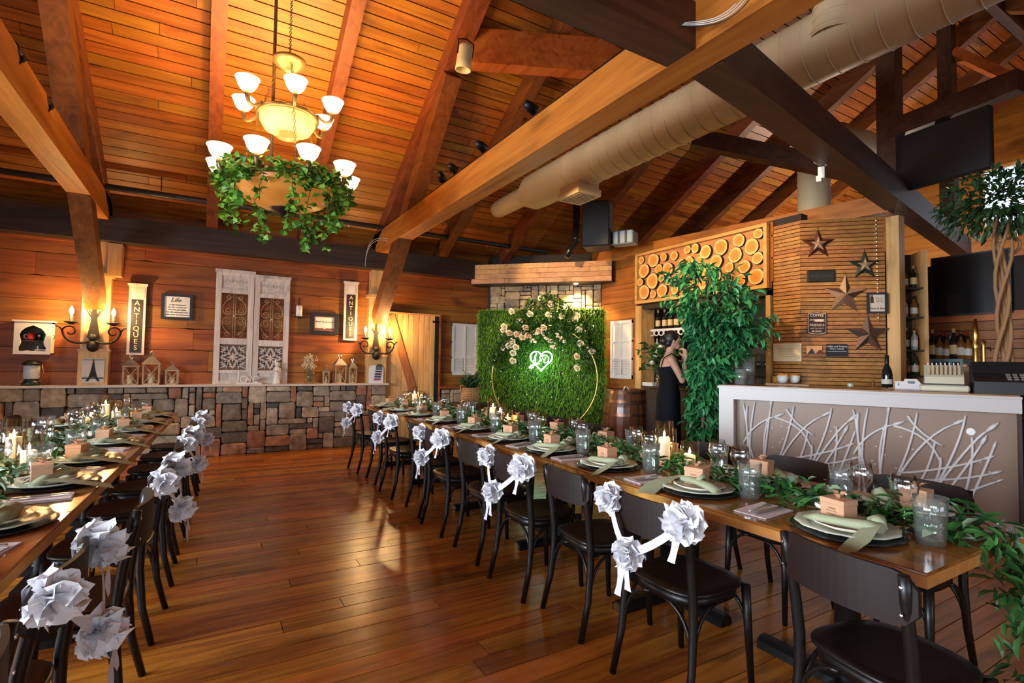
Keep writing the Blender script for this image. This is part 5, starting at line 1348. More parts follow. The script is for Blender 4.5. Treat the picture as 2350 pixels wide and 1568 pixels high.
for li, z_ in enumerate(bz):
    for k in range(4):
        u_ = .035+k*(SWd-.05)/3.2
        pt = Vector((a_.x, a_.y, z_)) + CU*u_ + (-CN)*(.06+.08*(k % 2))
        kk_ = ['amber', 'clear', 'green', 'red', 'wine'][(k*2+li) % 5]; bottle(kk_, pt, {'amber': 'amber glass', 'clear': 'clear glass', 'green': 'green glass', 'red': 'red labelled', 'wine': 'gold labelled'}[kk_]+' bottle on the '+['top', 'second', 'third', 'lowest'][li]+' shelf of the bottle tower', 'bottles on the shelf tower', .85)
ctr = tag(MB().box(XBB-.55, XBB-.03, -1.6, 3.2, 0, 1.12).build('back_bar_counter', W['dark']), 'dark back bar counter along the far bar wall', 'counter')
for k in range(13):
    p = onz(2122+k*9, 822, 1.12) if False else onX(2124+k*8.2, 815, XBB-.30+.1*(k % 2))
    bottle(['amber', 'clear', 'wine', 'green', 'amber', 'red'][k % 6], (XBB-.30+.1*(k % 2), p.y, 1.505), {0: 'amber bottle', 1: 'clear bottle', 2: 'gold labelled bottle', 3: 'green bottle', 4: 'amber bottle', 5: 'red labelled bottle'}[k % 6]+[' with short neck', ' of middle height', ' standing tallest'][k % 3]+' on the pale blue rack', 'bottles on the pale blue rack', 1.0+.12*(k % 3))
ya_, yb_ = onX(2118, 840, XBB-.25).y, onX(2222, 840, XBB-.25).y
cr_ = thing('blue_rack', 'pale blue open rack under the row of liquor bottles', 'rack', (XBB-.25, (ya_+yb_)/2, 1.12))
cm_ = mat('crate_blue', (.22, .33, .36), .5); hl_ = abs(ya_-yb_)/2
MB().box(-.16, .18, -hl_, hl_, .35, .385).build('top_board', cm_, cr_)
for q_ in range(5): MB().box(-.15, .17, -hl_+q_*(hl_*2-.03)/4, -hl_+q_*(hl_*2-.03)/4+.03, 0, .35).build('upright', cm_, cr_)
s0, s1 = onbb(2122, 590), onbb(2310, 715)
tv = thing('wall_screen', 'very large black wall screen behind the bar', 'screen', (XBB-.03, (s0.y+s1.y)/2, (s0.z+s1.z)/2))
sw_, sh_ = abs(s0.y-s1.y), abs(s0.z-s1.z)
MB().box(-.05, 0, -sw_/2, sw_/2, -sh_/2, sh_/2).build('bezel', black, tv); MB().box(-.052, -.05, -sw_/2+.02, sw_/2-.02, -sh_/2+.02, sh_/2-.02).build('glass', mat('screen_black', (.004, .004, .005), .25), tv)
# hanging screen below the hanging beam
tt = (qs-ps).normalized(); nn = Vector((tt.y, -tt.x, 0)); 
dz_ = zb_-.12
tl, tr = ps+tt*.08, ps+tt*((qs-ps).length*.80)
hz = onP(2050, 448, ps, nn).z
hs = thing('hanging_screen', 'black flat screen hung from the beam above the bar', 'screen', M=basis(((tl.x+tr.x)/2, (tl.y+tr.y)/2, (dz_+hz)/2), tt, Vector((0, 0, 1)).cross(tt), (0, 0, 1)))
MB().cbev(((tr-tl).length, .07, dz_-hz), .012).build('panel', black, hs)
mb = MB(); mb.box(-.06, .06, -.02, .02, (dz_-hz)/2, (dz_-hz)/2+.08); mb.build('bracket', blackm, hs)
# ------------------------------------------------------------------ barrel, side cabinet, plants
p = at(1437, 893, 7.75)
bt = thing('wine_barrel', 'upright wooden wine barrel with steel hoops by the bar hatch', 'barrel', (p.x, p.y, 0))
BHt = p.z
def brad(z): return .285+.065*math.sin(PI*z/BHt)
ns = 22
stv = MB(); hw_ = PI/ns*.97
for k in range(9):
    z_ = BHt*k/8; r = brad(z_)
    stv.v += [(r*math.cos(-hw_), r*math.sin(-hw_), z_), (r*math.cos(hw_), r*math.sin(hw_), z_)]
for k in range(8): stv.f.append((2*k, 2*k+1, 2*k+3, 2*k+2)); stv.m.append(0)
sm = stv.mesh('stave', W['barrel'])
for k in range(ns): inst('stave', sm, bt, TRS(rz=k*2*PI/ns))
MB().lathe([(.27, .02), (.335, BHt/2), (.27, BHt-.03), (0, BHt-.03)], 22).build('head', W['barrel'], bt)
for f in (.04, .17, .36, .64, .83, .955):
    z_ = BHt*f; MB().lathe([(brad(z_-.02)+.004, z_-.02), (brad(z_+.02)+.004, z_+.02)], 30).build('hoop', mat('barrel_hoop', (.20, .10, .06), .3, .8), bt, smooth=True)
dvec = (CAMP-Vector((p.x, p.y, 0))); ang = math.atan2(dvec.y, dvec.x)
mb = MB()
for (u0, u1, z0, z1) in ((-.22, .22, .80, .808), (-.22, -.212, .2, .808), (.212, .22, .2, .808)):
    for k in range(6):
        a = u0+(u1-u0)*k/5; b = u0+(u1-u0)*(k+1)/5
        if u1-u0 < .02: 
            if k: continue
            a, b = u0, u1
        zz = [z0, z1]
        if z1-z0 > .1:
            for j in range(6):
                za, zb2 = z0+(z1-z0)*j/6, z0+(z1-z0)*(j+1)/6
                mb.add([((brad(za)+.003)*math.cos(a/.33), (brad(za)+.003)*math.sin(a/.33), za), ((brad(za)+.003)*math.cos(b/.33), (brad(za)+.003)*math.sin(b/.33), za), ((brad(zb2)+.003)*math.cos(b/.33), (brad(zb2)+.003)*math.sin(b/.33), zb2), ((brad(zb2)+.003)*math.cos(a/.33), (brad(zb2)+.003)*math.sin(a/.33), zb2)], [(0, 1, 2, 3)])
        else:
            mb.add([((brad(z0)+.003)*math.cos(a/.33), (brad(z0)+.003)*math.sin(a/.33), z0), ((brad(z0)+.003)*math.cos(b/.33), (brad(z0)+.003)*math.sin(b/.33), z0), ((brad(z1)+.003)*math.cos(b/.33), (brad(z1)+.003)*math.sin(b/.33), z1), ((brad(z1)+.003)*math.cos(a/.33), (brad(z1)+.003)*math.sin(a/.33), z1)], [(0, 1, 2, 3)])
mb.build('door_joint', black, bt, TRS(rz=ang-.12))
MB().tube([(-.05, 0, 0), (-.02, 0, .045), (.02, 0, .045), (.05, 0, 0)], .010, 6, M=TRS((0, 0, BHt-.01))).build('rope_handle', cream, bt)
# dark side cabinet beyond the barrel
sc = thing('side_cabinet', 'dark wood side cabinet under the vase of leaves', 'cabinet', (5.68, 5.03, 0))
SCH = at(1475, 886, 7.3).z
MB().cbox((0, 0, SCH/2-.02), (.50, .80, SCH-.04)).build('body', W['dark'], sc); MB().cbox((-.02, 0, SCH-.015), (.58, .86, .03)).build('top', W['dark'], sc)
for zz in (.25, .52, .78): MB().box(-.262, -.25, -.36, .36, zz-.10, zz+.10).build('door', mat('cabinet_panel', (.03, .022, .02), .5), sc)
def cab_at(px, py): q = onz(px, py, SCH) ; return q
leaf_g = leafmat('vase_leaf', (.012, .055, .012), (.05, .16, .03), .4)
vp = Vector((5.60, 5.32, SCH))
t = thing('leaf_vase', 'tall clear vase standing on the dark side cabinet', 'vase', vp); MB().lathe([(0, .004), (.05, .004), (.06, .25), (.062, .25), (.055, 0), (0, 0)], 18).build('vase', gl_clear, t, smooth=True)
t = thing('vase_foliage', 'bushy bunch of round green leaves with a few white blooms in the vase', 'foliage', vp+Vector((0, 0, .05)))
r_ = random.Random(77); lmv = [leaf_mesh('leaf', .10, .085, leaf_g), leaf_mesh('leaf', .08, .07, leaf_g)]
st_ = MB(); cnt = 0
for i in range(150):
    a, rr = r_.uniform(0, 2*PI), .30*r_.random()**.6
    tip = Vector((math.cos(a)*rr, math.sin(a)*rr, .28+r_.uniform(-.05, .34)-rr*.25))
    if i % 4 == 0: st_.tube([(0, 0, .02), tip*.55+Vector((0, 0, .05)), tip], .003, 4, False)
    inst('leaf', lmv[i % 2], t, rnd_M(tip, r_, (math.cos(a), math.sin(a), .1), r_.uniform(.7, 1.25), .6))
st_.build('stems', mat('green_stem', (.05, .09, .03), .7), t)
for k in range(3): inst('bloom', rmA[0], t, Matrix.Translation((-.22+.03*k, -.05-.05*k, .25+.11*k)))
for k, (dy, lab) in enumerate(((.12, 'round glass jar of corks nearest the vase'), (-.08, 'round glass jar of corks beside the person'))):
    t = thing('cork_jar', lab, 'jar', (5.50, 5.10+dy-.02, SCH))
    MB().lathe([(0, .004), (.075, .004), (.09, .07), (.085, .13), (.055, .19), (.058, .22), (.055, .22)], 20).build('jar', gl_spark, t, smooth=True)
    mb = MB(); rr = random.Random(k)
    for _ in range(46): mb.lathe([(0, -.016), (.010, -.016), (.010, .016), (0, .016)], 7, TRS((rr.uniform(-.05, .05), rr.uniform(-.05, .05), .02+rr.uniform(0, .12)), rr.uniform(0, 6), 1, rr.uniform(0, 3)))
    tag(mb.build('corks', mat('cork', (.42, .24, .10), .8), t), kind='stuff')
tag(MB().cbev((.14, .20, .05), .004, TRS((5.44, 5.35, SCH+.025))).build('white_box', white), 'flat white box beside the vase on the side cabinet', 'box')

# basket plant on a dark stand near the grass wall
q = at(1079, 926, 8.3)
tag(MB().cbev((.62, .42, .05), .01, TRS((q.x+.05, q.y, q.z-.026))).cbox((q.x+.05, q.y, q.z/2-.03), (.10, .10, q.z-.05)).cbev((.40, .36, .04), .01, TRS((q.x+.05, q.y, .02))).build('plant_stand', W['dark']), 'dark stand table holding the wicker basket', 'table')
t = thing('wicker_basket', 'round wicker basket with two handles on the dark stand', 'basket', q)
wk = mat('wicker', (.42, .22, .09), .7, noise=.25, nscale=30)
for k in range(9):
    z_ = .015+k*.028; r = .115+.018*math.sin(PI*k/8)
    MB().tube([((r+.004*math.sin(9*a+k*PI))*math.cos(a), (r+.004*math.sin(9*a+k*PI))*math.sin(a), z_) for a in [i*2*PI/36 for i in range(36)]], .0145, 6, closed=True).build('woven_ring', wk, t)
for k in range(18):
    a = k*2*PI/18; MB().tube([(.125*math.cos(a), .125*math.sin(a), .0), (.14*math.cos(a), .14*math.sin(a), .12), (.125*math.cos(a), .125*math.sin(a), .25)], .007, 5).build('stake', wk, t)
for s in (-1, 1): MB().tube(bez((s*.12, 0, .18), (s*.20, 0, .24), (s*.19, 0, .33), (s*.11, 0, .27), 8), .010, 6).build('handle', wk, t)
t = thing('basket_plant', 'feathery dark green plant growing in the wicker basket', 'plant', q+Vector((0, 0, .20)))
mb = MB(); fv, ff = leaf_pts(.16, .012)
for i in range(240):
    a = r_.uniform(0, 2*PI); mb.add(fv, ff, rnd_M(Vector((r_.gauss(0, .05), r_.gauss(0, .05), r_.uniform(0, .12))), r_, (math.cos(a)*1.2, math.sin(a)*1.2, 1.3), r_.uniform(.8, 1.7), .5))
tag(mb.build('fronds', leafmat('frond', (.008, .04, .012), (.04, .11, .03), .5), t), kind='stuff')

# ------------------------------------------------------------------ ficus tree beside the bar
FT = at(1616, 900, 5.80); FT = Vector((FT.x, FT.y, 0))
ft = thing('ficus_tree', 'tall ficus tree with dense drooping leaves between person and bar', 'tree', FT)
trunk_m = mat('ficus_bark', (.16, .10, .06), .85, bump=.4, nscale=20)
r_ = random.Random(5)
MB().lathe([(0, 0), (.16, 0), (.20, .30), (.185, .30), (.17, .28), (0, .28)], 20).build('pot', mat('pot_dark', (.05, .03, .025), .6), ft, smooth=True)
tm = MB()
for k in range(3):
    a = k*2.1; tm.tube([(.04*math.cos(a), .04*math.sin(a), .25), (.035*math.cos(a+1.4), .035*math.sin(a+1.4), .8), (.03*math.cos(a+2.8), .03*math.sin(a+2.8), 1.4), (.05*math.cos(a+4), .05*math.sin(a+4), 2.0), (.12*math.cos(a+4.5), .12*math.sin(a+4.5), 2.4)], [.022, .020, .018, .014, .006], 7)
tm.build('trunk', trunk_m, ft, smooth=True)
br = MB(); fic = leafmat('ficus_leaf', (.012, .11, .038), (.07, .34, .11), .32)
fl_ = [leaf_mesh('leaf', .105, .046, fic), leaf_mesh('leaf', .090, .042, fic), leaf_mesh('leaf', .115, .050, fic)]
FP = [(.30, .15, -.02), (.7, .17, .0), (1.1, .17, .03), (1.35, .22, .08), (1.5, .36, .24), (1.72, .45, .28), (1.92, .48, .20), (2.08, .52, .08), (2.3, .46, .02), (2.45, .32, -.08), (2.6, .18, -.12), (2.72, .07, -.12)]
def fprof(z):
    for a, b in zip(FP, FP[1:]):
        if a[0] <= z <= b[0]:
            u = (z-a[0])/(b[0]-a[0]); return a[1]+(b[1]-a[1])*u, a[2]+(b[2]-a[2])*u
    return .1, 0
stuff = MB(); cand = []
for b_ in range(330):
    z_ = r_.triangular(.9, 2.68, 1.85) if r_.random() < .66 else r_.uniform(.3, 1.35)
    a = r_.uniform(0, 2*PI); R_, co = fprof(z_); R_ *= r_.uniform(.55, 1.05)
    cen = Vector((RT.x, RT.y, 0))*co; tip = cen+Vector((math.cos(a)*R_, math.sin(a)*R_, z_)); st0 = Vector((tip.x*.12, tip.y*.12, max(.3, z_-.12-R_*.3)))
    mid = (st0+tip)/2+Vector((0, 0, .10)); path = bez(st0, st0+Vector((tip.x*.3, tip.y*.3, .12)), mid, tip, 5)
    if b_ % 2 == 0: br.tube(path, [.006, .0055, .005, .004, .003, .002], 4, False)
    for k in range(12):
        u = r_.uniform(.35, 1.05); q = path[0].lerp(path[-1], u)+Vector((0, 0, .10*math.sin(PI*min(1, u))))+Vector((r_.gauss(0, .03), r_.gauss(0, .03), r_.gauss(0, .03)))
        cand.append((q, rnd_M(q, r_, (math.cos(a)*.8, math.sin(a)*.8, -.8), r_.uniform(.7, 1.25), .62)))
cd = Vector((CAMP.x-FT.x, CAMP.y-FT.y, 0)).normalized()
cand.sort(key=lambda c: -(c[0].x*cd.x+c[0].y*cd.y))
br.build('branches', trunk_m, ft)
for i, (q, M) in enumerate(cand):
    if i < 300: inst('leaf', fl_[i % 3], ft, M)
    else:
        v, f = leaf_pts(.105, .046); stuff.add(v, f, M)
tag(stuff.build('foliage', fic, ft), kind='stuff')

# twisted tree with rounded crown behind the till
rt_b = at(2312, 852, 4.75); RTB = Vector((rt_b.x, rt_b.y, 0))
t = thing('twisted_tree', 'decorative tree with twisted vine trunk and rounded dark crown behind the till', 'tree', RTB)
cpx = at(2290, 468, 4.75); crown = cpx-RTB
vine = mat('vine_bark', (.36, .19, .08), .75, bump=.4, nscale=25)
for k in range(5):
    ph = k*1.26; pts = []
    for i in range(16):
        u = i/15; z_ = .9+u*(crown.z-.15-.9); bend = Vector((crown.x*max(0, (u-.3)/.7)*.9, crown.y*max(0, (u-.3)/.7)*.9, 0))
        rr = .05+.035*math.sin(u*5+k)
        pts.append(bend+Vector((rr*math.cos(ph+u*7), rr*math.sin(ph+u*7), z_)))
    MB().tube(pts, [.022-.010*i/15 for i in range(16)], 7).build('vine_stem', vine, t, smooth=True)
MB().tube(bez(crown+Vector((.0, 0, -.35)), crown+Vector((.15, -.1, -.25)), crown+Vector((.2, -.15, -.40)), crown+Vector((.08, -.05, -.48)), 8), .014, 6).build('vine_loop', vine, t, smooth=True)
MB().lathe([(0, 0), (.14, 0), (.17, .95), (0, .95)], 16).build('planter', black, t)
stuff = MB(); rl = leafmat('crown_leaf', (.008, .030, .010), (.04, .10, .03), .4); lr_ = [leaf_mesh('leaf', .075, .034, rl), leaf_mesh('leaf', .085, .036, rl)]
cl_ = []
for i in range(900):
    d = Vector((r_.gauss(0, 1), r_.gauss(0, 1), r_.gauss(0, 1))).normalized(); R_ = r_.random()**.4
    q = crown+Vector((d.x*.42*R_, d.y*.42*R_, d.z*.30*R_)); cl_.append((q, rnd_M(q, r_, d*1.0+Vector((0, 0, -.4)), r_.uniform(.8, 1.3), .5)))
cd2 = (CAMP-RTB-crown).normalized(); cl_.sort(key=lambda c: -(c[0]-crown).dot(cd2))
for i, (q, M) in enumerate(cl_):
    if i < 240: inst('leaf', lr_[i % 2], t, M)
    else: v, f = leaf_pts(.08, .035); stuff.add(v, f, M)
tag(stuff.build('foliage', rl, t), kind='stuff')

# ------------------------------------------------------------------ person in a black dress, side on, hands at her mouth
PD = 6.35; pc_ = at(1534, 900, PD); PB = Vector((pc_.x, pc_.y, 0))
fwd = Vector((RT.x, RT.y, 0)).normalized(); fwd = (fwd - Vector((FW.x, FW.y, 0)).normalized()*.10).normalized()
left = Vector((0, 0, 1)).cross(fwd)
pr_ = thing('person', 'person in a long black strapless dress, hands raised to her face', 'person', M=basis(PB, fwd, left, (0, 0, 1)))
PS = 1.03      # local frame: x forward, y left, z up
skin = mat('skin', (.58, .33, .22), .5, sss=.1); hair_m = mat('dark_hair', (.010, .008, .010), .45); dress_m = mat('black_dress', (.004, .005, .009), .8, spec=.15)
b = MB()
def limb(pts, rs, n=10): b.tube([Vector(p_)*PS for p_ in pts], [q_*PS for q_ in rs], n); [b.ball(Vector(p_)*PS, q_*PS, n, 6) for p_, q_ in zip(pts, rs)]
# torso as stacked ellipses
prof = [(.92, .11, .165), (1.0, .115, .17), (1.08, .10, .145), (1.15, .095, .13), (1.24, .105, .140), (1.33, .112, .155), (1.40, .095, .17), (1.45, .06, .10), (1.49, .05, .055)]
vs = []; fs = []
for i, (z_, rx_, ry_) in enumerate(prof):
    lean = .02*(z_-.9)
    for k in range(16):
        a = 2*PI*k/16; vs.append(((rx_*math.cos(a)+lean)*PS, ry_*math.sin(a)*PS, z_*PS))
for i in range(len(prof)-1):
    for k in range(16): fs.append((i*16+k, i*16+(k+1) % 16, (i+1)*16+(k+1) % 16, (i+1)*16+k))
fs.append(tuple(range(15, -1, -1))); fs.append(tuple((len(prof)-1)*16+k for k in range(16))); b.add(vs, fs)
b.ball(Vector((.09, .07, 1.29))*PS, .055*PS); b.ball(Vector((.09, -.07, 1.29))*PS, .055*PS)
limb([(0.012, 0, 1.46), (.022, 0, 1.52), (.035, 0, 1.57)], [.052, .047, .048])
# head: skull, jaw, nose, ear
hc = Vector((.05, 0, 1.635))
b.ball(hc*PS, (.095*PS, .073*PS, .105*PS), 16, 10); b.ball((hc+Vector((.045, 0, -.065)))*PS, (.045*PS, .048*PS, .045*PS), 12, 7)
b.ball((hc+Vector((.098, 0, -.02)))*PS, (.016*PS, .012*PS, .022*PS), 8, 5); b.ball((hc+Vector((.088, 0, -.062)))*PS, (.012*PS, .022*PS, .009*PS), 8, 5)
for s in (-1, 1):
    b.ball((hc+Vector((-.005, s*.074, -.015)))*PS, (.014*PS, .008*PS, .026*PS), 8, 5)
    b.ball((hc+Vector((.083, s*.030, .008)))*PS, (.012*PS, .014*PS, .009*PS), 8, 5)
    # arms: shoulder, elbow forward and low, forearm up to the face
    sh_ = (.0, s*.165, 1.40); el_ = (.125+(.03 if s > 0 else 0), s*.16, 1.16); wr_ = (.185, s*.055, 1.40)
    limb([sh_, (.065, s*.172, 1.28), el_], [.047, .042, .036]); limb([el_, (.16, s*.11, 1.28), wr_], [.037, .034, .024])
    palm = (.195, s*.042, 1.47); limb([wr_, palm], [.023, .027])
    for k, (dx_, L_) in enumerate(((-.020, .055), (-.007, .066), (.006, .070), (.019, .062))):
        base_ = Vector((palm[0]+dx_*.6, palm[1], palm[2]+.012)); m1 = base_+Vector((-.008, -s*.010, L_*.6)); m2 = m1+Vector((-.030, -s*.010, L_*.25)); m3 = m2+Vector((-.018, -s*.003, -.006))
        limb([base_, m1, m2, m3], [.0095, .009, .008, .007], 6)
    tb = Vector((palm[0]-.022, palm[1]-s*.004, palm[2]-.022)); limb([tb, tb+Vector((-.028, -s*.006, .018)), tb+Vector((-.045, -s*.004, .042))], [.011, .010, .008], 6)
    # legs and feet
    limb([(0, s*.085, .93), (.012, s*.09, .52), (-.008, s*.09, .10)], [.09, .062, .038]); limb([(-.02, s*.09, .075), (.07, s*.095, .045), (.15, s*.10, .03)], [.034, .030, .022])
body = b.build('body', skin, pr_, smooth=True)
md = body.modifiers.new('remesh', 'REMESH'); md.mode = 'VOXEL'; md.voxel_size = .0062; md.use_smooth_shade = True
md = body.modifiers.new('smooth', 'SMOOTH'); md.factor = .5; md.iterations = 5
# hair gathered at the nape
h_ = MB(); h_.ball((hc+Vector((-.018, 0, .022)))*PS, (.098*PS, .082*PS, .100*PS), 18, 10); h_.ball((hc+Vector((-.105, 0, -.005)))*PS, (.052*PS, .050*PS, .058*PS), 14, 8)
h_.ball((hc+Vector((-.05, 0, -.035)))*PS, (.055*PS, .068*PS, .055*PS), 14, 8); h_.build('hair', hair_m, pr_, smooth=True)
# eyes, brows and lips
for s in (-1, 1):
    MB().ball((hc+Vector((.092, s*.030, .008)))*PS, (.006, .010, .005), 8, 5).build('eye', black, pr_)
    MB().ball((hc+Vector((.093, s*.030, .028)))*PS, (.004, .016, .003), 8, 4).build('eyebrow', hair_m, pr_)
MB().ball((hc+Vector((.098, 0, -.062)))*PS, (.006, .018, .007), 8, 5).build('lips', mat('lips', (.35, .08, .07), .5), pr_)
# dress: fitted bodice, narrow straps, straight long skirt
dz = [(.03, .20, .26), (.30, .165, .215), (.60, .145, .195), (.80, .14, .19), (.92, .135, .188), (1.0, .132, .186), (1.08, .114, .16), (1.15, .108, .145), (1.24, .120, .155), (1.31, .135, .166), (1.345, .125, .165)]
vs = []; fs = []
for i, (z_, rx_, ry_) in enumerate(dz):
    for k in range(28):
        a = 2*PI*k/28; fl_w = 1+(.05*math.sin(7*a+z_*3) if z_ < .8 else 0)
        zz = z_-(.035*(1-math.cos(a))*.5 if i == len(dz)-1 else 0)
        vs.append(((rx_*math.cos(a)*fl_w+.02*(z_-.9)+(.02 if z_ > 1.2 and math.cos(a) > 0 else 0))*PS, ry_*math.sin(a)*fl_w*PS, zz*PS))
for i in range(len(dz)-1):
    for k in range(28): fs.append((i*28+k, i*28+(k+1) % 28, (i+1)*28+(k+1) % 28, (i+1)*28+k))
MB().add(vs, fs).build('dress', dress_m, pr_, smooth=True)
for s in (-1, 1):
    MB().tube([Vector(v_)*PS for v_ in ((.11, s*.09, 1.33), (.085, s*.11, 1.42), (.01, s*.11, 1.475), (-.075, s*.09, 1.42), (-.10, s*.07, 1.31))], .006, 6).build('strap', dress_m, pr_)

# ------------------------------------------------------------------ ducts and roof fittings
ductm = mat('duct_cream', (.58, .45, .27), .5, spec=.3)
DX, DZ_, DR = 4.02, 3.87, .252
dt = thing('air_duct', 'large round cream air duct slung under the roof', 'duct', (DX, 0, DZ_))
RY = TRS(rx=-PI/2)    # lathe z -> +y
MB().lathe([(DR, -3.6), (DR, 6.15), (DR*.98, 6.28), (DR*.55, 6.55)], 36, RY).build('main_run', ductm, dt, smooth=True)
MB().lathe([(DR*.55, 6.50), (DR*.55, 7.30), (DR*.45, 7.42), (DR*.25, 7.50), (0, 7.52)], 28, RY).build('reducer_run', ductm, dt, Matrix.Translation((0, 0, .02)), smooth=True)
sm_ = mat('duct_seam', (.66, .53, .34), .45)
k = 0; y_ = -1.0
seam = MB().tube([((DR+.002)*math.cos(a), .10*math.sin(a)*0, (DR+.002)*math.sin(a)) for a in [i*2*PI/36 for i in range(36)]], .005, 4, closed=True).mesh('seam', sm_, True)
while y_ < 5.3: inst('seam', seam, dt, TRS((0, y_, 0), rz=.12)); y_ += .17
# supply grille box
q = onX(1326, 450, DX); gb = thing('supply_grille', 'cream supply air box with slotted grille under the duct', 'air vent', (DX+.02, q.y, DZ_-DR-.02))
mb = MB(); mb.box(-.16, .16, -.20, .20, -.02, .16).box(-.18, .18, -.22, .22, -.10, -.02); mb.build('box', ductm, gb)
MB().box(-.14, .14, -.18, .18, -.102, -.099).build('grille_void', black, gb)
for k in range(9): MB().box(-.14, .14, -.17+k*.0425-.006, -.17+k*.0425+.006, -.108, -.098).build('grille_bar', ductm, gb)
# branch ducts
q = onX(1925, 35, DX-.12); br_ = thing('branch_duct', 'short ribbed branch duct leaving the big duct', 'duct', (q.x, q.y, q.z))
ax = Vector((.05, -.10, 1)).normalized(); x_, y2_, z2_ = frame(ax)
MB().lathe([(.17, -.16), (.17, 1.2)], 30, basis((0, 0, 0), x_, y2_, z2_)).build('sleeve', ductm, br_, smooth=True)
for k in range(5): MB().lathe([(.173, -.14+k*.09), (.179, -.13+k*.09), (.173, -.12+k*.09)], 30, basis((0, 0, 0), x_, y2_, z2_)).build('rib', ductm, br_, smooth=True)
q = onP(1893, 470, (6.3, 3.6, 0), (1, 1, 0)); vd = thing('vertical_duct', 'upright cream duct rising behind the plate beam', 'duct', (q.x+.30, q.y+.30, 3.14))
MB().lathe([(.19, 0), (.19, .62), (.195, .64), (.19, .66), (.19, 1.0)], 26).build('riser', ductm, vd, smooth=True)
q2_ = onP(1990, 352, (6.9, 3.7, 0), (1, 1, 0)); MB().tube([(0, 0, .95), (.05, -.02, 1.15), (.4, -.1, 1.3), (1.6, -.2, 1.3)], .20, 20).build('elbow_run', ductm, vd, smooth=True)
# black flue and loudspeaker box above the mantel
q = at(1322, 600, 8.5); fl = thing('black_flue', 'black metal flue pipe rising above the mantel', 'flue', (q.x, q.y, 3.14))
MB().tube([(-.16, .05, -.02), (-.10, .03, .12), (0, 0, .25), (0, 0, .9)], .06, 14).build('pipe', mat('flue_black', (.008, .008, .009), .25), fl, smooth=True)
MB().lathe([(.07, .28), (.075, .30), (.07, .32)], 14).build('collar', blackm, fl)
c = at(1372, 520, 8.0); tag(MB().cbev((.42, .42, .70), .02).build('loudspeaker', mat('speaker_black', (.010, .010, .011), .6), None, TRS(c, rz=.7)), 'big black loudspeaker cabinet above the mantel', 'loudspeaker')
c = at(1432, 548, 7.9); t = thing('cooler_unit', 'small bluish cooling unit on top of the partition', 'appliance', M=TRS((c.x, c.y, c.z), rz=-1.1))
MB().cbev((.36, .25, .20), .015).build('case', mat('unit_grey', (.25, .33, .40), .4), t)
for k in range(3): MB().box(-.16+k*.11, -.13+k*.11, -.135, -.12, -.09, .09).build('grille_bar', black, t)
# cream pendant loudspeaker and round black loudspeaker
c = at(1066, 133, 5.55); t = thing('cream_loudspeaker', 'cream tubular loudspeaker hung on the timber brace', 'loudspeaker', M=TRS(c, ry=.05, rx=.12))
MB().lathe([(0, .13), (.07, .13), (.078, .10), (.082, -.05), (.088, -.13), (.074, -.13), (.066, -.06), (0, -.05)], 24).build('shell', mat('speaker_cream', (.62, .50, .28), .45), t, smooth=True)
mb = MB(); mb.tube([(-.085, 0, .02), (-.09, 0, .17), (0, 0, .20), (.09, 0, .17), (.085, 0, .02)], .008, 6); mb.build('yoke', blackm, t)
c = at(1450, 150, 4.0); t = thing('round_loudspeaker', 'round dark loudspeaker at the end of the collar beam', 'loudspeaker', M=TRS(c, rx=1.35, rz=-.35))
MB().lathe([(0, .05), (.085, .05), (.10, .03), (.10, -.08), (.06, -.12), (0, -.12)], 22).build('shell', mat('speaker_grey', (.035, .035, .038), .6), t, smooth=True)
# white floodlight on the cross beam
c = at(1884, 372, 4.55); t = thing('white_floodlight', 'small white floodlight fixed to the dark cross beam', 'lamp', M=TRS(c, rz=.4))
MB().lathe([(0, .06), (.03, .055), (.06, .0), (.055, -.02), (0, -.01)], 16, TRS(rx=.5)).build('head', white, t, smooth=True)
MB().cbox((.03, 0, -.09), (.05, .05, .10)).build('arm', white, t); MB().cbox((.09, .02, -.14), (.16, .04, .05), ).build('base', white, t)
# track rail with spots on the tie beam
rail = thing('track_rail', 'thin black lighting track along the tie beam top', 'track', (2.33, 0, 3.465))
MB().box(-.012, .012, 1.9, 8.3, 0, .022).build('rail', blackm, rail)
def track_spot(label, loc, aim, power, ang, col=WARM2, group=None):
    d = (Vector(aim)-Vector(loc)).normalized(); x, y, z = frame(d)
    t = thing('track_spot', label, 'spotlight', loc, 0, group)
    MB().lathe([(0, -.07), (.03, -.065), (.042, -.02), (.05, .05), (.044, .05), (.036, -.01), (0, -.02)], 16, basis((0, 0, 0), x, y, z)).build('head', blackm, t, smooth=True)
    MB().tube([(0, 0, -.11), (.04, 0, -.05), (.035, 0, 0)], .008, 6).build('yoke', blackm, t)
    MB().lathe([(0, .012), (.034, .012)], 14, basis((0, 0, 0), x, y, z)).build('lens', mat('spot_lens', (1, .9, .7), .3, emit=(1, .8, .5), estr=4), t)
    spot('track_lamp', Vector(loc)+d*.06, aim, power, ang, col, .035)
G1 = 'spots on the tie beam track'
for (px, py, aim, pw, ang) in ((1012, 437, (5.0, 7.6, 1.5), 230, 36), (1038, 420, (5.2, 7.2, 2.75), 250, 32), (1103, 374, (5.97, 5.6, 2.35), 230, 36), (1217, 291, (5.97, 4.2, 2.3), 300, 40)):
    q = onX(px, py, 2.34); track_spot('small black spotlight on the track along the orange tie beam', (2.34, q.y, 3.60), aim, pw, ang, WARM2, G1)
for (px, py, aim, pw, ang) in ((1731, 168, (5.9, 3.7, 2.2), 22, 60), (1776, 205, (6.2, 3.3, 2.0), 10, 60), (1860, 246, (7.0, 2.4, 1.6), 14, 60)):
    q = onY(px, py, 2.35); q.z = max(q.z, 3.52); track_spot('small black spotlight clipped to the dark cross beam', q, aim, pw, ang, WARM2, 'spots on the cross beam')
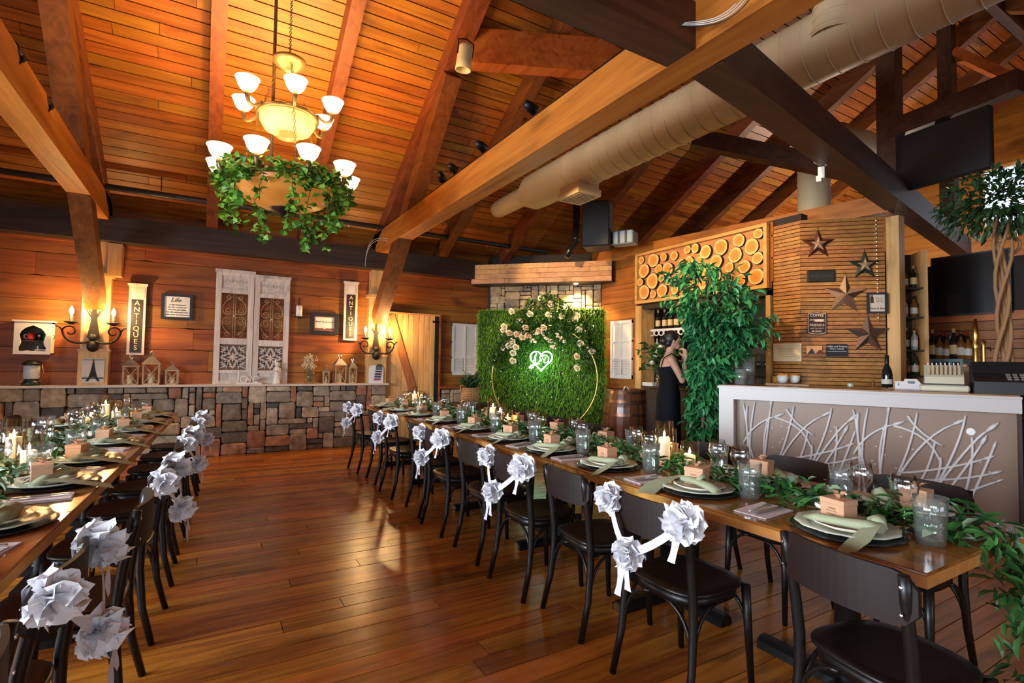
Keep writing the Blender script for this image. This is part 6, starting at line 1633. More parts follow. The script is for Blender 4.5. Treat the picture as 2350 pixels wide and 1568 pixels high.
for (px, py) in ((35, 118), (103, 232)):
    q = onX(px, py, -1.2); track_spot('small black spotlight on the tie beam over the far row, %s' % ('nearer the wall' if px > 60 else 'farther from the wall'), q, (-1.0, 8.6, 2.0), 8, 60, WARM, 'spots on the left tie beam')
# loose cables
cab_m = mat('cable_white', (.55, .52, .48), .6)
c0 = at(845, 600, 8.1)
for k, off_ in enumerate(((0, 0), (.05, -.05))):
    a = at(838, 612, 8.0); b2_ = at(905, 560, 7.9)
    tag(MB().tube(bez(a, a+Vector((.0, 0, .35+.1*k)), b2_+Vector((-.3, 0, .12)), b2_+Vector((.05*k, 0, .04*k)), 12), .0035, 5).build('loose_cable', cab_m, None, None, True), 'loose pale cable hanging by the tie beam end', 'cable', 'loose cables at the beam end')
for k in range(4):
    a = onX(1545, 64-k*1.5, 2.20-.01*k); b2_ = onX(1690+k*14, 8-k*9, 2.20)
    tag(MB().tube(bez(a, a+Vector((0, -.12, -.02*k)), b2_+Vector((0, .15, -.05-.03*k)), b2_, 10), .003, 5).build('cable_bundle', cab_m if k < 3 else black, None, None, True), 'cable strand of the bundle along the tie beam by the king post', 'cable', 'cable bundle by the king post')
# unseen lamp added beyond the partition to brighten the roof strips
for (lx, ly) in ((10.3, 4.6),):
    t = thing('added_uplight', 'small unseen lamp added beyond the partition to brighten the roof boards', 'lamp', (lx, ly, 3.0), 0, 'lamps added beyond the partition')
    MB().lathe([(0, 0), (.08, 0), (.10, .08), (.09, .08), (.07, .02), (0, .02)], 16).build('bowl', blackm, t, smooth=True)
    MB().tube([(0, 0, -3.0), (0, 0, 0)], .02, 8).build('stand', blackm, t)
    point('added_uplight_lamp', (lx, ly, 3.14), 150, (1.0, .78, .58), .05)

# ------------------------------------------------------------------ chandelier
CH = at(655, 440, 5.0); CHZ = CH.z      # centre of the lower bowl rim
ch = thing('chandelier', 'two-tier alabaster chandelier trimmed with trailing ivy', 'chandelier', (CH.x, CH.y, CHZ))
bronze = mat('antique_bronze', (.22, .14, .06), .4, .7); amber = mat('alabaster_bowl', (.62, .42, .18), .45, emit=(1, .58, .18), estr=.42, noise=.25, nscale=9)
amber2 = mat('amber_bowl', (.42, .16, .03), .45, emit=(1, .36, .05), estr=.16, noise=.3, nscale=7)
shade_m = mat('alabaster_shade', (.92, .86, .70), .4, emit=(1, .74, .40), estr=2.6, noise=.06, nscale=12)
R1, R2 = .545, .38; z2 = .72; ztop = 1.22
MB().lathe([(.44, .04), (.43, -.02), (.36, -.10), (.22, -.16), (.10, -.185)], 32).build('lower_bowl', amber2, ch, smooth=True)
MB().lathe([(.14, -.172), (.13, -.20), (.06, -.215), (.03, -.26), (0, -.27)], 24).build('lower_finial', mat('finial_dark', (.03, .018, .012), .4, .5), ch, smooth=True)
MB().lathe([(.45, .03), (.48, .035), (.48, .075), (.45, .08)], 36).build('lower_ring', bronze, ch, smooth=True)
MB().lathe([(.255, z2), (.25, z2-.05), (.21, z2-.12), (.12, z2-.17)], 32).build('upper_bowl', amber, ch, smooth=True)
MB().lathe([(.13, z2-.165), (.10, z2-.19), (.03, z2-.20), (0, z2-.21)], 20).build('upper_finial', mat('finial_tan', (.45, .28, .12), .4, .4), ch, smooth=True)
MB().lathe([(.26, z2-.005), (.285, z2), (.285, z2+.03), (.26, z2+.035)], 32).build('upper_ring', bronze, ch, smooth=True)
MB().lathe([(0, ztop+.13), (.05, ztop+.13), (.07, ztop+.10), (.15, ztop+.08), (.155, ztop+.05), (.12, ztop+.03), (.08, ztop-.01), (.05, ztop-.03), (0, ztop-.04)], 28).build('crown', mat('crown_gold', (.22, .15, .06), .4, .6), ch, smooth=True)
sh_me = MB().lathe([(.028, 0), (.055, .015), (.078, .05), (.095, .10), (.105, .115), (.100, .118), (.088, .10), (.070, .052), (.045, .022), (.02, .015)], 22).mesh('glass_shade', shade_m, True)
def ch_arm(a, r0, r1, z0):
    d = Vector((math.cos(a), math.sin(a), 0))
    ao = MB().tube(bez(d*r0+Vector((0, 0, z0)), d*(r0+.07)+Vector((0, 0, z0-.09)), d*r1+Vector((0, 0, z0-.11)), d*r1+Vector((0, 0, z0+.03)), 9), [.013, .013, .013, .013, .014, .015, .016, .018, .021, .024], 8).build('arm', bronze, ch, smooth=True)
    inst('glass_shade', sh_me, ao, Matrix.Translation(d*r1+Vector((0, 0, z0+.03))))
    point('chandelier_lamp', Vector((CH.x, CH.y, CHZ))+d*r1+Vector((0, 0, z0+.115)), 12, WARM, .035)
a0 = math.atan2(-FW.y, -FW.x)
for k in range(9): ch_arm(a0+k*2*PI/9+.02, .47, R1+.06, .10)
for k in range(6): ch_arm(a0+k*2*PI/6+.55, .28, R2+.05, z2+.04)
def chain(p, q, n):
    p, q = Vector(p), Vector(q); lk = MB(); d = (q-p)/n; L = d.length; x, y, z = frame(d)
    for k in range(n):
        c = p+d*(k+.5); xx = x if k % 2 == 0 else y
        lk.tube([c+xx*(.011*math.cos(t_))+z*(L*.62*math.sin(t_)) for t_ in [i*2*PI/8 for i in range(8)]], .0032, 4, closed=True)
    return lk
for k in range(3):
    a = a0+.6+k*2*PI/3
    chain((.10*math.cos(a), .10*math.sin(a), ztop+.02), (.27*math.cos(a), .27*math.sin(a), z2+.03), 12).build('chain', bronze, ch)
    chain((.27*math.cos(a), .27*math.sin(a), z2), (.46*math.cos(a), .46*math.sin(a), .07), 16).build('chain', bronze, ch)
zr_ = roofz(CH.y)-CHZ
chain((0, 0, ztop+.13), (0, 0, zr_), 44).build('hanging_chain', iron, ch)
MB().tube([(-.13, .1, zr_), (-.125, .1, .10)], .016, 8).build('conduit', mat('conduit_brown', (.06, .03, .015), .5), ch)
# ivy garland around the lower ring
ivy = thing('ivy_garland', 'trailing ivy wound round the lower ring of the chandelier', 'garland', (CH.x, CH.y, CHZ))
ivm = leafmat('ivy_leaf', (.035, .14, .015), (.20, .40, .035), .45)
ip = [(0, 0), (.3, .34), (.12, .40), (.42, .62), (.30, .78), (.62, .62), (.72, .95), (1.0, 0)]
poly = ip+[(x_, -y_) for x_, y_ in reversed(ip[1:-1])]
iv = MB(); iv.add([(x_*.06, y_*.05, -.012*abs(y_)*2) for x_, y_ in poly]+[(.03, 0, .006)], [(len(poly), i, (i+1) % len(poly)) for i in range(len(poly))]); ivme = iv.mesh('leaf', ivm)
r_ = random.Random(19); cnt = 0; st = MB(); vines = MB()
def put_ivy(q, d):
    global cnt
    M = rnd_M(q, r_, d, r_.uniform(.7, 1.3), .5)
    if cnt < 300: inst('leaf', ivme, ivy, M)
    else: st.add(iv.v, iv.f, M)
    cnt += 1
def ivy_ring(n):
    for i in range(n):
        a = r_.uniform(0, 2*PI); R_ = .52+r_.gauss(0, .045); q = Vector((R_*math.cos(a), R_*math.sin(a), .06+r_.gauss(0, .055)))
        put_ivy(q, (math.cos(a)*.8, math.sin(a)*.8, -.3+r_.gauss(0, .4)))
ivy_ring(170)
for k in range(15):
    a = a0+(k-7)*.42+r_.uniform(-.1, .1); L = r_.choice((.22, .30, .38, .5)) if k % 2 else r_.uniform(.2, .45)
    rr = .52; pts = [Vector((rr*math.cos(a), rr*math.sin(a), .03))]
    for i in range(1, 8): pts.append(pts[-1]+Vector((r_.gauss(-.01*math.cos(a), .02), r_.gauss(-.01*math.sin(a), .02), -L/7)))
    vines.tube(pts, .003, 4, False)
    for p_ in pts[1:]:
        for _ in range(3): put_ivy(p_+Vector((r_.gauss(0, .03), r_.gauss(0, .03), r_.gauss(0, .02))), (math.cos(a)*.6, math.sin(a)*.6, -1.0))
ivy_ring(520)
vines.build('vines', mat('vine_green', (.06, .10, .03), .7), ivy)
tag(st.build('ivy_mass', ivm, ivy), kind='stuff')
# ------------------------------------------------------------------ dining tables
TH = .75
ORD = ['first', 'second', 'third', 'fourth', 'fifth', 'sixth', 'seventh', 'eighth', 'ninth', 'tenth']
def nth(i, n): return ORD[n-1-i]+' from the stone wall'
blk_base = mat('table_base', (.010, .011, .012), .3, .4)
def dining_table(x0, x1, y0, y1, label, group, rz=0):
    t = thing('dining_table', label, 'table', ((x0+x1)/2, (y0+y1)/2, 0), rz, group); w_, l_ = x1-x0-.004, y1-y0-.004
    tt_o = MB().cbev((w_, l_, .012), .003, TRS((0, 0, TH-.006))).build('table_top', W['table'], t)
    MB().cbox((0, 0, TH-.031), (w_-.004, l_-.004, .038)).build('edge_band', W['tedge'], tt_o)
    MB().lathe([(.05, .05), (.05, .66), (.09, .70), (.16, TH-.05), (0, TH-.05)], 20).build('pedestal', blk_base, t, smooth=True)
    for k in range(2):
        mb = MB(); mb.prism([(-.045, 0), (.045, 0), (.04, .035), (.02, .055), (-.02, .055), (-.04, .035)], -.40, .40, basis((0, 0, 0), (0, 1, 0), (0, 0, 1), (1, 0, 0)) if k == 0 else basis((0, 0, 0), (1, 0, 0), (0, 0, 1), (0, -1, 0))); fb_o = mb.build('foot_bar', blk_base, t)
        if k == 0: fb0 = fb_o
    for s in (-1, 1): MB().lathe([(0, 0), (.03, 0), (.03, .006), (0, .008)], 12, TRS((s*.40, 0, .022), ry=s*PI/2)).build('foot_cap', steel, fb0)
    return t
RX0, RX1, LX0, LX1 = 1.93, 2.90, -1.39, -.42
def ldx(y): return .04*(y-3.6)      # the far row stands slightly askew
LROT = -.04
RC, LC = (RX0+RX1)/2, (LX0+LX1)/2
ye = [.74, 1.70, 2.75, 3.88, 5.02, 6.16, 7.30]
for i, (a, b) in enumerate(zip(ye, ye[1:])): dining_table(RX0, RX1, a, b, 'glossy wood pedestal table, row beside the bar, '+nth(i, 6), 'tables in the row beside the bar')
yl = [.55, 1.65, 2.75, 3.85, 4.95, 6.05, 7.10]
for i, (a, b) in enumerate(zip(yl, yl[1:])): dining_table(LX0+ldx((a+b)/2), LX1+ldx((a+b)/2), a, b, 'glossy wood pedestal table, row away from the bar, '+nth(i, 6), 'tables in the row across the aisle', LROT)

# ------------------------------------------------------------------ chairs
def sup(a, r, z): 
    c, s = abs(math.cos(a)), abs(math.sin(a)); return 1/((c**3.2+s**3.2)**(1/3.2))
def make_chair():
    t = thing('bistro_chair', 'x', 'chair')
    M0 = Matrix.Identity(4)
    MB().lathe([(0, .440), (.188, .440), (.200, .447), (.200, .456), (.190, .463), (.15, .459), (0, .457)], 36, TRS(s=(1, 1.0, 1)), sup).build('seat', chairm, t, smooth=True)
    MB().lathe([(.172, .398), (.182, .400), (.182, .440), (.172, .440)], 36, None, sup).build('seat_rail', chairm, t, smooth=True)
    bk = MB(); n = 16; 
    for th_ in (0, 1):
        for i in range(n+1):
            u = -1+2*i/n; x = u*.222; yv = -.272+.052*u*u+(.014 if th_ else 0)
            e = max(0, (abs(u)-.78)/.22); zt = .818-.045*e*e-.004*u*u; zb = .662+.040*e*e
            bk.v += [(x, yv, zb), (x, yv, (zb+zt)/2), (x, yv, zt)]
    N3 = (n+1)*3
    for i in range(n):
        for j in range(2):
            a = i*3+j; bk.f.append((a, a+3, a+4, a+1)); bk.f.append((N3+a, N3+a+1, N3+a+4, N3+a+3))
        for j in (0, 2):
            a = i*3+j; bk.f.append((a, N3+a, N3+a+3, a+3) if j == 0 else (a, a+3, N3+a+3, N3+a))
    for i in (0, n):
        for j in range(2):
            a = i*3+j; bk.f.append((a, a+1, N3+a+1, N3+a) if i == 0 else (a, N3+a, N3+a+1, a+1))
    bk.m = [0]*len(bk.f); bk_o = bk.build('backrest', chairb, t, smooth=False)
    for s in (-1, 1):
        MB().tube([(s*.200, -.245, 0), (s*.192, -.200, .18), (s*.186, -.183, .36), (s*.185, -.184, .46), (s*.188, -.200, .60), (s*.194, -.226, .74), (s*.197, -.238, .808)], [.0145, .0165, .0185, .019, .018, .0165, .015], 10).build('rear_leg', chairm, t, smooth=True)
        MB().tube([(s*.187, .195, 0), (s*.180, .182, .25), (s*.175, .172, .44)], [.0135, .0175, .0205], 10).build('front_leg', chairm, t, smooth=True)
        MB().tube(bez((s*.188, -.195, .20), (s*.180, -.185, .34), (s*.12, -.180, .395), (s*.045, -.178, .405), 8), .0085, 6).build('rear_brace', chairm, t, smooth=True)
        MB().tube(bez((s*.188, -.190, .20), (s*.184, -.175, .34), (s*.182, -.12, .395), (s*.180, -.045, .405), 8), .0085, 6).build('side_brace', chairm, t, smooth=True)
        MB().tube(bez((s*.182, .185, .20), (s*.178, .178, .34), (s*.12, .175, .395), (s*.045, .174, .405), 8), .0085, 6).build('front_brace', chairm, t, smooth=True)
        for zz in (.70, .775): MB().lathe([(0, 0), (.006, 0), (.005, .003), (0, .004)], 8, TRS((s*.194, -.232-.016, zz), rx=PI/2)).build('screw', steel, bk_o)
    return t
chair0 = make_chair(); first = [True]
def place_chair(x, y, rz, label, group):
    if first[0]: c = chair0; first[0] = False
    else: c = copy_tree(chair0)
    c.location = (x, y, 0); c.rotation_euler = (0, 0, rz); c['label'] = label; c['group'] = group
    return c
# tulle swag
tulle = mat('white_tulle', (.90, .89, .93), .75, sheen=.3, sss=.25); satin = mat('satin_ribbon', (.70, .69, .80), .45)
def pompom(R_, seed):      # ruffled discs of tulle gathered at the centre
    r = random.Random(seed); mb = MB()
    for k in range(9):
        d = Vector((r.gauss(0, .8), r.gauss(-.8, .5), r.gauss(0, .8))).normalized(); x, y, z = frame(d)
        n, m = 30, 4; ph = r.uniform(0, 6); w1, w2 = r.choice((5, 6, 7)), r.choice((9, 11, 12)); rad = R_*r.uniform(.75, 1.08); vs = []
        for i in range(m+1):
            t_ = .12+.88*i/m
            for q in range(n):
                a = 2*PI*q/n; rr = rad*t_*(1+.10*t_*math.sin(w2*a+ph)); h = rad*t_**1.5*(.34*math.sin(w1*a+ph)+.16*math.sin(w2*a+2*ph))+rad*.30*t_*t_
                vs.append(x*(rr*math.cos(a))+y*(rr*math.sin(a))+z*h)
        mb.add(vs, [(i*n+q, i*n+(q+1) % n, (i+1)*n+(q+1) % n, (i+1)*n+q) for i in range(m) for q in range(n)])
    return mb.mesh('pompom', tulle, True)
poms = [pompom(.066, 1), pompom(.074, 2), pompom(.062, 3)]
def make_swag(side):
    t = thing('tulle_swag', 'x', 'chair decoration')
    A_, B_, C_ = Vector((-.205, -.262, .775)), Vector((.205, -.262, .770)), Vector((-.03*side, -.325, .595))
    for q, m in ((A_, poms[0]), (B_, poms[1]), (C_, poms[2])): inst('pompom', m, t, Matrix.Translation(q) @ TRS(rz=RND.uniform(-.4, .4), rx=RND.uniform(-.4, .4)))
    for P, Q in ((A_, C_), (B_, C_)):
        pts = [P.lerp(Q, u)+Vector((0, -.012*math.sin(PI*u), -.02*math.sin(PI*u))) for u in [i/6 for i in range(7)]]
        MB().strip(pts, [Vector((.008, .002, .014)) if P is A_ else Vector((-.008, .002, .014)) for _ in pts]).build('ribbon', satin, t, smooth=True)
    for P, dx_, L in ((B_, -.03, .15), (C_, -.02, .17), (C_, .04, .13)):
        pts = [P+Vector((dx_*u, -.04+.01*math.sin(3*u), -L*u)) for u in [i/5 for i in range(6)]]
        MB().strip(pts, [Vector((.018, .004*math.sin(i*1.3), 0)) for i in range(6)]).build('ribbon_tail', satin, t, smooth=True)
    MB().strip([A_+Vector((.0, 0, .02)), Vector((-.195, -.235, .832)), Vector((-.185, -.20, .80)), Vector((-.185, -.205, .74))], [Vector((.018, 0, 0))]*4).build('ribbon_loop', satin, t, smooth=True)
    MB().strip([B_+Vector((.0, 0, .02)), Vector((.195, -.235, .832)), Vector((.185, -.20, .80)), Vector((.185, -.205, .74))], [Vector((.018, 0, 0))]*4).build('ribbon_loop', satin, t, smooth=True)
    return t
sw0 = make_swag(1); sfirst = [True]
def place_swag(x, y, rz, label, group):
    if sfirst[0]: c = sw0; sfirst[0] = False
    else: c = copy_tree(sw0)
    c.location = (x, y, 0); c.rotation_euler = (0, 0, rz); c['label'] = label; c['group'] = group
CR = [.94, 1.61, 2.24, 2.77, 3.37, 4.02, 4.56, 5.27, 5.93, 6.63]
for i, y_ in enumerate(CR):
    bow = i % 2 == 1; j = [.02, -.01, .03, -.02, .0, -.01, .03, -.01, .02, -.02][i]; rz = -PI/2+[-.04, .03, -.10, .02, -.03, .04, -.05, .02, -.03, .05][i]
    if i == 0: place_chair(1.945, .85, -PI/2-.18, 'plain black bistro chair, aisle side, row beside the bar, '+nth(0, 10), 'plain chairs on the aisle side of the bar row')
    elif bow:
        place_chair(1.865+j, y_, rz, 'black bistro chair with tulle swag, row beside the bar, '+nth(i, 10), 'decorated chairs on the aisle side of the bar row')
        place_swag(1.865+j, y_, rz, 'white tulle pompom swag, row beside the bar, on the chair '+nth(i, 10), 'tulle swags on the bar row')
    else: place_chair(1.865+j, y_, rz, 'plain black bistro chair, aisle side, row beside the bar, '+nth(i, 10), 'plain chairs on the aisle side of the bar row')
for i, y_ in enumerate([1.22, 1.86, 2.48, 3.12, 3.75, 4.4, 5.05, 5.7, 6.35]):
    place_chair(2.88+.02*(i % 3), y_, PI/2+.03*(-1)**i, 'black bistro chair, bar side, row beside the bar, '+nth(i, 9), 'chairs on the bar side of the bar row')
CLf = [1.32, 1.94, 2.58, 3.27, 3.97, 4.56, 5.26, 5.90, 6.5]
for i, y_ in enumerate(CLf):
    rz = PI/2+LROT+.04*(-1)**i; lx = -.405+ldx(y_)-(.09 if i < 2 else 0)
    if i % 2 == 1:
        place_chair(lx, y_, rz, 'black bistro chair with tulle swag, row away from the bar, '+nth(i, 9), 'decorated chairs on the aisle side of the far row')
        place_swag(lx, y_, rz, 'white tulle pompom swag, row away from bar, on the chair '+nth(i, 9), 'tulle swags on the row away from the bar')
    else: place_chair(lx, y_, rz, 'plain black bistro chair, aisle side, row away from bar, '+nth(i, 9), 'plain chairs on the aisle side of the far row')
for i, y_ in enumerate([2.6, 3.27, 3.9, 4.56, 5.2, 5.85, 6.45]):
    place_chair(-1.43+ldx(y_), y_, -PI/2+LROT+.03*(-1)**i, 'black bistro chair, outer side, row away from the bar, '+nth(i, 7), 'chairs on the outer side of the far row')

# ------------------------------------------------------------------ place settings
charger_m = mat('charger_black', (.006, .006, .007), .25); plate_m = mat('plate_cream', (.70, .64, .52), .22); plate_s = mat('plate_sage_rim', (.58, .60, .48), .22)
kraft = mat('kraft_card', (.56, .30, .17), .7); kraft2 = mat('kraft_bow', (.66, .38, .20), .6); sage = mat('sage_linen', (.33, .36, .22), .85, noise=.12, nscale=25); sage2 = mat('olive_linen', (.24, .24, .12), .85, noise=.12, nscale=25)
napk = mat('blush_napkin', (.72, .62, .62), .8); 
scal = lambda a, r, z: 1+(.018*math.sin(12*a) if r > .12 else 0)
me_ch = MB().lathe([(0, 0), (.15, 0), (.168, .010), (.166, .013), (.14, .006), (0, .006)], 32).mesh('charger', charger_m, True)
me_pl = MB().lathe([(0, .006), (.085, .006), (.10, .011), (.152, .024), (.150, .028), (.10, .016), (.085, .012), (0, .012)], 48, None, scal).mesh('plate', plate_s, True)
me_sp = MB().lathe([(0, .013), (.06, .013), (.075, .018), (.108, .032), (.106, .035), (.075, .023), (0, .019)], 40, None, lambda a, r, z: 1+(.02*math.sin(10*a) if r > .09 else 0)).mesh('salad_plate', plate_m, True)
me_bx = MB().cbev((.074, .060, .062), .0015, TRS((0, 0, .031))).mesh('carton', kraft)
me_ld = MB().cbev((.077, .063, .016), .0015, TRS((0, 0, .0575))).mesh('lid', kraft)
bwm = MB()
for a in (.3, 1.5, 2.7, 3.9, 5.1):
    d = Vector((math.cos(a), math.sin(a), .55)).normalized(); bwm.strip([Vector((0, 0, .066)), Vector((0, 0, .066))+d*.022+Vector((0, 0, .006)), Vector((0, 0, .066))+d*.036], [Vector((-math.sin(a), math.cos(a), 0))*f for f in (.004, .008, .005)])
me_bw = bwm.mesh('bow', kraft2)
mk = MB()
for k, (x0_, w_) in enumerate(((-.016, .028), (-.018, .034))): mk.box(x0_, x0_+w_, -.0312, -.0302, .020+k*.009, .022+k*.009)
mk.box(-.010, .012, -.0312, -.0302, .036, .040); me_pr = mk.mesh('print', mat('kraft_print', (.25, .12, .07), .7))
def napkin_mesh(v):
    r = random.Random(v); mb = MB()
    if v == 0:
        mb.tube([(-.11, -.04, .030), (-.05, -.055, .044), (.02, -.05, .050), (.08, -.02, .052), (.105, .015, .046)], [.012, .022, .020, .024, .030], 10, flat=.7)
        mb.tube([(.10, .01, .05), (.085, .04, .062), (.06, .045, .05), (.07, .02, .04)], [.024, .022, .018, .012], 8)
        mb.strip([Vector(p_) for p_ in ((.10, .0, .058), (.115, -.06, .052), (.12, -.11, .030), (.118, -.165, .006), (.11, -.185, -.004))], [Vector((s_, 0, .004)) for s_ in (.018, .026, .032, .028, .012)])
    elif v == 1:
        mb.tube([(-.13, .05, .034), (-.06, .02, .046), (.02, -.01, .050), (.09, -.035, .046), (.13, -.05, .036)], [.020, .027, .024, .026, .022], 10, flat=.6)
        mb.strip([Vector(p_) for p_ in ((-.10, .04, .050), (-.12, -.03, .044), (-.13, -.10, .030), (-.12, -.17, .010), (-.115, -.20, .0))], [Vector((s_, .01, .003)) for s_ in (.02, .034, .042, .044, .04)])
        mb.tube([(.03, -.035, .062), (.04, -.01, .078), (.03, .02, .062)], .010, 6)
    else:
        mb.tube([(-.12, .0, .032), (-.04, -.03, .046), (.05, -.03, .048), (.12, .02, .040)], [.016, .030, .032, .02], 10, flat=.65)
        mb.strip([Vector(p_) for p_ in ((.06, -.02, .062), (.02, .05, .060), (-.04, .10, .042), (-.09, .13, .03))], [Vector((.01, s_, .004)) for s_ in (.02, .032, .03, .018)])
    return mb.mesh('linen_napkin', sage if v != 2 else sage2, True)
nap = [napkin_mesh(0), napkin_mesh(1), napkin_mesh(2)]
pn = MB(); pn.add([(-.065, -.10, .001), (.065, -.10, .001), (.068, .10, .001), (-.062, .10, .002), (-.065, -.10, .006), (.065, -.10, .005), (.068, .10, .006), (-.062, .10, .010)], [(3, 2, 1, 0), (4, 5, 6, 7), (0, 1, 5, 4), (1, 2, 6, 5), (2, 3, 7, 6), (3, 0, 4, 7)])
pn.add([(-.062, -.095, .008), (.02, -.098, .009), (.035, .09, .012), (-.058, .098, .012)], [(0, 1, 2, 3)])
me_pn = pn.mesh('paper_napkin', napk)
fk = MB(); fk.bar((0, -.085, .0135), (0, .03, .015), .007, .002); fk.bar((0, .03, .015), (0, .045, .015), .018, .002)
for k in range(4): fk.bar((-.0075+k*.005, .045, .015), (-.0075+k*.005, .085, .017), .0025, .0015)
me_fk = fk.mesh('fork', steel); kn = MB(); kn.bar((0, -.09, .0135), (0, .0, .0145), .010, .004); kn.bar((0, 0, .0145), (.002, .10, .0145), .014, .0018); me_kn = kn.mesh('knife', steel)
rib = lambda a, r, z: 1+(.022*math.sin(10*a) if .02 < z < .085 and r > .02 else 0)
tint_g = glass('tumbler_glass', (.96, .99, .98), 2.2, .035)
me_tb = MB().lathe([(0, .002), (.029, .002), (.031, .01), (.033, .022), (.036, .085), (.039, .125), (.0375, .125), (.0345, .085), (.0315, .022), (.028, .014), (0, .012)], 40, None, rib).mesh('tumbler', tint_g, True)
me_wt = MB().lathe([(0, .078), (.0335, .078), (.031, .022), (0, .014)], 24).mesh('water', gl_water, True)
me_wg = wineglass_mesh(.165, .036, gl_spark)
RNDs = random.Random(99)
def setting(x, y, rz, side, idx):
    B = TRS((x, y, TH), rz=rz+RNDs.uniform(-.06, .06), s=1.15)
    where = {'RA': 'aisle side, bar row', 'RB': 'bar side, bar row', 'LA': 'aisle side, row away from bar', 'LB': 'outer side, row away from bar'}[side]
    n_ = {'RA': 10, 'RB': 10, 'LA': 9, 'LB': 7}[side]; tail = ', '+where+', '+nth(idx, n_)
    def put(nm, me, M, lab, cat):
        o = inst(nm, me, None, B @ M); tag(o, lab+tail, cat, cat+'s, '+where); return o
    put('charger_plate', me_ch, Matrix.Identity(4), 'black charger plate', 'charger')
    put('dinner_plate', me_pl, Matrix.Identity(4), 'sage rimmed dinner plate', 'dinner plate')
    put('salad_plate', me_sp, TRS((.004, .004, 0), rz=.3), 'small cream salad plate', 'salad plate')
    o = thing('favour_box', 'kraft favour box with bow'+tail, 'gift box', M=B @ TRS((-.03+RNDs.uniform(-.015, .015), .03, .024), rz=RNDs.uniform(-.25, .35), s=1.14), group='gift boxes, '+where)
    cb_ = inst('carton', me_bx, o); ld_ = inst('lid', me_ld, o); inst('bow', me_bw, ld_); inst('print', me_pr, cb_)
    v = RNDs.choice((0, 0, 1, 2)) if side[0] == 'R' else RNDs.choice((1, 2, 2))
    put('linen_napkin', nap[v], TRS((0, -.01, -.004), rz=RNDs.uniform(-.15, .15)), 'rolled sage linen napkin', 'napkin')
    nb_ = B @ TRS((-.265+RNDs.uniform(-.015, .015), -.035, 0), rz=RNDs.uniform(-.2, .2), s=.95)
    o = inst('paper_napkin', me_pn, None, nb_); tag(o, 'folded blush paper napkin'+tail, 'paper napkin', 'paper napkins, '+where)
    o = inst('fork', me_fk, None, nb_ @ TRS((-.012, 0, 0), rz=.05)); tag(o, 'steel fork on napkin'+tail, 'fork', 'forks, '+where)
    o = inst('knife', me_kn, None, nb_ @ TRS((.022, 0, 0), rz=-.06)); tag(o, 'steel knife on napkin'+tail, 'knife', 'knives, '+where)
    o = thing('tumbler', 'ribbed water tumbler'+tail, 'glass', M=B @ TRS((.195+RNDs.uniform(-.015, .015), .095+RNDs.uniform(-.02, .02), 0), rz=RNDs.uniform(0, 3), s=1.2), group='tumblers, '+where)
    inst('glass_wall', me_tb, o); inst('water', me_wt, o)
    put('wine_glass', me_wg, TRS((.085+RNDs.uniform(-.02, .02), .195+RNDs.uniform(-.015, .015), 0), s=1.15), 'stemmed wine glass', 'wine glass')
SR = [1.08, 1.78, 2.45, 3.06, 3.66, 4.34, 5.04, 5.70, 6.32, 6.95]
for i, y_ in enumerate(SR): setting(RX0+.205, y_, -PI/2, 'RA', i)
for i, y_ in enumerate([1.10, 1.80, 2.48, 3.12, 3.76, 4.42, 5.08, 5.72, 6.36, 6.95]): setting(RX1-.205, y_, PI/2, 'RB', i)
SLs = [.95, 1.60, 2.24, 2.58+.05, 3.30, 3.94, 4.66, 5.36, 6.02, 6.65]
SLs = [1.28, 1.94, 2.60, 3.32, 3.95, 4.68, 5.36, 6.02, 6.66]
for i, y_ in enumerate(SLs): setting(LX1-.205+ldx(y_), y_, PI/2+LROT, 'LA', i)
for i, y_ in enumerate([2.62, 3.3, 3.96, 4.66, 5.36, 6.0, 6.65]): setting(LX0+.205+ldx(y_), y_, -PI/2+LROT, 'LB', i)

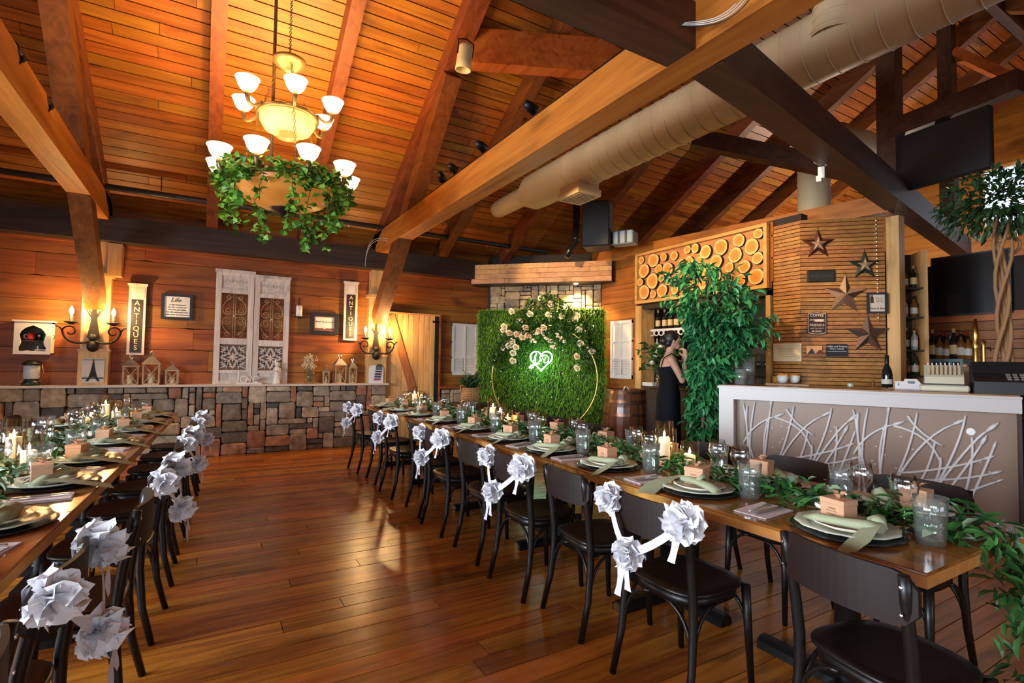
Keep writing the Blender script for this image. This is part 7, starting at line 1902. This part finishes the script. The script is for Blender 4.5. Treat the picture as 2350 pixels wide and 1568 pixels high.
# ------------------------------------------------------------------ centre garlands, roses and candles
g_dark = leafmat('garland_leaf', (.012, .055, .016), (.055, .17, .035), .35); g_pale = leafmat('eucalyptus_leaf', (.14, .22, .13), (.28, .36, .22), .5)
def garland(label, xc, y0, y1, seed, n, pale, hang, grz=0):
    r = random.Random(seed); t = thing('table_garland', label, 'garland', (xc, y0, TH), grz)
    ms = [leaf_mesh('leaf', .075, .028, g_dark), leaf_mesh('leaf', .060, .022, g_dark), leaf_mesh('leaf', .055, .038, g_pale)]
    lv = [leaf_pts(.075, .028), leaf_pts(.060, .022), leaf_pts(.055, .038)]; L = y1-y0; ls = []
    for i in range(n):
        y = L*(r.random()**1.15); wig = .05*math.sin(y*2.3+seed)
        q = Vector((wig+r.gauss(0, .085), y, abs(r.gauss(.022, .028))+.006)); d = Vector((r.gauss(0, 1), r.gauss(0, 1), r.gauss(.25, .35)))
        ls.append((q, d, 2 if r.random() < pale else r.choice((0, 1))))
    if hang:
        for i in range(330):
            u = r.random(); q = Vector((hang[0]*u*.8+r.gauss(.05, .07), -.03-hang[1]*min(1, u*1.6)+r.gauss(0, .05), .03-(u**1.5)*hang[2]+r.gauss(0, .04)))
            ls.append((q, Vector((r.gauss(.3, .8), r.gauss(-.4, .8), r.gauss(-.7, .6))), r.choice((0, 0, 1))))
    ls = [l for l in ls if not (l[0].y > -.02 and l[0].z < .004)]
    o_ = Vector((xc, y0, TH)); ls.sort(key=lambda l: (l[0]+o_-CAMP).length)
    S = [MB(), MB(), MB()]
    stem = [Vector((.05*math.sin(y*2.3+seed), y, .012)) for y in [L*i/40 for i in range(41)]]
    if hang: stem = [Vector((hang[0]*.8*u+.05, -.03-hang[1]*min(1, u*1.6), .03-(u**1.5)*hang[2])) for u in (1, .8, .6, .4, .2, 0)] + stem
    MB().tube(stem, .006, 5).build('stem', mat('garland_stem', (.06, .07, .02), .8), t)
    for i, (q, d, k) in enumerate(ls):
        d.normalize(); x, y, z = frame(d, (r.gauss(0, .4), r.gauss(0, .4), 1)); M = basis(q, d, x, y); s_ = r.uniform(.75, 1.3)
        M = M @ Matrix.Diagonal((s_, s_, s_, 1))
        if i < 300: inst('leaf', ms[k], t, M)
        else: S[k].add(lv[k][0], lv[k][1], M)
    for k in range(3):
        if S[k].v: tag(S[k].build('leaf_mass', g_pale if k == 2 else g_dark, t), kind='stuff')
garland('leafy green garland down the centre of the row beside the bar', RC, .78, 7.2, 3, 2300, .12, (.16, .10, .62))
garland('grey green garland down the centre of the row away from the bar', LC+ldx(.6), .6, 7.0, 9, 2100, .45, None, LROT)
# roses: petal by petal
pet = []
for (wd, L, cup) in ((.024, .026, .9), (.034, .034, .6), (.042, .040, .3)):
    mb = MB(); rows = []
    for i in range(4):
        u = i/3
        for j in range(5):
            w_ = (j/4-.5)*2; rows.append((w_*wd*(.45+.55*math.sin(PI*(.25+.6*u))), L*u*.55*(1-cup)+.006+w_*w_*-.012*u, L*u*(.5+.5*cup)-(.010 if u > .9 and cup < .5 else 0)))
    mb.add(rows, [(i*5+j, i*5+j+1, i*5+j+6, i*5+j+5) for i in range(3) for j in range(4)]); pet.append(mb)
def make_rose(m):
    t = thing('rose', 'x', 'flower'); ms = [p_.mesh('petal', m, True) for p_ in pet]; k = 0
    for ring, (cnt_, r0, lean) in enumerate(((3, .004, .0), (5, .010, .15), (6, .016, .35))):
        for i in range(cnt_):
            a = i*2*PI/cnt_+ring*.5; inst('petal', ms[ring], t, TRS((r0*math.cos(a), r0*math.sin(a), .002*(2-ring)), rz=a-PI/2, rx=-lean))
    MB().ball((0, 0, .022), (.010, .010, .018), 8, 5).build('bud', m, t)
    MB().lathe([(0, 0), (.014, .002), (.016, .010), (0, .012)], 8).build('calyx', g_dark, t)
    return t
rwm = mat('rose_ivory', (.86, .80, .66), .55, sss=.1); rbm = mat('rose_blush', (.84, .62, .48), .55, sss=.1)
r0s = [make_rose(rwm), make_rose(rbm)]; used_r = [False, False]
def place_rose(loc, k, label, group, s=1.0):
    if not used_r[k]: o = r0s[k]; used_r[k] = True
    else: o = copy_tree(r0s[k])
    o.location = loc; o.rotation_euler = (RND.uniform(-.9, .1), RND.uniform(-.5, .5), RND.uniform(0, 6)); o.scale = (s, s, s); o['label'] = label; o['group'] = group
LR = 'rose lying in the garland of the row beside the bar'
for (px, py, k, s_) in ((1905, 1165, 0, 1.25), (1935, 1158, 1, 1.0), (1675, 1090, 0, 1.2), (1262, 1010, 0, 1.15), (1305, 1012, 0, 1.1), (1390, 1030, 0, 1.0), (1340, 1055, 0, .9), (1215, 985, 0, 1.0), (1060, 955, 0, 1.1), (1010, 940, 0, 1.1), (955, 920, 0, 1.1), (1180, 985, 0, 1.0), (1480, 1045, 0, .9)):
    q = onz(px, py, TH+.045); q.z = TH+.035
    if RX0+.2 < q.x < RX1-.1 and q.y < 7.2: place_rose(q, k, ('ivory ' if k == 0 else 'blush ')+LR, ('ivory ' if k == 0 else 'blush ')+'roses in the bar row garland', s_)
    else: place_rose(Vector((RC+RND.uniform(-.1, .1), min(max(q.y, 1), 7), TH+.035)), k, ('ivory ' if k == 0 else 'blush ')+LR, ('ivory ' if k == 0 else 'blush ')+'roses in the bar row garland', s_)
for y_ in (1.9, 2.45, 3.2, 3.9, 4.9, 5.6, 6.4): place_rose((LC+ldx(y_)+.10*(1 if int(y_*10) % 2 else -1), y_, TH+.035), 0, 'ivory rose lying in the garland of the row away from the bar', 'roses in the far row garland', 1.2)
# candles in glass cylinders
wax = mat('candle_wax', (.86, .80, .70), .5, sss=.15, emit=(1, .62, .28), estr=.30); flame_m = mat('candle_flame', (1, .8, .4), .4, emit=(1, .62, .22), estr=60)
cg = glass('candle_glass', (.965, .955, .94), 1.2)
me_cv = {h: MB().lathe([(0, .003), (.048, .003), (.048, h), (.0455, h), (.0455, .007), (0, .007)], 26).mesh('glass_cylinder', cg, True) for h in (.26, .20, .15)}
me_cd = {h: MB().lathe([(0, 0), (.034, 0), (.034, h), (.028, h+.002), (.012, h-.006), (0, h-.006)], 20).mesh('wax', wax, True) for h in (.17, .115, .075)}
me_fl = MB().lathe([(0, 0), (.006, .008), (.0075, .016), (.004, .030), (0, .042)], 8).mesh('flame', flame_m, True); me_wk = MB().tube([(0, 0, 0), (0, 0, .012)], .0015, 4).mesh('wick', ink)
def candle(x, y, h, lit, row, where):
    hw = {.26: .17, .20: .115, .15: .075}[h]; sz = {.26: 'tall', .20: 'medium', .15: 'short'}[h]
    o = thing('candle_cylinder', '%s glass candle cylinder, row %s, cluster %s' % (sz, row, where), 'candle holder', (x, y, TH+.004), 0, '%s candle cylinders, row %s' % (sz, row)); inst('glass_wall', me_cv[h], o, Matrix.Diagonal((1.12, 1.12, 1.08, 1)))
    o = thing('pillar_candle', 'white candle in %s cylinder, row %s, cluster %s' % (sz, row, where), 'candle', (x, y, TH+.013), 0, 'candles in %s cylinders, row %s' % (sz, row)); wx_ = inst('wax', me_cd[hw], o); inst('wick', me_wk, wx_, Matrix.Translation((0, 0, hw-.008)))
    if lit:
        inst('flame', me_fl, wx_, Matrix.Translation((0, 0, hw+.002))); point('candle_light', (x, y, TH+hw+.035), .9, (1, .58, .22), .012)
for (y_, wh) in ((2.28, 'third from the stone wall'), (4.50, 'second from the stone wall'), (6.75, 'nearest the stone wall')):
    for (dx_, dy_, h) in ((.02, 0, .26), (.16, .10, .20), (.13, -.10, .15)): candle(RC+dx_, y_+dy_, h, True, 'beside the bar', wh)
for (y_, wh) in ((3.75, 'second from the stone wall'), (6.0, 'nearest the stone wall')):
    for (dx_, dy_, h) in ((.0, .06, .26), (.10, -.10, .20), (-.08, -.12, .15)): candle(LC+ldx(y_)+dx_, y_+dy_, h, True, 'away from the bar', wh)
